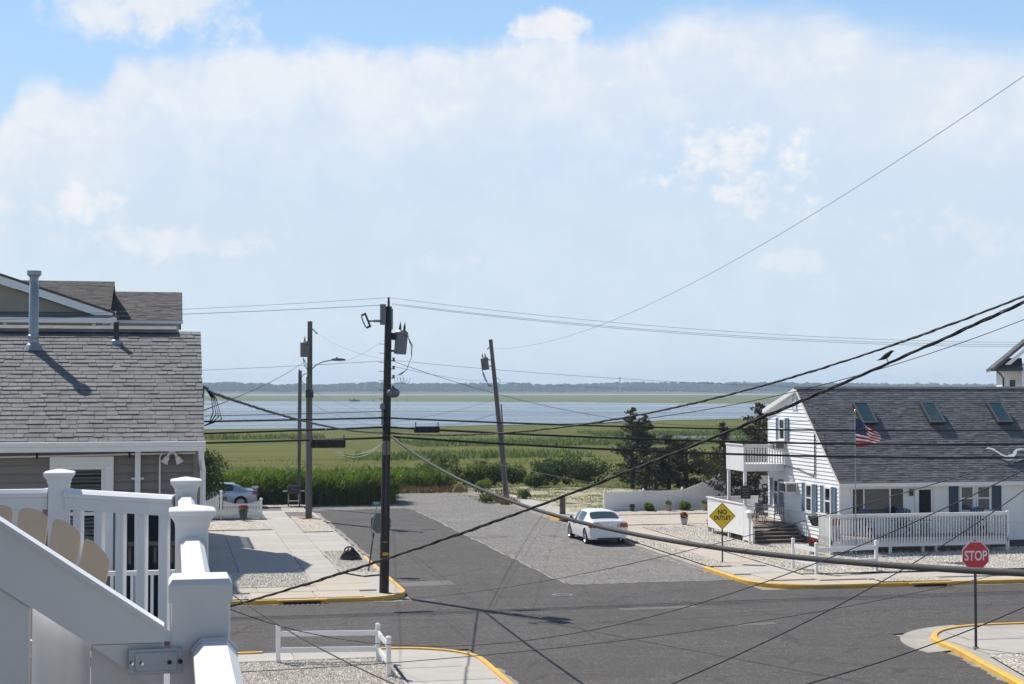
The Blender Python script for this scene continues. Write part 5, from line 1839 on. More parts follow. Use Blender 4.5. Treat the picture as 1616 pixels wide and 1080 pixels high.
# dark flared planter on the gable wall
t = thing('wall_planter', 'dark flared basket planter hung low on the white gable wall', 'planter', (28.3, 65.9, 1.05))
MB().rings([[(WX - .30, 65.75, 1.02), (WX - .03, 65.75, 1.02), (WX - .03, 66.15, 1.02), (WX - .30, 66.15, 1.02)], [(WX - .42, 65.55, 1.42), (WX - .03, 65.55, 1.42), (WX - .03, 66.35, 1.42), (WX - .42, 66.35, 1.42)]]).build('basket', darkmetal, t)
g_ = random.Random(5)
mb = MB()
leaf_quads(mb, (WX - .22, 65.95, 1.40), 60, .18, .36, .05, .08, g_)
mb.build('soil_plants', bark, t)

# side deck: upper balcony, lower deck, stairs
sd = thing('side_deck', 'white board sided two level deck and dark stairs at the back of the white house', 'deck', (27, 71, 0.15))
UX0, UX1, UY0, UY1 = 26.6, WX - .03, 69.9, 72.2
MB().box(UX0, UX1, UY0, UY1, 3.32, 3.50).build('upper_floor', whitep, sd)


def boards(a, b, z0, z1, n, gap, nm='board', m=whitep):
    a, b = Vector(a), Vector(b)
    d = (b - a) / n
    ang = math.atan2(d.y, d.x)
    w = d.length - gap
    for k in range(n):
        p = a + d * (k + .5)
        zz0 = z0 if not callable(z0) else z0((k + .5) / n)
        zz1 = z1 if not callable(z1) else z1((k + .5) / n)
        MB().box(-w / 2, w / 2, -.012, .012, zz0, zz1, TR(p.x, p.y, 0, 0, 0, ang)).build(nm, m, sd)


def rail_cap(a, b, z, w=0.1, h=0.045):
    a3, b3 = Vector(a), Vector(b)
    d = (b3 - a3).normalized()
    s = Vector((d.y, -d.x, 0)).normalized() * w / 2
    MB().rings([[(p.x + s.x, p.y + s.y, p.z), (p.x - s.x, p.y - s.y, p.z), (p.x - s.x, p.y - s.y, p.z + h), (p.x + s.x, p.y + s.y, p.z + h)] for p in (a3, b3)]).build('rail_cap', whitep, sd)


boards((UX0, UY1), (UX0, UY0), 3.2, 4.38, 20, 0.012)
boards((UX0, UY0), (UX1, UY0), 3.55, 4.30, 15, 0.06)
boards((UX0, UY0), (UX1, UY0), 3.2, 3.54, 15, 0.012)
rail_cap((UX0, UY1, 4.38), (UX0, UY0 - .05, 4.38), 4.38)
rail_cap((UX0 - .05, UY0, 4.385), (UX1, UY0, 4.385), 4.38)
MB().box(UX0, UX1, UY0 + .02, UY0 + .05, 4.27, 4.378).build('top_board', whitep, sd)
for (x, y) in ((26.68, 69.98), (26.68, 72.1)):
    MB().box(x - .065, x + .065, y - .065, y + .065, -.2, 3.30).build('post', whitep, sd)
LZ = 0.86
for k in range(16):
    MB().box(26.02, UX1, 68.45 + k * .3, 68.74 + k * .3, LZ - .04, LZ).build('floor_board', woodgrey, sd)
boards((26.0, 73.1), (26.0, 68.4), 0.42, 1.80, 34, 0.010)
rail_cap((26.0, 73.15, 1.80), (26.0, 68.35, 1.80), 0)
boards((26.0, 68.38), (26.02, 67.3), 0.25, lambda f: 1.78 - 0.85 * f, 8, 0.010)
rail_cap((26.0, 68.36, 1.80), (26.02, 67.25, 0.92), 0)
boards((26.0, 73.2), (UX1, 73.2), 0.6, 1.80, 20, 0.010)
rail_cap((25.95, 73.2, 1.80), (UX1, 73.2, 1.80), 0)
for (x, y) in ((26.0, 72.6), (26.0, 70.4), (26.0, 68.5), (26.0, 67.4)):
    MB().box(x + .02, x + .12, y - .05, y + .05, -.2, 0.84).build('support_post', whitep, sd)
for k in range(6):
    MB().box(26.14, 28.4, 68.40 - (k + 1) * .27, 68.40 - k * .27 + .02, LZ - .16 - k * .14, LZ - .115 - k * .14).build('tread', woodgrey, sd)
    MB().box(26.16, 28.38, 68.38 - k * .27, 68.40 - k * .27, LZ - .16 - k * .14, LZ - .045 - k * .14).build('riser', darkmetal, sd)
for x in (26.12, 28.38):
    MB().prism([(68.45, -.1), (68.45, LZ - .05), (68.3, LZ - .05), (66.8, 0.0), (66.8, -.1)], 0.04, Matrix(((0, 0, 1, x), (1, 0, 0, 0), (0, 1, 0, 0), (0, 0, 0, 1)))).build('stringer', woodgrey, sd)
# round table and chairs on the lower deck
t = thing('patio_table', 'round grey glass patio table on the lower side deck', 'table', (27.6, 70.6, LZ))
MB().lathe([(0.55, .70), (0.56, .72), (0.55, .735), (0, .735)], 24, TR(27.6, 70.6, LZ)).build('top', potgrey, t)
for a in range(4):
    q = R(45 + a * 90)
    MB().tube([(27.6 + .12 * math.cos(q), 70.6 + .12 * math.sin(q), LZ + .70), (27.6 + .40 * math.cos(q), 70.6 + .40 * math.sin(q), LZ)], 0.018, 6).build('leg', darkmetal, t)
for (x, y, rz, lab) in ((27.1, 69.5, 20, 'metal patio chair in front of the round patio table'), (28.1, 69.4, -20, 'metal patio chair between the round table and the house wall')):
    c = thing('patio_chair', lab, 'chair', (0, 0, 0), group='metal patio chairs on the side deck')
    for k in range(5):
        MB().box(-.22 + k * .095, -.15 + k * .095, -.22, -.20, .45, .92, TR(0, 0, 0, R(-8))).build('back_slat', alum, c, world_xy=False)
    MB().bevbox(-.23, .23, -.22, .22, .41, .44, .01).build('seat', alum, c, world_xy=False)
    for sx in (-.2, .2):
        for sy in (-.19, .19):
            MB().cyl((sx, sy, .41), (sx * 1.15, sy * 1.15, 0), .012).build('leg', darkmetal, c, world_xy=False)
    c.location = (x, y, LZ)
    c.rotation_euler = (0, 0, R(rz))
t = thing('hanging_sign', 'dark slate sign with pale lettering hung on the side deck post', 'sign', (26.68, 69.9, 2.1))
MB().bevbox(-.24, .24, -.30, .30, 0, .03, .02, Matrix(((1, 0, 0, 26.68), (0, 0, -1, 69.91), (0, 1, 0, 2.25), (0, 0, 0, 1)))).build('board', darkmetal, t)
MB().tube([(26.51, 69.89, 2.54), (26.68, 69.89, 2.70), (26.85, 69.89, 2.54)], .012, 5).build('hanger', darkmetal, t)
for k in range(4):
    MB().box(26.53, 26.83 - .05 * (k % 2), 69.873, 69.878, 2.40 - k * .12, 2.43 - k * .12).build('lettering', alum, t)

# shift the house and what is fixed to it so that it stands at the back edge of the front deck
for ob in [q for q in COL.objects if q.parent is None and q.get('category') and q.name.split('.')[0] in
           ('white_house', 'air_conditioner', 'skylight', 'seagull_ornament', 'side_deck', 'patio_table', 'patio_chair', 'hanging_sign', 'wall_planter')]:
    ob.location = (ob.location.x - 1.0, ob.location.y - 2.25, ob.location.z + 0.0)

# ---------------------------------------------------------- far right house behind
rh = thing('shingle_roof_house', 'white sided house with steep grey roof and arched window beyond the charcoal roof', 'house', (46.6, 82, 0), R(-27))
MB().box(46.9, 56, 82.6, 92, 0, 8.15).build('wall', siding_w, rh)
lap_rows([(46.9, 4), (47.9, 4), (47.9, 8.1), (46.9, 8.1)], 4, 8.1, .13, 'y', 82.59, -1).build('siding', siding_w, rh)
MB().prism([(47.85, 3), (47.85, 8.3), (51.2, 11.6), (54.5, 8.3), (54.5, 3)], .9, Matrix(((1, 0, 0, 0), (0, 0, -1, 82.6), (0, 1, 0, 0), (0, 0, 0, 1)))).build('front_bay', siding_w, rh)
lap_rows([(47.85, 4), (54.5, 4), (54.5, 8.3), (51.2, 11.6), (47.85, 8.3)], 4, 11.5, .13, 'y', 81.69, -1).build('bay_siding', siding_w, rh)
rr = MB()
rr.add([(46.3, 81.4, 8.15), (51.2, 81.4, 12.35), (51.2, 92.4, 12.35), (46.3, 92.4, 8.15), (46.3, 81.4, 8.0), (51.2, 81.4, 12.2), (51.2, 92.4, 12.2), (46.3, 92.4, 8.0)],
       [(0, 1, 2, 3), (4, 7, 6, 5), (0, 4, 5, 1), (0, 3, 7, 4)])
rr.add([(56.1, 81.4, 8.15), (51.21, 81.4, 12.35), (51.21, 92.4, 12.35), (56.1, 92.4, 8.15), (56.1, 81.4, 8.0), (51.21, 81.4, 12.2), (51.21, 92.4, 12.2), (56.1, 92.4, 8.0)],
       [(0, 3, 2, 1), (4, 5, 6, 7), (0, 1, 5, 4), (0, 4, 7, 3)])
rr.build('roof', shingle_d, rh)
shingle_part(shingles((46.28, 92.4, 8.16), (46.28, 81.38, 8.16), (51.2, 92.4, 12.37), (51.2, 81.38, 12.37), .2, .5, .02, 51), 'shingle_field', shingle_d, rh)
MB().prism([(46.9, 8.35), (47.2, 8.35), (51.2, 11.78), (51.2, 12.1)], .05, Matrix(((1, 0, 0, 0), (0, 0, -1, 81.39), (0, 1, 0, 0), (0, 0, 0, 1)))).build('rake_board', vinyl, rh)
# hipped skirt roof corner and gutter
MB().add([(46.2, 81.5, 8.1), (47.9, 81.5, 8.1), (47.9, 82.6, 8.75), (46.9, 82.6, 8.75), (46.2, 81.5, 8.0), (47.9, 81.5, 8.0)], [(0, 1, 2, 3), (4, 5, 1, 0)]).build('skirt_roof', shingle_d, rh)
MB().box(46.15, 47.84, 81.40, 81.52, 7.98, 8.09).build('gutter', cablegrey, rh)
MB().tube([(46.5, 81.5, 7.98), (46.75, 82.2, 7.75), (46.86, 82.5, 7.6), (46.86, 82.52, 3)], .05, 5).build('downspout', cablegrey, rh)
window_unit(rh, 'y', 82.58, 47.15, 47.6, 6.0, 7.55, -1, fw=.06, sash=False)
aw = MB()
pts_ = [(math.cos(math.pi * k / 14), math.sin(math.pi * k / 14)) for k in range(15)]
for k in range(14):
    (a, b), (c, d) = pts_[k], pts_[k + 1]
    aw.prism([(50.1 + 1.75 * a, 7.95 + 1.75 * b), (50.1 + 1.75 * c, 7.95 + 1.75 * d), (50.1 + 1.62 * c, 7.95 + 1.62 * d), (50.1 + 1.62 * a, 7.95 + 1.62 * b)], .08, Matrix(((1, 0, 0, 0), (0, 0, -1, 81.68), (0, 1, 0, 0), (0, 0, 0, 1))))
awo = aw.build('arched_window', vinyl, rh)
MB().prism([(50.1 + 1.62 * a, 7.95 + 1.62 * b) for a, b in pts_], .03, Matrix(((1, 0, 0, 0), (0, 0, -1, 81.69), (0, 1, 0, 0), (0, 0, 0, 1)))).build('pane', glass_green, awo)
window_unit(rh, 'y', 81.69, 48.35, 51.8, 5.2, 7.6, -1, fw=.09, panes=2, sash=False)

# ---------------------------------------------------------- fences
pf = thing('privacy_fence', 'white solid vinyl privacy fence stepping up behind the pots and driveway', 'fence', (30, 84.7, 0))
xs = [23.8, 26.05, 28.35, 30.55, 32.8, 35.2, 37.6]
tops = [1.16, 1.18, 1.24, 1.95, 1.98, 1.98, 1.98]
for k, x in enumerate(xs):
    MB().bevbox(x - .065, x + .065, 84.64, 84.77, 0.1, tops[k] + .07, .012).build('post', vinyl, pf)
    MB().lathe([(.085, 0), (.085, .02), (.045, .05), (.05, .08), (.0, .11)], 10, TR(x, 84.705, tops[k] + .07)).build('post_cap', vinyl, pf)
for k in range(6):
    a, b = xs[k] + .07, xs[k + 1] - .07
    n = 14
    for j in range(n):
        f0, f1 = j / n, (j + 1) / n
        za, zb = tops[k] + (tops[k + 1] - tops[k]) * f0, tops[k] + (tops[k + 1] - tops[k]) * f1
        xa, xb = a + (b - a) * f0 + .003, a + (b - a) * f1 - .003
        MB().prism([(xa, .2), (xb, .2), (xb, zb - .05), (xa, za - .05)], .022, Matrix(((1, 0, 0, 0), (0, 0, -1, 84.72), (0, 1, 0, 0), (0, 0, 0, 1)))).build('board', vinyl, pf)
    MB().prism([(a, tops[k] - .052), (b, tops[k + 1] - .052), (b, tops[k + 1]), (a, tops[k])], .05, Matrix(((1, 0, 0, 0), (0, 0, -1, 84.735), (0, 1, 0, 0), (0, 0, 0, 1)))).build('rail', vinyl, pf)
    MB().box(a, b, 84.685, 84.735, .14, .21).build('rail', vinyl, pf)


def rail_fence(label, posts, h, loc, rails=((.28, .42), (.72, .86))):
    t = thing('rail_fence', label, 'fence', (*loc, 0.13))
    for (x, y) in posts:
        MB().bevbox(x - .055, x + .055, y - .055, y + .055, 0.1, 0.13 + h, .008).build('post', vinyl, t)
        k = .062
        MB().rings([[(x - k, y - k, .13 + h), (x + k, y - k, .13 + h), (x + k, y + k, .13 + h), (x - k, y + k, .13 + h)], [(x - k, y - k, .15 + h), (x + k, y - k, .15 + h), (x + k, y + k, .15 + h), (x - k, y + k, .15 + h)],
                    [(x - .01, y - .01, .185 + h), (x + .01, y - .01, .185 + h), (x + .01, y + .01, .185 + h), (x - .01, y + .01, .185 + h)]]).build('post_cap', vinyl, t)
    for a, b in zip(posts[:-1], posts[1:]):
        d = (Vector(b) - Vector(a)).normalized()
        s = Vector((d.y, -d.x)) * .02
        pa, pb = Vector(a) + d * .05, Vector(b) - d * .05
        for z0, z1 in rails:
            MB().rings([[(p.x + s.x, p.y + s.y, .13 + z0 * h), (p.x - s.x, p.y - s.y, .13 + z0 * h), (p.x - s.x, p.y - s.y, .13 + z1 * h), (p.x + s.x, p.y + s.y, .13 + z1 * h)] for p in (pa, pb)]).build('rail', vinyl, t)
    return t


rail_fence('short white two rail corner fence on the gravel beside the near kerb', [(2.65, 39.6), (5.12, 39.3), (5.10, 37.2)], 0.92, (4.3, 39))
rail_fence('short white two rail corner fence before the white house front deck', [(23.2, 56.1), (23.35, 54.25), (25.95, 54.7)], 1.12, (24, 55))

pk = thing('picket_fence', 'white picket fence with dipping tops before the parked silver car', 'fence', (3.2, 83.9, 0.1))
p0 = None


def picket(x, y, h):
    MB().prism([(x - .028, .16), (x + .028, .16), (x + .028, h - .04), (x, h), (x - .028, h - .04)], .018, Matrix(((1, 0, 0, 0), (0, 0, -1, y), (0, 1, 0, 0), (0, 0, 0, 1)))).build('picket', vinyl, pk)


for k in range(24):
    f = k / 23
    picket(2.75 + k * .079, 83.78, 0.93 + .16 * (2 * f - 1) ** 2)
for k in range(20):
    f = k / 19
    picket(0.95 + k * .079, 83.85, 0.95 + .45 * f ** 2)
MB().box(2.7, 4.65, 83.79, 83.83, .80, .86).build('rail', vinyl, pk)
MB().box(2.7, 4.65, 83.79, 83.83, .28, .34).build('rail', vinyl, pk)
MB().box(0.9, 2.5, 83.86, 83.90, .80, .86).build('rail', vinyl, pk)
MB().box(0.9, 2.5, 83.86, 83.90, .28, .34).build('rail', vinyl, pk)
for x, h in ((2.6, 1.55), (4.68, 1.12)):
    MB().bevbox(x - .06, x + .06, 83.75, 83.87, .1, h, .01).build('post', vinyl, pk)
    MB().rings([[(x - .09, 83.72, h), (x + .09, 83.72, h), (x + .09, 83.90, h), (x - .09, 83.90, h)], [(x - .09, 83.72, h + .03), (x + .09, 83.72, h + .03), (x + .09, 83.90, h + .03), (x - .09, 83.90, h + .03)],
                [(x - .02, 83.79, h + .09), (x + .02, 83.79, h + .09), (x + .02, 83.83, h + .09), (x - .02, 83.83, h + .09)]]).build('post_cap', vinyl, pk)


# ---------------------------------------------------------- road signs
def octagon(r):
    return [(r * math.cos(R(22.5 + 45 * k)), r * math.sin(R(22.5 + 45 * k))) for k in range(8)]


XZ = Matrix(((1, 0, 0, 0), (0, 0, -1, 0), (0, 1, 0, 0), (0, 0, 0, 1)))

# red stop sign facing the near leg of the street
t = thing('stop_sign', 'red octagonal stop sign on a dark post at the yellow kerbed corner', 'stop sign', (20.80, 37.9, 0.13), R(-3))
MB().box(-.03, .03, -.02, .02, 0, 2.85).build('post', darkmetal, t, world_xy=False)
MB().box(-.06, .06, -.05, .05, 0, .05).build('post_base', galv, t, world_xy=False)
zc = 2.44
MB().prism(octagon(0.412), .004, Matrix.Translation((0, -.024, zc)) @ XZ).build('white_border', sign_wht, t, world_xy=False)
MB().prism(octagon(0.388), .004, Matrix.Translation((0, -.029, zc)) @ XZ).build('face', sign_red, t, world_xy=False)
text_mesh('STOP', 0.36, sign_wht, 'legend', TR(0, -.036, zc - .005), t, sx=.74, bold=.006)
MB().lathe([(.012, 0), (.008, .008), (0, .01)], 8, TR(0, -.034, zc + .28, R(90))).build('bolt', galv, t, world_xy=False)

# yellow no outlet diamond
t = thing('no_outlet_sign', 'yellow diamond sign reading no outlet on a thin dark post in gravel', 'road sign', (21.32, 58.75, 0.13), R(-12))
MB().box(-.028, .028, 0, .03, 0, 2.3).build('post', darkmetal, t, world_xy=False)
zc = 1.82
dm = [(0, -.54), (.54, 0), (0, .54), (-.54, 0)]


def rounded(poly, k):
    out = []
    n = len(poly)
    for i in range(n):
        p, a, b = Vector(poly[i]), Vector(poly[i - 1]), Vector(poly[(i + 1) % n])
        out += [tuple(p.lerp(a, k)), tuple(p.lerp(p.lerp(a, k).lerp(p.lerp(b, k), .5), .55)), tuple(p.lerp(b, k))]
    return out


MB().prism(rounded(dm, .06), .004, Matrix.Translation((0, -.004, zc)) @ XZ).build('face', sign_yel, t, world_xy=False)
bo = MB()
for i in range(4):
    a, b = Vector(dm[i]) * .955, Vector(dm[(i + 1) % 4]) * .955
    c, d = Vector(dm[i]) * .925, Vector(dm[(i + 1) % 4]) * .925
    a, b, c, d = a.lerp(b, .03), b.lerp(a, .03), c.lerp(d, .03), d.lerp(c, .03)
    bo.prism([tuple(c), tuple(a), tuple(b), tuple(d)], .002, Matrix.Translation((0, -.009, zc)) @ XZ)
bo.build('border', sign_blk, t, world_xy=False)
text_mesh('NO', 0.25, sign_blk, 'legend', TR(0, -.012, zc + .15), t, sx=.92, bold=.007)
text_mesh('OUTLET', 0.215, sign_blk, 'legend', TR(0, -.012, zc - .075), t, sx=.84, bold=.007)

# back of the other stop sign, bent post, street name blades on top
t = thing('stop_sign', 'bare metal back of a stop sign on a bent post behind the dark pole', 'stop sign', (7.27, 58.6, 0.13), 0)
MB().tube([(0, 0, 0), (0.12, 0, .95), (.20, 0, 1.45)], .032, 5).build('lower_post', pole_grey, t, world_xy=False)
MB().tube([(.16, -.03, 1.15), (.10, -.03, 1.6), (.33, -.03, 2.55)], .022, 5).build('upper_post', galv, t, world_xy=False)
MB().prism(octagon(.41), .004, Matrix.Translation((.46, .03, 1.80)) @ XZ).build('plate', alum, t, world_xy=False)
MB().prism(octagon(.40), .003, Matrix.Translation((.46, .034, 1.80)) @ XZ).build('face', sign_red, t, world_xy=False)
MB().box(.13, .75, -.045, -.040, 2.47, 2.62).build('street_name_blade', sign_grn, t, world_xy=False)
text_mesh('EW', 0.12, sign_wht, 'street_name', TR(.30, -.047, 2.545), t, sx=1.2)


# ---------------------------------------------------------- utility poles
def tapered(mb, pts, r0, r1, n=14):
    k = len(pts)
    mb.tube(pts, [r0 + (r1 - r0) * i / (k - 1) for i in range(k)], n)
    return mb


def transformer(parent, c, r, h, m, tilt=0.0, bush=2):
    M = Matrix.Translation(c) @ Matrix.Rotation(tilt, 4, 'Y')
    o = MB().lathe([(r * .93, -h / 2), (r, -h / 2 + .04), (r, h / 2 - .10), (r * 1.04, h / 2 - .09), (r * 1.04, h / 2 - .04), (r * .98, h / 2 - .03), (r * .7, h / 2 + .03), (0, h / 2 + .04)], 20, M).build('transformer_tank', m, parent)
    for k in range(bush):
        x = (k - (bush - 1) / 2) * r * .7
        MB().lathe([(.035, 0), (.055, .03), (.035, .06), (.055, .09), (.035, .12), (.05, .15), (.03, .18), (.03, .24), (.012, .25), (.012, .32)], 10, M @ Matrix.Translation((x, 0, h / 2))).build('bushing', cablegrey, o)
    for k in range(3):
        a = R(-60 + 60 * k)
        MB().box(r * .98, r * 1.12, -.03, .03, h * .28, h * .34, M @ Matrix.Rotation(a, 4, 'Z')).build('terminal', darkmetal, o)
    return o


def insulator(parent, p, d, m=cablegrey, L=.16, r=.05):
    M = Matrix.Translation(p) @ Vector(d).to_track_quat('Z', 'Y').to_matrix().to_4x4()
    return MB().lathe([(.02, 0), (.02, L * .2), (r, L * .3), (r * .6, L * .45), (r, L * .6), (r * .6, L * .75), (r, L * .85), (.015, L)], 10, M).build('insulator', m, parent)


# main pole at the corner
px, py_ = 7.07, 52.74
mp = thing('utility_pole', 'dark creosoted utility pole with grey transformer at the yellow kerbed corner', 'utility pole', (px, py_, 0.1))
PT = [(px, py_, .05), (px + .045, py_, 3.5), (px + .09, py_, 7), (px + .13, py_, 9.78)]
tapered(MB(), PT, .165, .115).build('shaft', pole_dark, mp)
MB().box(px + .10, px + .17, py_ - .05, py_ + .05, 9.6, 9.98).build('ridge_pin', darkmetal, mp)
insulator(mp, (px + .135, py_, 9.96), (0, 0, 1), L=.14)
MB().box(px - .17, px + .02, py_ - .16, py_ - .05, 9.15, 9.85).build('pole_top_bracket', greymetal, mp)
MB().box(px + .20, px + .27, py_ - .10, py_ + .10, 9.0, 9.70).build('pole_top_bracket', greymetal, mp)
transformer(mp, (px + .56, py_, 8.55), .215, .78, greymetal, R(5))
for z in (8.85, 8.27):
    MB().box(px + .18, px + .38, py_ - .04, py_ + .04, z - .035, z + .035).build('mount_bracket', darkmetal, mp)
# fused cutout on an arm to the left
MB().tube([(px - .02, py_ - .1, 9.28), (px - .58, py_ - .15, 9.27)], .028, 8).build('cutout_arm', darkmetal, mp)
for k in range(4):
    MB().lathe([(.055, 0), (.055, .02), (.035, .03)], 10, TR(px - .13 - k * .07, py_ - .12, 9.28, 0, R(-90), 0)).build('arm_insulator', cablegrey, mp)
cu = MB()
M = TR(px - .68, py_ - .15, 9.27, 0, R(-22), 0)
cu.box(-.05, .05, -.05, .05, -.26, -.19, M)
cu.box(-.05, .05, -.05, .05, .19, .26, M)
cu.box(.06, .12, -.04, .04, -.26, .26, M)
cu.tube([M @ Vector((-.06, 0, .2)), M @ Vector((-.075, 0, 0)), M @ Vector((-.06, 0, -.2))], .022, 6)
cu.build('fuse_cutout', cablegrey, mp)
MB().lathe([(.10, -.06), (.12, 0), (.10, .06)], 12, TR(px + .30, py_ - .02, 9.0 - .25, R(90))).build('insulator_spool', black, mp)
# secondary rack
for z in (7.98, 7.70, 7.39):
    MB().box(px + .17, px + .33, py_ - .03, py_ + .03, z - .06, z - .03).build('rack_arm', darkmetal, mp)
    MB().lathe([(.05, -.06), (.035, 0), (.05, .06)], 10, TR(px + .31, py_, z)).build('rack_spool', cablegrey, mp)
# pole steps
for k in range(9):
    z = 8.5 - k * .31
    MB().tube([(px - .02, py_, z), (px - .19, py_ - .02, z)], .010, 5).build('step_bolt', darkmetal, mp)
    if k % 2:
        MB().tube([(px - .10, py_ - .06, 4.6 - k * .3), (px - .20, py_ - .07, 4.6 - k * .3)], .010, 5).build('step_bolt', darkmetal, mp)
        MB().tube([(px + .15, py_ - .06, 4.6 - k * .3), (px + .27, py_ - .07, 4.6 - k * .3)], .010, 5).build('step_bolt', darkmetal, mp)
# drip loops
for k in range(3):
    MB().tube([(px + .80, py_, 8.75), (px + .90 + .03 * k, py_, 8.45), (px + .92, py_, 8.05), (px + .75, py_, 7.62), (px + .45 + .05 * k, py_, 7.45)], .010, 5).build('drip_loop', black, mp)
for k in range(4):
    pts_ = []
    for j in range(9):
        a = R(180 + 20 * j)
        pts_.append((px + .45 + .1 * k + .13 * math.cos(a), py_ - .02 * k, 7.45 + .30 * math.sin(a)))
    MB().tube(pts_, .007, 5).build('drip_loop', wiregrey, mp)
# round canopy lamp
ol = MB()
ol.lathe([(.0, -.17), (.12, -.16), (.20, -.10), (.235, 0), (.20, .09), (.10, .15), (.04, .17), (.04, .24), (0, .24)], 18, TR(px + .27, py_ - .18, 6.85))
ol.build('area_lamp', alum, mp, smooth=True)
# telephone hardware, riser guard, bands and tags
MB().box(px - .12, px - .04, py_ - .16, py_ - .05, 5.75, 6.50).build('terminal_strip', greymetal, mp)
MB().box(px - .16, px - .01, py_ - .18, py_ - .04, 6.30, 6.46).build('terminal_box', greymetal, mp)
MB().tube([(px + .03, py_ - .16, 2.0), (px + .05, py_ - .155, 5.35)], .03, 6).build('riser', cablegrey, mp)
MB().box(px - .06, px + .16, py_ - .175, py_ - .14, 4.75, 5.22).build('riser_guard', greymetal, mp)
for z in (1.86, 1.62):
    MB().lathe([(.168, 0), (.168, .05)], 14, TR(px + .02, py_, z), False).build('band', darkmetal, mp)
MB().box(px - .07, px + .12, py_ - .19, py_ - .165, 1.36, 1.46).build('number_tag', kerb_y, mp)
MB().box(px - .06, px + .08, py_ - .185, py_ - .165, 1.80, 1.83).build('number_tag', kerb_y, mp)

# street lamp pole, the short pole beside it and the leaning one
sx, sy = 7.14, 83.2
sp = thing('utility_pole', 'weathered grey utility pole with curved street lamp arm and rusty transformer', 'utility pole', (sx, sy, 0.1))
tapered(MB(), [(sx, sy, 0), (sx + .02, sy, 5), (sx + .03, sy, 10.55)], .175, .13).build('shaft', pole_grey, sp)
MB().tube([(sx - .14, sy - .1, 0.1), (sx - .13, sy - .1, 7.6)], .05, 6).build('riser_pipe', greymetal, sp)
transformer(sp, (sx - .26, sy - .22, 9.05), .24, .80, rustcan, 0, 1)
arm_pts = [(sx + .12, sy, 8.0), (sx + .35, sy - .03, 8.22), (sx + .75, sy - .05, 8.42), (sx + 1.25, sy - .08, 8.50)]
arm = MB().tube(arm_pts, .03, 7).build('lamp_arm', greymetal, sp)
MB().rings([[(sx + 1.15 + x, sy - .08 + y * w, 8.50 + z * h) for y, z in ((-1, 0), (-.7, 1), (.7, 1), (1, 0), (.7, -.5), (-.7, -.5))] for x, w, h in ((0, .06, .05), (.18, .10, .09), (.5, .15, .10), (.72, .10, .06), (.78, .03, .02))]).build('lamp_head', alum, arm)
MB().lathe([(.04, 0), (.04, .08), (0, .10)], 8, TR(sx + 1.45, sy - .08, 8.57)).build('photocell', darkmetal, arm)
MB().tube([(sx + .1, sy, 10.2), (sx + .3, sy - .05, 10.0)], .03, 6).build('dead_end_arm', darkmetal, sp)
insulator(sp, (sx + .3, sy - .05, 10.0), (.5, -.1, -.5))
for k in range(4):
    MB().tube([(sx - .35, sy - .25, 8.62), (sx - .30 + .06 * k, sy - .25, 8.2), (sx - .06, sy - .2, 7.9 - .1 * k)], .010, 5).build('drip_loop', black, sp)
MB().box(sx - .2, sx + .2, sy - .3, sy - .02, 6.5, 6.9).build('terminal', darkmetal, sp)
th_ = MB()
th_.lathe([(.36, .14), (.40, .15), (.36, .18), (.30, .15)], 16, TR(sx - .25, sy - .45, 0.0))
t = th_.build('coiled_hose', orange_m)
tag(t, 'coil of orange hose on gravel at the foot of the street lamp pole', 'hose')

qx, qy = 7.42, 93.1
qp = thing('utility_pole', 'short thin weathered pole standing left of the street lamp pole', 'utility pole', (qx, qy, 0))
tapered(MB(), [(qx, qy, 0), (qx, qy, 4.0), (qx + .03, qy, 8.05)], .13, .105, 10).build('shaft', pole_grey, qp)
MB().lathe([(.03, 0), (.04, .05), (.02, .14)], 8, TR(qx - .03, qy, 8.0)).build('cap_pin', darkmetal, qp)
pts_ = [(qx + .1 + .32 * (1 - math.cos(R(a))), qy - .1, 7.55 + .32 * math.sin(R(a))) for a in range(-160, 161, 20)]
MB().tube(pts_, .02, 5).build('cable_loop', black, qp)

lx, ly = 20.85, 97.2
lp = thing('utility_pole', 'leaning weathered utility pole with transformer at the dead end road', 'utility pole', (lx, ly, 0))
LT = [(lx, ly, -.05), (lx - .52, ly, 5.0), (lx - 1.05, ly, 10.1)]
tapered(MB(), LT, .18, .125, 12).build('shaft', pole_grey, lp)
MB().tube([(lx + .12 - .10, ly - .18, .1), (lx - .40, ly - .17, 6.0)], .05, 6).build('riser_pipe', greymetal, lp)
transformer(lp, (lx - 1.42, ly, 8.55), .24, .78, rustcan, R(-7))
for z in (8.8, 8.4):
    MB().box(lx - 1.22, lx - .95, ly - .04, ly + .04, z - .03, z + .03).build('mount_bracket', darkmetal, lp)
MB().tube([(lx - 1.05, ly, 9.7), (lx - 1.28, ly - .05, 9.45)], .03, 6).build('dead_end_arm', darkmetal, lp)
for k in range(4):
    MB().tube([(lx - 1.6, ly - .05, 8.15), (lx - 1.5 + .05 * k, ly - .1, 7.6), (lx - 1.2, ly - .1, 7.25 - .06 * k), (lx - .95, ly - .1, 7.15)], .013, 5).build('drip_loop', black, lp)
pts_ = [(lx - .62 + .18 * math.cos(R(a)), ly - .1, 7.35 + .30 * math.sin(R(a))) for a in range(0, 341, 20)]
MB().tube(pts_, .012, 5).build('cable_loop', black, lp)


# ---------------------------------------------------------- overhead lines
def sagpt(a, b, sag, s):
    return Vector((a[0] + (b[0] - a[0]) * s, a[1] + (b[1] - a[1]) * s, a[2] + (b[2] - a[2]) * s - 4 * sag * s * (1 - s)))


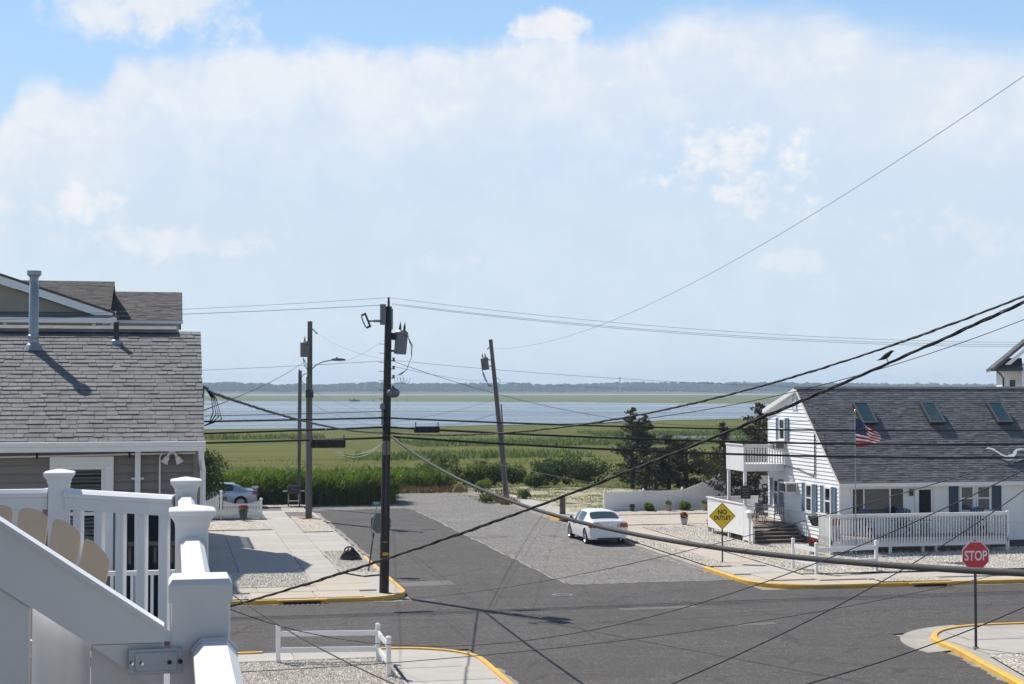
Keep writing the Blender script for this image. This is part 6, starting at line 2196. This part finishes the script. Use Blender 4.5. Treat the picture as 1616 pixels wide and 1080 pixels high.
def wire(label, a, b, sag, r, m, s0=0.0, s1=1.0, n=40, twist=0, name='overhead_wire', cat='wire', group=None):
    pts_ = [sagpt(a, b, sag, s0 + (s1 - s0) * k / n) for k in range(n + 1)]
    mb = MB()
    if twist:
        L = (Vector(b) - Vector(a)).length * (s1 - s0)
        N = min(420, int(L * 9))
        for q in range(3):
            st_ = []
            for k in range(N + 1):
                p = sagpt(a, b, sag, s0 + (s1 - s0) * k / N)
                ph = 2 * math.pi * (q / 3) + L * k / N * twist
                d = (Vector(b) - Vector(a)).normalized()
                u = d.cross(Vector((0, 0, 1))).normalized()
                v = u.cross(d)
                w_ = 1 + .25 * math.sin(L * k / N * 1.7 + q)
                st_.append(p + u * (r * w_ * math.cos(ph)) + v * (r * w_ * math.sin(ph)))
            mb.tube(st_, r * (.95 if q < 2 else .6), 5)
    else:
        mb.tube(pts_, r, 6)
    o = mb.build(name, m, smooth=True)
    return tag(o, label, cat, group)


MPZ = (7.2, 52.7)
wire('topmost bare line from the dark pole running left over the houses', (7.2, 52.7, 10.08), (-33, 52.7, 9.7), .72, .0062, wiregrey)
wire('topmost bare line from the dark pole running right along the cross street', (7.2, 52.7, 10.08), (52, 52.7, 9.83), 1.25, .0062, wiregrey)
wire('second heavier line from the pole bracket running left over the houses', (7.0, 52.62, 9.82), (-33, 52.7, 9.4), .55, .0093, wiregrey)
wire('upper of the paired lines from the pole bracket running right', (7.3, 52.68, 9.88), (52, 52.7, 9.84), 1.24, .0068, wiregrey)
wire('lower of the paired lines from the pole bracket running right', (7.3, 52.62, 9.84), (52, 52.7, 9.73), 1.24, .0068, wiregrey)
wire('single line leaving the left side of the dark pole under the transformer', (7.1, 52.7, 7.93), (-33, 52.7, 7.6), .55, .0068, cablegrey)
wire('single line leaving the secondary rack to the right', (7.35, 52.7, 7.95), (52, 52.7, 8.31), 1.15, .0062, cablegrey)
wire('slack line from the secondary rack to the leaning pole', (7.35, 52.7, 7.75), (19.95, 97.1, 7.45), .14, .0068, cablegrey)
wire('line passing from the leaning pole away to the right over the marsh', (19.95, 97.1, 7.40), (60, 92, 6.9), .5, .0074, cablegrey)
wire('service drop from the secondary rack to the white house gable', (7.35, 52.7, 7.92), (27.5, 64.0, 5.62), 1.02, .0087, cablegrey)
wire('thin strand cable left of the pole above the telephone cables', (7.05, 52.55, 6.22), (-33, 52.55, 6.5), .35, .0124, cablegrey)
wire('thin strand right of the pole above the telephone cables', (7.2, 52.55, 6.23), (52, 52.55, 5.93), .03, .0037, cablegrey)
wire('highest black telephone cable left of the dark pole', (7.1, 52.55, 6.0), (-33, 52.55, 5.9), .16, .0324, black, name='telephone_cable', cat='cable')
wire('highest black telephone cable right of the dark pole', (7.1, 52.55, 6.0), (52, 52.55, 6.01), .56, .0324, black, name='telephone_cable', cat='cable')
wire('middle black telephone cable left of the dark pole', (7.1, 52.52, 5.69), (-33, 52.55, 5.5), .30, .0360, black, name='telephone_cable', cat='cable')
wire('middle black telephone cable right of the dark pole', (7.1, 52.52, 5.69), (52, 52.55, 5.51), .67, .0396, black, name='telephone_cable', cat='cable')
wire('lowest black telephone cable left of the dark pole', (7.1, 52.50, 5.33), (-33, 52.55, 5.3), .25, .0384, black, name='telephone_cable', cat='cable')
wire('lowest black telephone cable right of the dark pole', (7.1, 52.50, 5.38), (52, 52.55, 5.08), .79, .0432, black, name='telephone_cable', cat='cable')
wire('thick grey cable dropping from the dark pole across in front of the stop sign', (7.2, 52.55, 5.43), (8.21, 12.54, 5.32), .99, .040, cabledark, 0, 1.06, 70, name='grey_cable', cat='cable')
wire('thin tan wire from the dark pole past the front deck of the white house', (7.2, 52.6, 5.39), (22.67, 36.01, 3.55), .72, .0062, cabletan, 0, 1.2)
wire('twisted service cable rising from the dark pole to the upper right', (7.2, 52.6, 5.49), (18.13, 28.81, 9.32), 1.08, .0165, black, 0, 1.12, twist=6.0, name='twisted_cable', cat='cable')
wire('twisted service cable from the taupe house mast to the dark pole', (7.0, 52.6, 5.50), (0.58, 25.6, 6.95), .17, .015, cablegrey, twist=8.0, name='twisted_cable', cat='cable')
wire('heavy twisted cable with the perched bird crossing the whole street', (14.73, 23.41, 8.84), (0.42, 36.76, 1.74), .44, .0175, black, -.12, 1, twist=6.0, name='twisted_cable', cat='cable')
wire('thin black wire running just below the bird cable at the right', (17.0, 27.01, 8.73), (8.49, 30.91, 6.27), .40, .0085, black, -.12, 1)
wire('long thin wire from the leaning pole climbing to the upper right sky', (19.82, 97.2, 9.5), (17.59, 26.88, 14.12), 1.62, .0075, wiregrey, 0, 1.15, 60)
wire('thin black wire crossing steeply in front of the front deck', (13.6, 21.61, 6.08), (4.34, 14.41, 4.03), .27, .0068, black, -.2, 1.1)
wire('thin wire crossing the white house and street towards the pole foot', (9.07, 14.4, 6.47), (4.59, 39.95, 1.6), .42, .006, black, -.1, 1)
wire('thin sagging wire crossing low over the near street', (7.93, 12.6, 6.52), (0.42, 26.35, 3.61), 1.29, .006, black, -.1, 1)
wire('thin lowest wire crossing over the near rail fence', (17.0, 27.01, 3.84), (0.23, 20.42, 3.36), .40, .0056, cablegrey, -.1, .985)
wire('black wire low over the street before the right stop sign', (12.47, 19.81, 4.30), (5.58, 15.16, 3.79), .14, .0074, black, -.2, 1.15)
wire('black wire dropping from the taupe house across the near rail fence', (0.45, 17.3, 4.92), (2.11, 12.85, 4.43), .09, .0062, black, 0, 1.2)
wire('thin line from the street lamp pole top to the dark pole', (7.45, 83.15, 10.0), (7.1, 52.75, 7.99), .22, .0056, wiregrey)
wire('faint slack line from the street lamp pole to the dark pole transformer', (7.14, 83.1, 8.37), (7.1, 52.75, 8.68), .43, .0043, wiregrey)
wire('service line from the street lamp pole to the taupe house', (6.95, 83.1, 8.48), (0.5, 26.5, 6.62), .14, .0093, cablegrey)
wire('upper telephone drop from the street lamp pole to the dark pole', (7.2, 83.1, 6.87), (7.0, 52.6, 5.95), .04, .0081, cablegrey)
wire('lower telephone drop from the street lamp pole to the dark pole', (7.2, 83.1, 6.25), (7.0, 52.6, 5.69), .19, .0081, cablegrey)
wire('upper telephone drop from the leaning pole to the dark pole', (20.2, 97.1, 6.35), (7.2, 52.55, 5.83), .13, .0074, cablegrey)
wire('middle telephone drop from the leaning pole to the dark pole', (20.3, 97.1, 5.55), (7.2, 52.55, 5.69), .37, .0068, cablegrey)
wire('lower telephone drop from the leaning pole to the dark pole', (20.3, 97.1, 5.45), (7.2, 52.52, 5.60), .20, .0068, cablegrey)
for k, (za, sg) in enumerate(((5.02, .42), (5.04, .34))):
    wire(['lower pale wire looping below the black splice case', 'upper pale wire looping below the black splice case'][k], (5.2, 52.45, za), (7.05, 52.6, 5.2), sg, .012, flag_w)
wire('pale wire from the splice case up to the telephone cable', (5.35, 52.45, 5.0), (5.0, 52.45, 5.75), 0, .010, flag_w)

for (x0, x1, zc, dz, lab) in ((4.55, 5.72, 5.28 - .13, .15, 'long black splice case on the lowest telephone cable left of the pole'), (8.05, 8.92, 5.60, .11, 'black splice case on the middle telephone cable right of the pole')):
    t = thing('splice_case', lab, 'splice case', ((x0 + x1) / 2, 52.5, zc))
    yy = 52.48
    MB().rings([[(x, yy + dz * .8 * math.cos(R(a)) * k, zc + dz * math.sin(R(a)) * k) for a in range(0, 360, 30)] for x, k in ((x0, .75), (x0 + .03, 1), (x1 - .03, 1), (x1, .75))]).build('case', black, t)
    for x in (x0 + .2, (x0 + x1) / 2, x1 - .2):
        MB().rings([[(x + q, yy + dz * .85 * math.cos(R(a)), zc + dz * 1.06 * math.sin(R(a))) for a in range(0, 360, 30)] for q in (-.02, .02)]).build('strap', blackplast, t)
    for x in (x0 + .05, x1 - .05):
        MB().box(x - .015, x + .015, yy - .02, yy + .02, zc + dz * .8, zc + dz + .14).build('hanger', darkmetal, t)

t = thing('service_post', 'short weathered service post receiving the twisted cable beside the gravel yard', 'post', (0.42, 36.9, .13))
MB().bevbox(.36, .48, 36.84, 36.96, .1, 1.95, .01).build('post', pole_grey, t)
MB().box(.33, .51, 36.72, 36.838, 1.1, 1.5).build('meter_box', greymetal, t)
# ---------------------------------------------------------- bird on the twisted cable
def bird():
    s = 0.164
    p = sagpt((14.73, 23.41, 8.84), (0.42, 36.76, 1.74), .44, s)
    # choose the spot along the cable that stands at the bird's bearing
    t = thing('starling', 'small dark bird perched on the heavy twisted cable facing right', 'bird', (p.x, p.y, p.z + .03))
    U = Vector((math.cos(R(12.3)), -math.sin(R(12.3)), 0))
    Vv = Vector((math.sin(R(12.3)), math.cos(R(12.3)), 0))

    def W(a, b, c): return p + U * (a * 1.08) + Vv * (b * 1.08) + Vector((0, 0, c * 1.08 + .045))
    rs = []
    for (a, c, r) in ((-.175, .012, .004), (-.135, .022, .011), (-.095, .038, .022), (-.05, .066, .040), (-.005, .095, .043), (.03, .122, .034), (.052, .145, .026), (.072, .160, .024), (.088, .164, .016), (.098, .165, .007)):
        tn = Vector((.75, 0, .55)).normalized()
        r *= 1.12
        rs.append([tuple(W(a - tn.z * r * math.sin(q) * .7, r * .85 * math.cos(q), c + tn.x * r * math.sin(q))) for q in [2 * math.pi * k / 10 for k in range(10)]])
    MB().rings(rs).build('body', bird_m, t, smooth=True)
    for q in (0.006, -0.004):
        MB().rings([[tuple(W(.092, -.007, .161 + q)), tuple(W(.092, .007, .161 + q)), tuple(W(.092, 0, .168 + q))], [tuple(W(.13, -.001, .162 + q * 2.6)), tuple(W(.13, .001, .162 + q * 2.6)), tuple(W(.13, 0, .164 + q * 2.6))]]).build('beak', darkmetal, t)
    for b in (-.016, .016):
        MB().tube([W(-.01, b, .06), W(.0, b, .0), W(.018, b, -.012)], .004, 5).build('leg', darkmetal, t)
    for b in (-.036, .036):
        MB().rings([[tuple(W(.03, b * .8, .12)), tuple(W(.02, b, .08)), tuple(W(-.03, b * 1.05, .055)), tuple(W(-.11, b * .5, .02)), tuple(W(-.05, b * .9, .085))],
                    [tuple(W(.03, b * .9, .121)), tuple(W(.02, b * 1.2, .081)), tuple(W(-.03, b * 1.22, .056)), tuple(W(-.11, b * .6, .021)), tuple(W(-.05, b * 1.08, .086))]]).build('wing', bird_m, t)


bird()

# ---------------------------------------------------------- flag and pole
fx, fy = 27.52, 59.9
fp = thing('flagpole', 'slim grey flagpole with gold finial before the front deck', 'flagpole', (fx, fy, 0.15))
MB().tube([(fx, fy, .15), (fx, fy, 3), (fx, fy, 6.0)], [.028, .026, .018], 10).build('pole', galv, fp)
MB().lathe([(.0, 0), (.03, .02), (.045, .05), (.03, .085), (.012, .10), (.03, .13), (.0, .16)], 10, TR(fx, fy, 5.99)).build('finial', gold, fp)
fg = thing('flag', 'red white and blue striped flag hanging in folds from the grey flagpole', 'flag', (fx + .03, fy, 4.5))


def flag_pt(u, v):
    """u 0..1 along the fly, v 0..1 from bottom to top"""
    droop = .62 * u ** 1.15
    z = 4.58 + v * 1.18 - droop * v ** .8 + .10 * u * (1 - v)
    x = fx + .03 + (1.02 * u + .12 * u * math.sin(math.pi * v)) * (1 - .22 * (1 - v) * u)
    y = fy + .11 * u * math.sin(9 * u + 3.2 * v) + .06 * math.sin(15 * u - 4 * v) * u
    x += .05 * math.sin(12 * u + 5 * v) * u
    return (x, y, z)


def patch(u0, u1, v0, v1, name, m, nu=22, nv=3, off=0.0):
    mb = MB()
    vs = []
    for j in range(nv + 1):
        for i in range(nu + 1):
            x, y, z = flag_pt(u0 + (u1 - u0) * i / nu, v0 + (v1 - v0) * j / nv)
            vs.append((x, y - off, z))
    mb.add(vs, [(j * (nu + 1) + i, j * (nu + 1) + i + 1, (j + 1) * (nu + 1) + i + 1, (j + 1) * (nu + 1) + i) for j in range(nv) for i in range(nu)])
    o = mb.build(name, m, fg, smooth=True)
    sd_ = o.modifiers.new('thickness', 'SOLIDIFY')
    sd_.thickness = .003
    return o


for k in range(13):
    v0, v1 = k / 13, (k + 1) / 13
    u0 = 0.40 if k >= 6 else 0.0
    patch(u0, 1, v0, v1, 'stripe', flag_r if k % 2 == 0 else flag_w, 22, 1)
patch(0, .40, 6 / 13, 1, 'canton', flag_b, 10, 8)
mb = MB()
for r_ in range(9):
    for c_ in range(6 if r_ % 2 == 0 else 5):
        u = .40 * (c_ + (.5 if r_ % 2 == 0 else 1.0)) / 6
        v = 6 / 13 + (7 / 13) * (r_ + .6) / 9.4
        x, y, z = flag_pt(u, v)
        vs = []
        for q in range(10):
            rr = .019 if q % 2 == 0 else .008
            vs.append((x + rr * math.sin(math.pi * q / 5), y - .012, z + rr * math.cos(math.pi * q / 5)))
        mb.add(vs + [(x, y - .012, z)], [(q, (q + 1) % 10, 10) for q in range(10)])
mb.build('stars', flag_w, fg)

# lamp post in the gravel, parking block, stump, black bag, grill
lpn = thing('lamp_post', 'short white post lamp on the gravel by the side deck', 'lamp', (24.85, 65.0, .15))
MB().bevbox(24.80, 24.90, 64.95, 65.05, .15, 1.30, .01).build('post', whitep, lpn)
MB().lathe([(.07, 0), (.10, .02), (.11, .22), (.06, .25)], 8, TR(24.85, 65, 1.30)).build('lantern', white_marble, lpn)
MB().lathe([(.19, .22), (.20, .25), (.10, .32), (.03, .36), (0, .40)], 12, TR(24.85, 65, 1.30)).build('lamp_cap', whitep, lpn)
pbk = thing('parking_block', 'worn yellow concrete parking block on the kerb beside the white car', 'parking block', (20.2, 81.6, .1))
for y0, y1 in ((80.2, 81.5), (81.55, 82.9)):
    MB().rings([[(20.02, y, .02), (20.34, y, .02), (20.30, y, .20), (20.24, y, .23), (20.12, y, .23), (20.06, y, .20)] for y in (y0, y1)]).build('block', kerb_y, pbk)
stp = thing('wood_stump', 'short weathered cut off wooden post beside the yellow parking block', 'post', (20.95, 83.1, .1))
MB().lathe([(.17, 0), (.165, .8), (.15, .96), (0, 1.0)], 12, TR(20.95, 83.1, .08)).build('trunk', pole_grey, stp)
MB().tube([(20.79, 83.1, .6), (20.72, 83.05, .62)], .03, 6).build('bolt', darkmetal, stp)


def bag():
    t = thing('bag', 'slumped black bag with loop handles on the gravel by the kerb', 'bag', (7.0, 62.6, .15))
    g = random.Random(3)
    rs = []
    for (z, k) in ((0, .95), (.08, 1.1), (.2, 1.0), (.32, .75), (.42, .4), (.46, .12)):
        rs.append([(7.0 + .36 * k * math.cos(a) * (1 + .12 * math.sin(3 * a + z * 9)) + .08 * z, 62.6 + .24 * k * math.sin(a) * (1 + .1 * math.cos(4 * a)), .15 + z + .03 * math.sin(5 * a + z * 20)) for a in [2 * math.pi * i / 18 for i in range(18)]])
    MB().rings(rs).build('body', bag_m, t, smooth=True)
    for b in (-.08, .08):
        MB().tube([(7.0 + .2 * math.cos(R(a)), 62.6 + b, .5 + .17 * math.sin(R(a))) for a in range(-20, 201, 20)], .022, 6).build('handle', bag_m, t)
    MB().rings([[(7.25, 62.4, .16), (7.5, 62.42, .16), (7.5, 62.7, .16), (7.25, 62.7, .16)], [(7.2, 62.4, .40), (7.42, 62.42, .28), (7.42, 62.7, .28), (7.2, 62.7, .40)]]).build('side_pocket', bag_m, t)


bag()

gx, gy = 7.0, 91.8
gr = thing('grill', 'black cart barbecue grill with side shelf before the reeds', 'grill', (gx, gy, .15))
MB().rings([[(gx - .32, gy - .22, .88), (gx + .32, gy - .22, .88), (gx + .32, gy + .22, .88), (gx - .32, gy + .22, .88)], [(gx - .36, gy - .25, 1.05), (gx + .36, gy - .25, 1.05), (gx + .36, gy + .25, 1.05), (gx - .36, gy + .25, 1.05)]]).build('firebox', blackplast, gr)
MB().rings([[(gx - .36, gy - .25, 1.055), (gx + .36, gy - .25, 1.055), (gx + .36, gy + .25, 1.055), (gx - .36, gy + .25, 1.055)], [(gx - .36, gy - .20, 1.25), (gx + .36, gy - .20, 1.25), (gx + .36, gy + .22, 1.25), (gx - .36, gy + .22, 1.25)],
            [(gx - .33, gy - .08, 1.36), (gx + .33, gy - .08, 1.36), (gx + .33, gy + .15, 1.36), (gx - .33, gy + .15, 1.36)]]).build('lid', blackplast, gr)
MB().tube([(gx - .2, gy - .26, 1.14), (gx - .2, gy - .30, 1.14), (gx + .2, gy - .30, 1.14), (gx + .2, gy - .26, 1.14)], .012, 6).build('lid_handle', chrome, gr)
MB().box(gx - .62, gx - .37, gy - .2, gy + .2, 1.0, 1.03).build('side_shelf', galv, gr)
MB().box(gx + .37, gx + .62, gy - .2, gy + .2, 1.0, 1.03).build('side_shelf', galv, gr)
for x in (-.30, .30):
    for y in (-.2, .2):
        MB().box(gx + x - .018, gx + x + .018, gy + y - .018, gy + y + .018, .24, .88).build('leg', galv, gr)
MB().box(gx - .32, gx + .32, gy - .2, gy + .2, .42, .45).build('lower_shelf', galv, gr)
for x in (-.32, .32):
    MB().lathe([(.11, -.03), (.11, .03)], 14, TR(gx + x, gy - .22, .26, 0, R(90), 0)).build('wheel', black, gr)

# small work boat far out on the bay
bx_, by_ = 97.0, 846.0
bt = thing('boat', 'small flat grey work boat far out near the opposite marsh bank', 'boat', (bx_, by_, -.2))
MB().rings([[(bx_ + x, by_ - w, z) for x, w, z in ((-2.2, .8, -.1), (2.0, .8, -.1), (2.9, 0, .1), (2.0, -.8, -.1), (-2.2, -.8, -.1))], [(bx_ + x, by_ - w, z) for x, w, z in ((-2.4, 1.0, .7), (2.2, 1.0, .8), (3.3, 0, .95), (2.2, -1.0, .8), (-2.4, -1.0, .7))]]).build('hull', greymetal, bt)
MB().box(bx_ - .5, bx_ + .4, by_ - .4, by_ + .4, .6, 1.5).build('console', alum, bt)
MB().box(bx_ - 2.8, bx_ - 2.3, by_ - .25, by_ + .25, .3, 1.2).build('outboard', darkmetal, bt)
for k, (x, y) in enumerate(((108, 850), (112, 848), (116, 852), (121, 851), (126, 849))):
    o = MB().cyl((x, y, -1), (x, y, 1.1), .18, .14, 7).build('mooring_post', pole_grey)
    tag(o, 'thin mooring post standing in the bay beside the small work boat', 'post', 'mooring posts far out in the bay')
# far radio mast with lamp over the woods
x, y = 760.0, 2660.0
mt_ = thing('radio_mast', 'slim far mast rising above the wooded shore behind the charcoal roof', 'mast', (x * 1.02, y, 0))
MB().cyl((x * 1.02, y, 0), (x * 1.02, y, 25), 1.6, 1.0, 6).build('tower', galv, mt_)
MB().lathe([(1.6, 0), (2.2, 1.0), (1.6, 2.4), (0, 3.0)], 8, TR(x * 1.02, y, 25)).build('beacon', sign_wht, mt_)


# ---------------------------------------------------------- cars
def sedan(name, label, paint, loc, rz, spoiler=False, kind=0):
    t = thing(name, label, 'car', (0, 0, 0))
    # stations: lower x, upper x, half widths (sill, waist, belt, roof rail), heights (sill, waist, belt, rail, centre)
    ST = [(-2.36, -2.38, .62, .74, .72, .56, .34, .60, .86, .92, .94),
          (-2.26, -2.36, .82, .90, .87, .72, .25, .60, .95, 1.055, 1.075),
          (-2.00, -2.10, .83, .915, .88, .74, .22, .60, .965, 1.075, 1.10),
          (-1.55, -1.74, .84, .91, .88, .745, .20, .60, .97, 1.09, 1.12),
          (-1.02, -1.02, .84, .91, .88, .62, .20, .60, .965, 1.385, 1.43),
          (-.55, -.60, .84, .91, .88, .635, .20, .60, .955, 1.41, 1.46),
          (.05, -.05, .84, .91, .88, .645, .20, .60, .945, 1.425, 1.475),
          (.68, .52, .84, .91, .88, .63, .20, .60, .935, 1.395, 1.45),
          (1.10, 1.22, .84, .91, .86, .72, .20, .58, .905, .965, 1.01),
          (1.60, 1.72, .83, .90, .83, .68, .20, .55, .83, .89, .93),
          (2.12, 2.22, .76, .85, .76, .58, .20, .50, .70, .76, .79),
          (2.36, 2.40, .56, .66, .62, .46, .26, .48, .62, .66, .67)]
    bm = bmesh.new()
    vcr = bm.verts.layers.float.new('crease_vert')
    cr = bm.edges.layers.float.new('crease_edge')
    rows = []
    for (xl, xu, y1, y2, y3, y4, z1, z2, z3, z4, z6) in ST:
        half = [(xl, 0, z1), (xl, y1, z1), (xl, y2, z2), ((xl * .7 + xu * .3), y3, z3), (xu, y4, z4), (xu, y4 * .5, z6 - .006), (xu, 0, z6)]
        full = half + [(x, -y, z) for x, y, z in reversed(half[1:-1])]
        rows.append([bm.verts.new(p) for p in full])
    nn = len(rows[0])
    for i in range(len(rows) - 1):
        for j in range(nn):
            k = (j + 1) % nn
            f = bm.faces.new((rows[i][j], rows[i + 1][j], rows[i + 1][k], rows[i][k]))
            mi = 0
            if 4 <= i <= 6 and j in (3, 8):
                mi = (1 if j == 3 else 2) + (4 if i == 6 else 0)
            if i == 3 and j in (4, 5, 6, 7):
                mi = 3
            if i == 7 and j in (4, 5, 6, 7):
                mi = 4
            f.material_index = mi
    bm.faces.new(list(reversed(rows[0])))
    bm.faces.new(rows[-1])
    bmesh.ops.recalc_face_normals(bm, faces=bm.faces)
    # pillars: inset the glass areas
    for mi in (1, 2, 3, 4, 5, 6):
        fs = [f for f in bm.faces if f.material_index == mi]
        r_ = bmesh.ops.inset_region(bm, faces=fs, thickness=.03 if mi in (3, 4) else .026, depth=-.004, use_even_offset=True, use_boundary=True)
        for f in r_['faces']:
            f.material_index = 0
    for e in bm.edges:
        ms = {f.material_index for f in e.link_faces}
        if len(ms) > 1:
            e[cr] = .95
    for v in bm.verts:
        ms = [f.material_index for f in v.link_faces]
        if len(set(ms)) > 1 and sum(1 for q in ms if q > 0) == 1:
            v[vcr] = .75
    for i in range(len(rows)):
        for j in (3, 4, 8, 9):
            if i + 1 < len(rows):
                e = bm.edges.get((rows[i][j], rows[i + 1][j]))
                if e:
                    e[cr] = .45
    for i in (1, 3, 8, 10):
        for j in range(2, 10):
            e = bm.edges.get((rows[i][j], rows[i][j + 1]))
            if e:
                e[cr] = max(e[cr], .5)
    for e in bm.edges:
        a, b = e.verts
        if a.co.z < .36 and b.co.z < .36:
            e[cr] = max(e[cr], .7)
    me = bpy.data.meshes.new('car_cage')
    bm.to_mesh(me)
    bm.free()
    for _ in range(7):
        me.materials.append(paint)
    tmp = bpy.data.objects.new('car_tmp', me)
    COL.objects.link(tmp)
    ss = tmp.modifiers.new('s', 'SUBSURF')
    ss.levels = ss.render_levels = 3
    cut = MB()
    for x in (-1.38, 1.40):
        for s in (-1, 1):
            cut.cyl((x, s * .62, .335), (x, s * 1.1, .335), .385, n=26)
    co = cut.build('cut_tmp', black)
    bo = tmp.modifiers.new('b', 'BOOLEAN')
    bo.operation = 'DIFFERENCE'
    bo.object = co
    bo.solver = 'EXACT'
    bpy.context.view_layer.update()
    dg = bpy.context.evaluated_depsgraph_get()
    ev = bpy.data.meshes.new_from_object(tmp.evaluated_get(dg))
    bpy.data.objects.remove(tmp)
    bpy.data.objects.remove(co)
    groups = {}
    for p in ev.polygons:
        c = p.center
        mi = p.material_index if p.material_index < 7 else 0
        key = {0: 'body', 1: 'side_window', 2: 'side_window.', 3: 'rear_window', 4: 'windshield', 5: 'front_window', 6: 'front_window.'}[mi]
        if mi == 0:
            # inside of the wheel wells is dark
            for x in (-1.38, 1.40):
                dd = math.hypot(c.x - x, c.z - .335)
                if dd < .392 and abs(c.y) < .9 and abs(p.normal.y) < .5:
                    key = 'wheel_well'
                if dd < .392 and abs(abs(c.y) - .62) < .02:
                    key = 'wheel_well'
            if c.z < .235:
                key = 'underside'
        groups.setdefault(key, []).append(p)

    def make(key, name_, m, polys, off=0.0, par=t, smooth=True):
        idx = {}
        vs, fs = [], []
        for p in polys:
            f = []
            for vi in p.vertices:
                if vi not in idx:
                    idx[vi] = len(vs)
                    v = ev.vertices[vi]
                    vs.append(tuple(v.co + v.normal * off))
                f.append(idx[vi])
            fs.append(tuple(f))
        mb = MB()
        mb.v, mb.f = vs, fs
        return mb.build(name_, m, par, smooth=smooth, world_xy=False)
    body = make('body', 'body', paint, groups['body'])
    for key, nm, m in (('side_window', 'side_window', glass_car), ('side_window.', 'side_window', glass_car), ('front_window', 'side_window', glass_car), ('front_window.', 'side_window', glass_car), ('rear_window', 'rear_window', glass_car), ('windshield', 'windshield', glass_car),
                       ('wheel_well', 'wheel_well', black), ('underside', 'underside', black)):
        if key in groups:
            make(key, nm, m, groups[key])
    # lamps: pieces of the body skin lifted slightly
    for s in (-1, 1):
        tl = [p for p in groups['body'] if p.center.x < -2.05 and .50 < p.center.y * s and .78 < p.center.z < .985]
        if tl:
            make('', 'tail_lamp', tail_red, tl, .006)
        tc_ = [p for p in groups['body'] if p.center.x < -2.2 and .34 < p.center.y * s <= .52 and .80 < p.center.z < .96]
        if tc_:
            make('', 'reverse_lamp', tail_clr, tc_, .006)
        hl = [p for p in groups['body'] if p.center.x > 1.95 and .48 < p.center.y * s and .56 < p.center.z < .72]
        if hl:
            make('', 'headlight', tail_clr, hl, .006)
        # pillars, mirror, handles
        MB().rings([[(.72, s * .90, .97), (.72, s * 1.02, .97), (.72, s * 1.03, 1.10), (.72, s * .91, 1.10)], [(.90, s * .93, .99), (.88, s * 1.0, .99), (.88, s * 1.0, 1.07), (.90, s * .93, 1.07)]]).build('mirror', blackplast if kind == 0 else paint, t, world_xy=False)
        MB().cyl((.78, s * .84, .98), (.78, s * .93, 1.0), .025, n=6).build('mirror_arm', blackplast, t, world_xy=False)
        for x in (-.62, .28):
            MB().bevbox(x - .10, x + .10, s * .905 - .012, s * .905 + .018, .80, .83, .006).build('door_handle', paint if kind == 0 else chrome, t, world_xy=False)
        # shut line of the doors and belt trim
        for x in (-.30,):
            MB().box(x - .04, x + .04, s * .74 - .01, s * .74 + .02, .97, 1.38, Matrix.Translation((0, 0, 0))).build('pillar_cover', black, t, world_xy=False) if False else None
    MB().rings([[(-2.392, -.26, .70), (-2.392, .26, .70), (-2.405, .26, .70), (-2.405, -.26, .70)], [(-2.40, -.26, .82), (-2.40, .26, .82), (-2.412, .26, .82), (-2.412, -.26, .82)]]).build('number_plate', sign_wht, t, world_xy=False)
    MB().lathe([(.045, 0), (.045, .012), (0, .014)], 14, TR(-2.395, 0, .93, 0, R(-90), 0)).build('emblem', chrome, t, world_xy=False)
    MB().box(-2.36, -2.25, -.55, .55, .27, .33).build('bumper_grille', blackplast, t, world_xy=False)
    MB().cyl((-2.42, -.5, .25), (-2.1, -.5, .25), .03, n=8).build('exhaust', chrome, t, world_xy=False)
    if spoiler:
        MB().rings([[(-2.32, y, 1.12), (-2.06, y, 1.15), (-2.06, y, 1.17), (-2.42, y, 1.19)] for y in (-.68, .68)]).build('spoiler', paint, t, world_xy=False)
        for y in (-.55, .55):
            MB().box(-2.28, -2.14, y - .02, y + .02, 1.06, 1.13).build('spoiler_mount', paint, t, world_xy=False)
    for x in (-1.38, 1.40):
        for s in (-1, 1):
            M = Matrix.Translation((x, s * .785, .32)) @ Matrix.Rotation(R(-90) * s, 4, 'X')
            wl = MB().lathe([(.235, -.10), (.31, -.105), (.322, -.07), (.322, .07), (.31, .105), (.235, .10)], 28, M, False).build('wheel', black, t, world_xy=False)
            MB().lathe([(.24, -.10), (.232, .06), (.242, .095), (.225, .10), (.20, .06), (.0, .05)], 28, M, False).build('rim', rim_m, wl, world_xy=False)
            for q in range(7):
                MB().bevbox(-.022, .022, .04, .225, .05, .085, .006, M @ Matrix.Rotation(2 * math.pi * q / 7, 4, 'Z')).build('spoke', rim_m, wl, world_xy=False)
            MB().lathe([(.05, .05), (.048, .092), (0, .095)], 12, M).build('hub_cap', rim_m, wl, world_xy=False)
            MB().lathe([(.20, .045), (.0, .046)], 20, M).build('brake_disc', darkmetal, wl, world_xy=False)
    bpy.data.meshes.remove(ev)
    t.location = loc
    t.rotation_euler = (0, 0, rz)
    return t


sedan('parked_car', 'white four door sedan parked along the right kerb of the side street', car_white, (19.15, 69.75, .0), R(90))
sedan('parked_car', 'silver blue sedan with rear spoiler parked behind the picket fence', car_silver, (2.55, 92.0, .11), R(180), True, 1)

# ---------------------------------------------------------- air: thin even haze over the whole place
hz = bpy.data.materials.new('thin air haze')
hz.use_nodes = True
nt = hz.node_tree
nt.nodes.clear()
pv = nt.nodes.new('ShaderNodeVolumePrincipled')
pv.inputs['Color'].default_value = (0.66, 0.83, 1.0, 1)
pv.inputs['Density'].default_value = HAZE_D = 0.00021
pv.inputs['Anisotropy'].default_value = 0.1
ho = nt.nodes.new('ShaderNodeOutputMaterial')
nt.links.new(pv.outputs[0], ho.inputs['Volume'])
o = MB().box(-3600, 4600, -400, 3300, -1.6, 34).build('haze', hz)
tag(o, 'thin pale haze filling the air over the bay and far shore', 'haze', kind='stuff')
